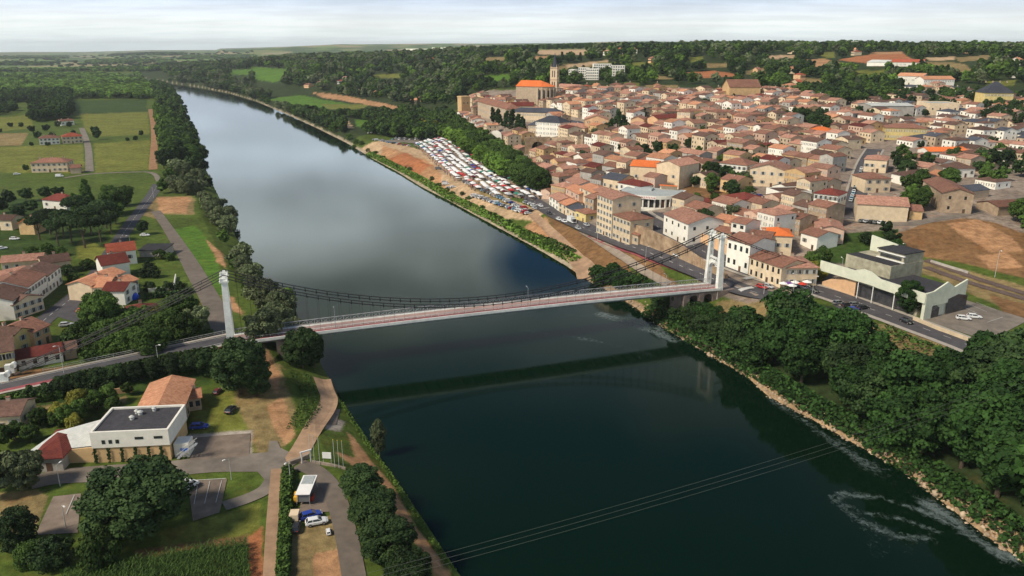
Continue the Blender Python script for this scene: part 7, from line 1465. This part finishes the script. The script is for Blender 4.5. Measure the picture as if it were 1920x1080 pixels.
def stones():
    r = np.random.default_rng(9); ic = bmesh.new(); bmesh.ops.create_icosphere(ic, subdivisions=1, radius=1); bv = np.array([v.co[:] for v in ic.verts]); bf = np.array([[v.index for v in f.verts] for f in ic.faces]); V = []; F = []; o = 0
    q = resample([p for p in RBW if 60 < p[1] < 330], 0.42); q = np.array(q)
    for p in q:
        for _ in range(3):
            x, y = p+r.normal(size=2)*np.array([1.3, 1.3]); z = float(H(x, y))
            if z < -.5 or z > 2.2: continue
            s = r.lognormal(-1.35, .5); s = min(s, 1.0); v = bv*(s*r.uniform(.7, 1.2, 3))*(1+r.normal(size=(len(bv), 1))*.12)+np.array([x, y, z+s*.15]); V.append(v); F.append(bf+o); o += len(bv)
    me = mesh_np('bank_stones', np.concatenate(V), np.concatenate(F), mat('bank_rock', (0.22,0.15,0.10), .95, .3, .5, col2=(0.52,0.40,0.27))); tag(inst('bank_stones', me), 'loose pale boulders lining the right water edge', 'stones', kind='stuff')
stones()
# ---------------------------------------------------------------- small things by the curved drive
M_YEL = mat('yellow_paint', (0.75,0.42,0.03), .6)
def small():
    g = g1(570, 948); R = empty('box_trailer', (g[0], g[1], g[2]+.2), .03); tag(R, 'white roofed trailer stall standing beside the curved drive', 'trailer')
    b = MB(); b.box((0, 3.2, 1.5), (2.3, 6.6, 1.6), CP_['grey']); b.build('body', R); t = MB(); t.box((0, 3.2, 2.6), (2.9, 7.4, .12), M_SIGNW); t.build('roof', R); t = MB(); t.box((0, 5.0, 2.69), (2.3, 3.2, .06), RM['grey flat']); t.build('roof_panel', R)
    for x in (-1.3, 1.3):
        for y in (-.3, 6.7): p = MB(); p.tube((x, y, 0), (x, y, 2.6), .05, M_STEELW, 5); p.build('post', R)
    for x in (-1.05, 1.05): 
        for y in (2.6, 3.6): w = MB(); w.tube((x-.1, y, .35), (x+.1, y, .35), .36, M_TYRE, 12); w.build('wheel', R)
    g = g1(557, 941); y = MB(); y.box((0, 0, .9), (.9, 1.5, 1.2), M_YEL); y.box((0, .2, 1.8), (.8, .8, .6), M_YEL); o = y.build('yellow_machine', loc=tuple(g)); tag(o, 'yellow machine box left of the white trailer roof', 'machine')
    for q in (-.4, .4):
        w = MB(); w.tube((q-.1, -.6, .3), (q+.1, -.6, .3), .3, M_TYRE, 10); w.build('wheel', o)
    g = g1(585, 938); y = MB(); y.box((0, 0, .7), (.8, 1.4, 1.0), M_REDS); y.box((0, -.1, 1.3), (.6, .8, .3), CP_['black']); tag(y.build('red_machine', loc=tuple(g)), 'red machine right of the white trailer roof', 'machine')
    g = g1(553, 976); R = empty('cream_trailer', (g[0], g[1], g[2]), .1); tag(R, 'small cream box trailer against the hedge', 'trailer'); b = MB(); b.box((0, 0, 1.2), (1.7, 2.2, 1.3), WM['cream']); b.build('body', R)
    for q in (-.9, .9): w = MB(); w.tube((q-.08, 0, .3), (q+.08, 0, .3), .3, M_TYRE, 10); w.build('wheel', R)
    lst = []
    for x, y, h in [(583,868,7.5),(590,870,7.5),(600,872,7.0),(628,877,6.8),(636,878,6.8),(644,879,6.8)]:
        g = g1(x, y); p = MB(); p.tube((0, 0, 0), (0, 0, h), .06, M_STEELW, 6, .04); o = p.build('flagpole', loc=tuple(g)); tag(o, None, 'flagpole', 'bare flagpoles beside the curved drive'); q = MB(); q.tube((0, 0, h), (0, 0, h+.12), .09, M_YEL, 8); q.build('finial', o); lst.append((o, 'bare white flagpole beside the curved drive', x))
    uniq(lst)
    g = g1(614, 872); R = empty('notice_board', tuple(g), -.1); tag(R, 'blank white notice board between the flagpoles', 'sign'); b = MB(); b.box((0, 0, 2.4), (2.0, .1, 1.5), M_SIGNW); b.build('panel', R)
    for x in (-.9, .9): p = MB(); p.tube((x, .08, 0), (x, .08, 2.9), .05, M_STEELW, 5); p.build('post', R)
    g = g1(575, 868); R = empty('gateway_frame', tuple(g), .6); tag(R, 'white frame gateway at the top of the curved drive', 'gate')
    for x in (-1.0, 1.0): p = MB(); p.box((x, 0, 1.4), (.25, .25, 2.8), M_SIGNW); p.build('post', R)
    p = MB(); p.box((0, 0, 2.9), (2.6, .3, .25), M_SIGNW); p.build('lintel', R)
    lst = []
    for x, y, h, lb in [(545,905,5,'globe street lamp in the hedge beside the white trailer'), (434,900,5,'thin lamp post on the grass island by the junction'), (113,912,5,'thin white lamp post beside the riverside road at left'), (120,700,8,'white lamp post beside the lower end of the approach'), (298,686,6,'small lamp post on the approach pavement'), (124,990,5,'dark lamp post between the parking bays'),
        (1432,552,8,'street lamp on the green verge behind the right portal'), (1486,560,9,'white lamp post before the cafe corner'), (1522,560,8,'tall street lamp beside the cafe corner'), (1575,530,9,'lamp post at the pale green hall corner'), (1690,505,10,'utility pole behind the pale green hall'), (1865,520,10,'utility pole beside the railway'), (288,372,6,'white post at the dyke road fork'), (245,462,5,'white post beside the village road'),(1210,498,8,'street lamp on the quay road below the retaining wall'),(1120,452,8,'street lamp on the quay road near the box truck')]:
        g = g1(x, y); R = empty('street_lamp', tuple(g), .4*x); tag(R, lb, 'street lamp'); p = MB(); p.tube((0, 0, 0), (0, 0, h), .09, M_STEELW, 6, .05); p.build('pole', R); a = MB(); a.tube((0, 0, h-.1), (.9, 0, h+.2), .04, M_STEELW, 5); a.build('arm', R); q = MB(); q.box((1.1, 0, h+.2), (.7, .28, .14), M_SIGNW, taper=.7); q.build('lamp_head', R)
    # parasols of the cafe
    lst = []
    for i, (x, y, c) in enumerate([(1468,543,'white'),(1478,543,'purple'),(1490,541,'white'),(1503,544,'red'),(1512,540,'white'),(1484,547,'white')]):
        g = g1(x, y); R = empty('parasol', tuple(g), 0); R['category'] = 'parasol'; R['group'] = 'parasols before the cafe corner'; m_ = {'white': M_SIGNW, 'red': M_REDS, 'purple': mat('purple_cloth', (0.15,0.06,0.25), .8)}[c]
        q = MB(); n = 8; vs = [(1.7*math.cos(6.283*k/n), 1.7*math.sin(6.283*k/n), 2.3) for k in range(n)]+[(0, 0, 3.0)]; q.add(vs, [(k, (k+1) % n, n) for k in range(n)], m_); q.build('canopy', R); p = MB(); p.tube((0, 0, 0), (0, 0, 2.95), .05, M_STEELW, 5); p.build('pole', R); lst.append((R, f'{c} parasol before the cafe corner', x))
    uniq(lst)
    g = g1(246, 560); R = empty('pool_tent', tuple(g)); tag(R, 'bright blue dome tent beside the orange roofed house', 'tent'); q = MB(); n = 14; m_ = mat('blue_tarp', (0.005,0.07,0.55), .5); pr = [(2.6, 0), (2.7, .9), (2.2, 1.7), (1.2, 2.2), (.1, 2.4)]
    vs = [(r_0*math.cos(6.283*k/n), r_0*math.sin(6.283*k/n), z) for r_0, z in pr for k in range(n)]; q.add(vs, [(i*n+k, i*n+(k+1) % n, (i+1)*n+(k+1) % n, (i+1)*n+k) for i in range(4) for k in range(n)]+[tuple(range(4*n, 5*n))], m_); q.build('shell', R, smooth=True)
    q = MB(); q.box((0, -2.66, .8), (1.0, .12, 1.5), CP_['black']); q.build('doorway', R)
small()
def wires():
    m_ = mat('wire', (0.11,0.12,0.10), .7)
    for k, lb in enumerate(['topmost power cable crossing the near river', 'middle power cable crossing the near river', 'lowest power cable crossing the near river']):
        A = np.array(P(560, 1108+k*11, 24)); B = np.array(P(2060, 655+k*9, 24)); mb = MB(); n = 60; c = (A+B)/2
        f = lambda t: (A[0]+(B[0]-A[0])*t-c[0], A[1]+(B[1]-A[1])*t-c[1], -4*2.6*t*(1-t))
        for i in range(n): mb.tube(f(i/n), f((i+1)/n), .022, m_, 4)
        o = mb.build('power_cable', loc=(c[0], c[1], 24)); tag(o, lb, 'cable', 'power cables over the river')
wires()
# ---------------------------------------------------------------- trees: the largest in the picture one by one, the rest as one wood
def plant_trees():
    A = np.array([(t[0], t[1], t[2]) for t in TREES]); px, py = to_px(A[:, 0], A[:, 1], A[:, 2]+np.array([t[3]*.6 for t in TREES]))
    dist = np.hypot(A[:, 0], A[:, 1]); size = np.array([t[3]*t[8] for t in TREES])/dist
    vis = (px > -25) & (px < 1945) & (py > 0) & (py < 1110)
    # drop trees standing in roads or buildings
    bad = np.zeros(len(TREES), bool)
    for w in ROADS.values():
        d, _ = seg_dist(A[:, 0], A[:, 1], w[::3]+[w[-1]]); bad |= (d < 4.0)
    for rc in BLOCK: bad |= inside(A[:, 0], A[:, 1], rc)
    keepreg = ('over the parking bays beside the maize field',)
    bad &= np.array([t[7] is None for t in TREES])
    sc = np.where(vis & ~bad & ((px > 0) & (px < 1920) & (py < 1080)), size, 0); order = np.argsort(-sc)[:290]; near = set(int(i) for i in order)
    NM = {'broad': 'broadleaf_tree', 'plane': 'plane_tree', 'poplar': 'poplar_tree', 'conifer': 'conifer_tree', 'umbrella': 'pine_tree', 'willow': 'willow_tree', 'bush': 'bush'}
    CN = {'green': 'green', 'dark': 'dark green', 'olive': 'grey-green', 'bright': 'light green', 'yellow': 'yellow-green', 'sunny': 'fresh green', 'river': 'deep green'}
    SH = {'broad': 'round', 'plane': 'broad plane', 'poplar': 'slender', 'conifer': 'pointed conifer', 'umbrella': 'flat-topped pine', 'willow': 'spreading', 'bush': 'low bushy'}
    rr = random.Random(3); items = []
    for i in sorted(near):
        x, y, z, h, ty, c, reg, hero, wide = TREES[i]; cr, tr = rr.choice(NEARM[ty])
        if hero is not None: cr = HERO[hero]
        k = h/12.0; r = empty(NM[ty], (x, y, z), rr.uniform(0, 6.28)); kk = k*rr.uniform(.9, 1.1)*wide; r.scale = (kk, kk*rr.uniform(.92, 1.08), k)
        o = inst('crown', cr, r); o.material_slots[0].link = 'OBJECT'; o.material_slots[0].material = LM[c]; 
        if ty != 'bush': inst('trunk', tr, r)
        tag(r, None, 'bush' if ty == 'bush' else 'tree', ('bushes ' if ty == 'bush' else 'trees ')+reg); items.append((r, f"{SH[ty]} {CN[c]} {'bush' if ty == 'bush' else 'tree'} {reg}".replace('conifer tree', 'conifer').replace('pine tree', 'pine'), px[i]))
    uniq(items)
    # everything further off
    rest = [i for i in range(len(TREES)) if i not in near and not bad[i]]
    protos = []; col = bpy.data.collections.new('wood_kinds')
    for ty in sorted(FARM):
        for c in sorted(LM):
            me = FARM[ty][len(c) % 2].copy(); me.materials.clear(); me.materials.append(LM[c]); o = bpy.data.objects.new(f"wood_kind_{len(protos):03d}", me); col.objects.link(o); protos.append((ty, c))
    pi = {p: i for i, p in enumerate(protos)}; n = len(rest)
    me = bpy.data.meshes.new('woodland'); me.vertices.add(n); me.vertices.foreach_set('co', A[rest].astype(np.float32).ravel())
    def attr(nm, ty, v, f='value'): a = me.attributes.new(nm, ty, 'POINT'); a.data.foreach_set(f, v)
    attr('kind_index', 'INT', np.array([pi[(TREES[i][4], TREES[i][5])] for i in rest], np.int32))
    sc = np.array([(TREES[i][3]/12*TREES[i][8]*rr.uniform(.9, 1.12),)*2+(TREES[i][3]/12,) for i in rest], np.float32); attr('size', 'FLOAT_VECTOR', sc.ravel(), 'vector')
    attr('turn', 'FLOAT', np.array([rr.uniform(0, 6.28) for _ in rest], np.float32)); me.update()
    o = link(bpy.data.objects.new('woodland', me)); tag(o, 'distant dark green woods, plantations and orchards beyond the nearer trees', 'woodland', kind='stuff')
    ng = bpy.data.node_groups.new('wood', 'GeometryNodeTree'); ng.interface.new_socket('Geometry', in_out='INPUT', socket_type='NodeSocketGeometry'); ng.interface.new_socket('Geometry', in_out='OUTPUT', socket_type='NodeSocketGeometry')
    N = ng.nodes.new; L = ng.links.new; gi = N('NodeGroupInput'); go = N('NodeGroupOutput'); ip = N('GeometryNodeInstanceOnPoints'); ci = N('GeometryNodeCollectionInfo')
    ci.inputs['Collection'].default_value = col; ci.inputs['Separate Children'].default_value = True; ci.inputs['Reset Children'].default_value = True
    def na(nm, ty): a = N('GeometryNodeInputNamedAttribute'); a.data_type = ty; a.inputs[0].default_value = nm; return a.outputs[0]
    cb = N('ShaderNodeCombineXYZ'); L(na('turn', 'FLOAT'), cb.inputs[2])
    L(gi.outputs[0], ip.inputs['Points']); L(ci.outputs[0], ip.inputs['Instance']); ip.inputs['Pick Instance'].default_value = True
    L(na('kind_index', 'INT'), ip.inputs['Instance Index']); L(cb.outputs[0], ip.inputs['Rotation']); L(na('size', 'FLOAT_VECTOR'), ip.inputs['Scale']); L(ip.outputs[0], go.inputs[0])
    md = o.modifiers.new('wood', 'NODES'); md.node_group = ng
    print('TREES', len(TREES), 'rest', n)
plant_trees()
haze()
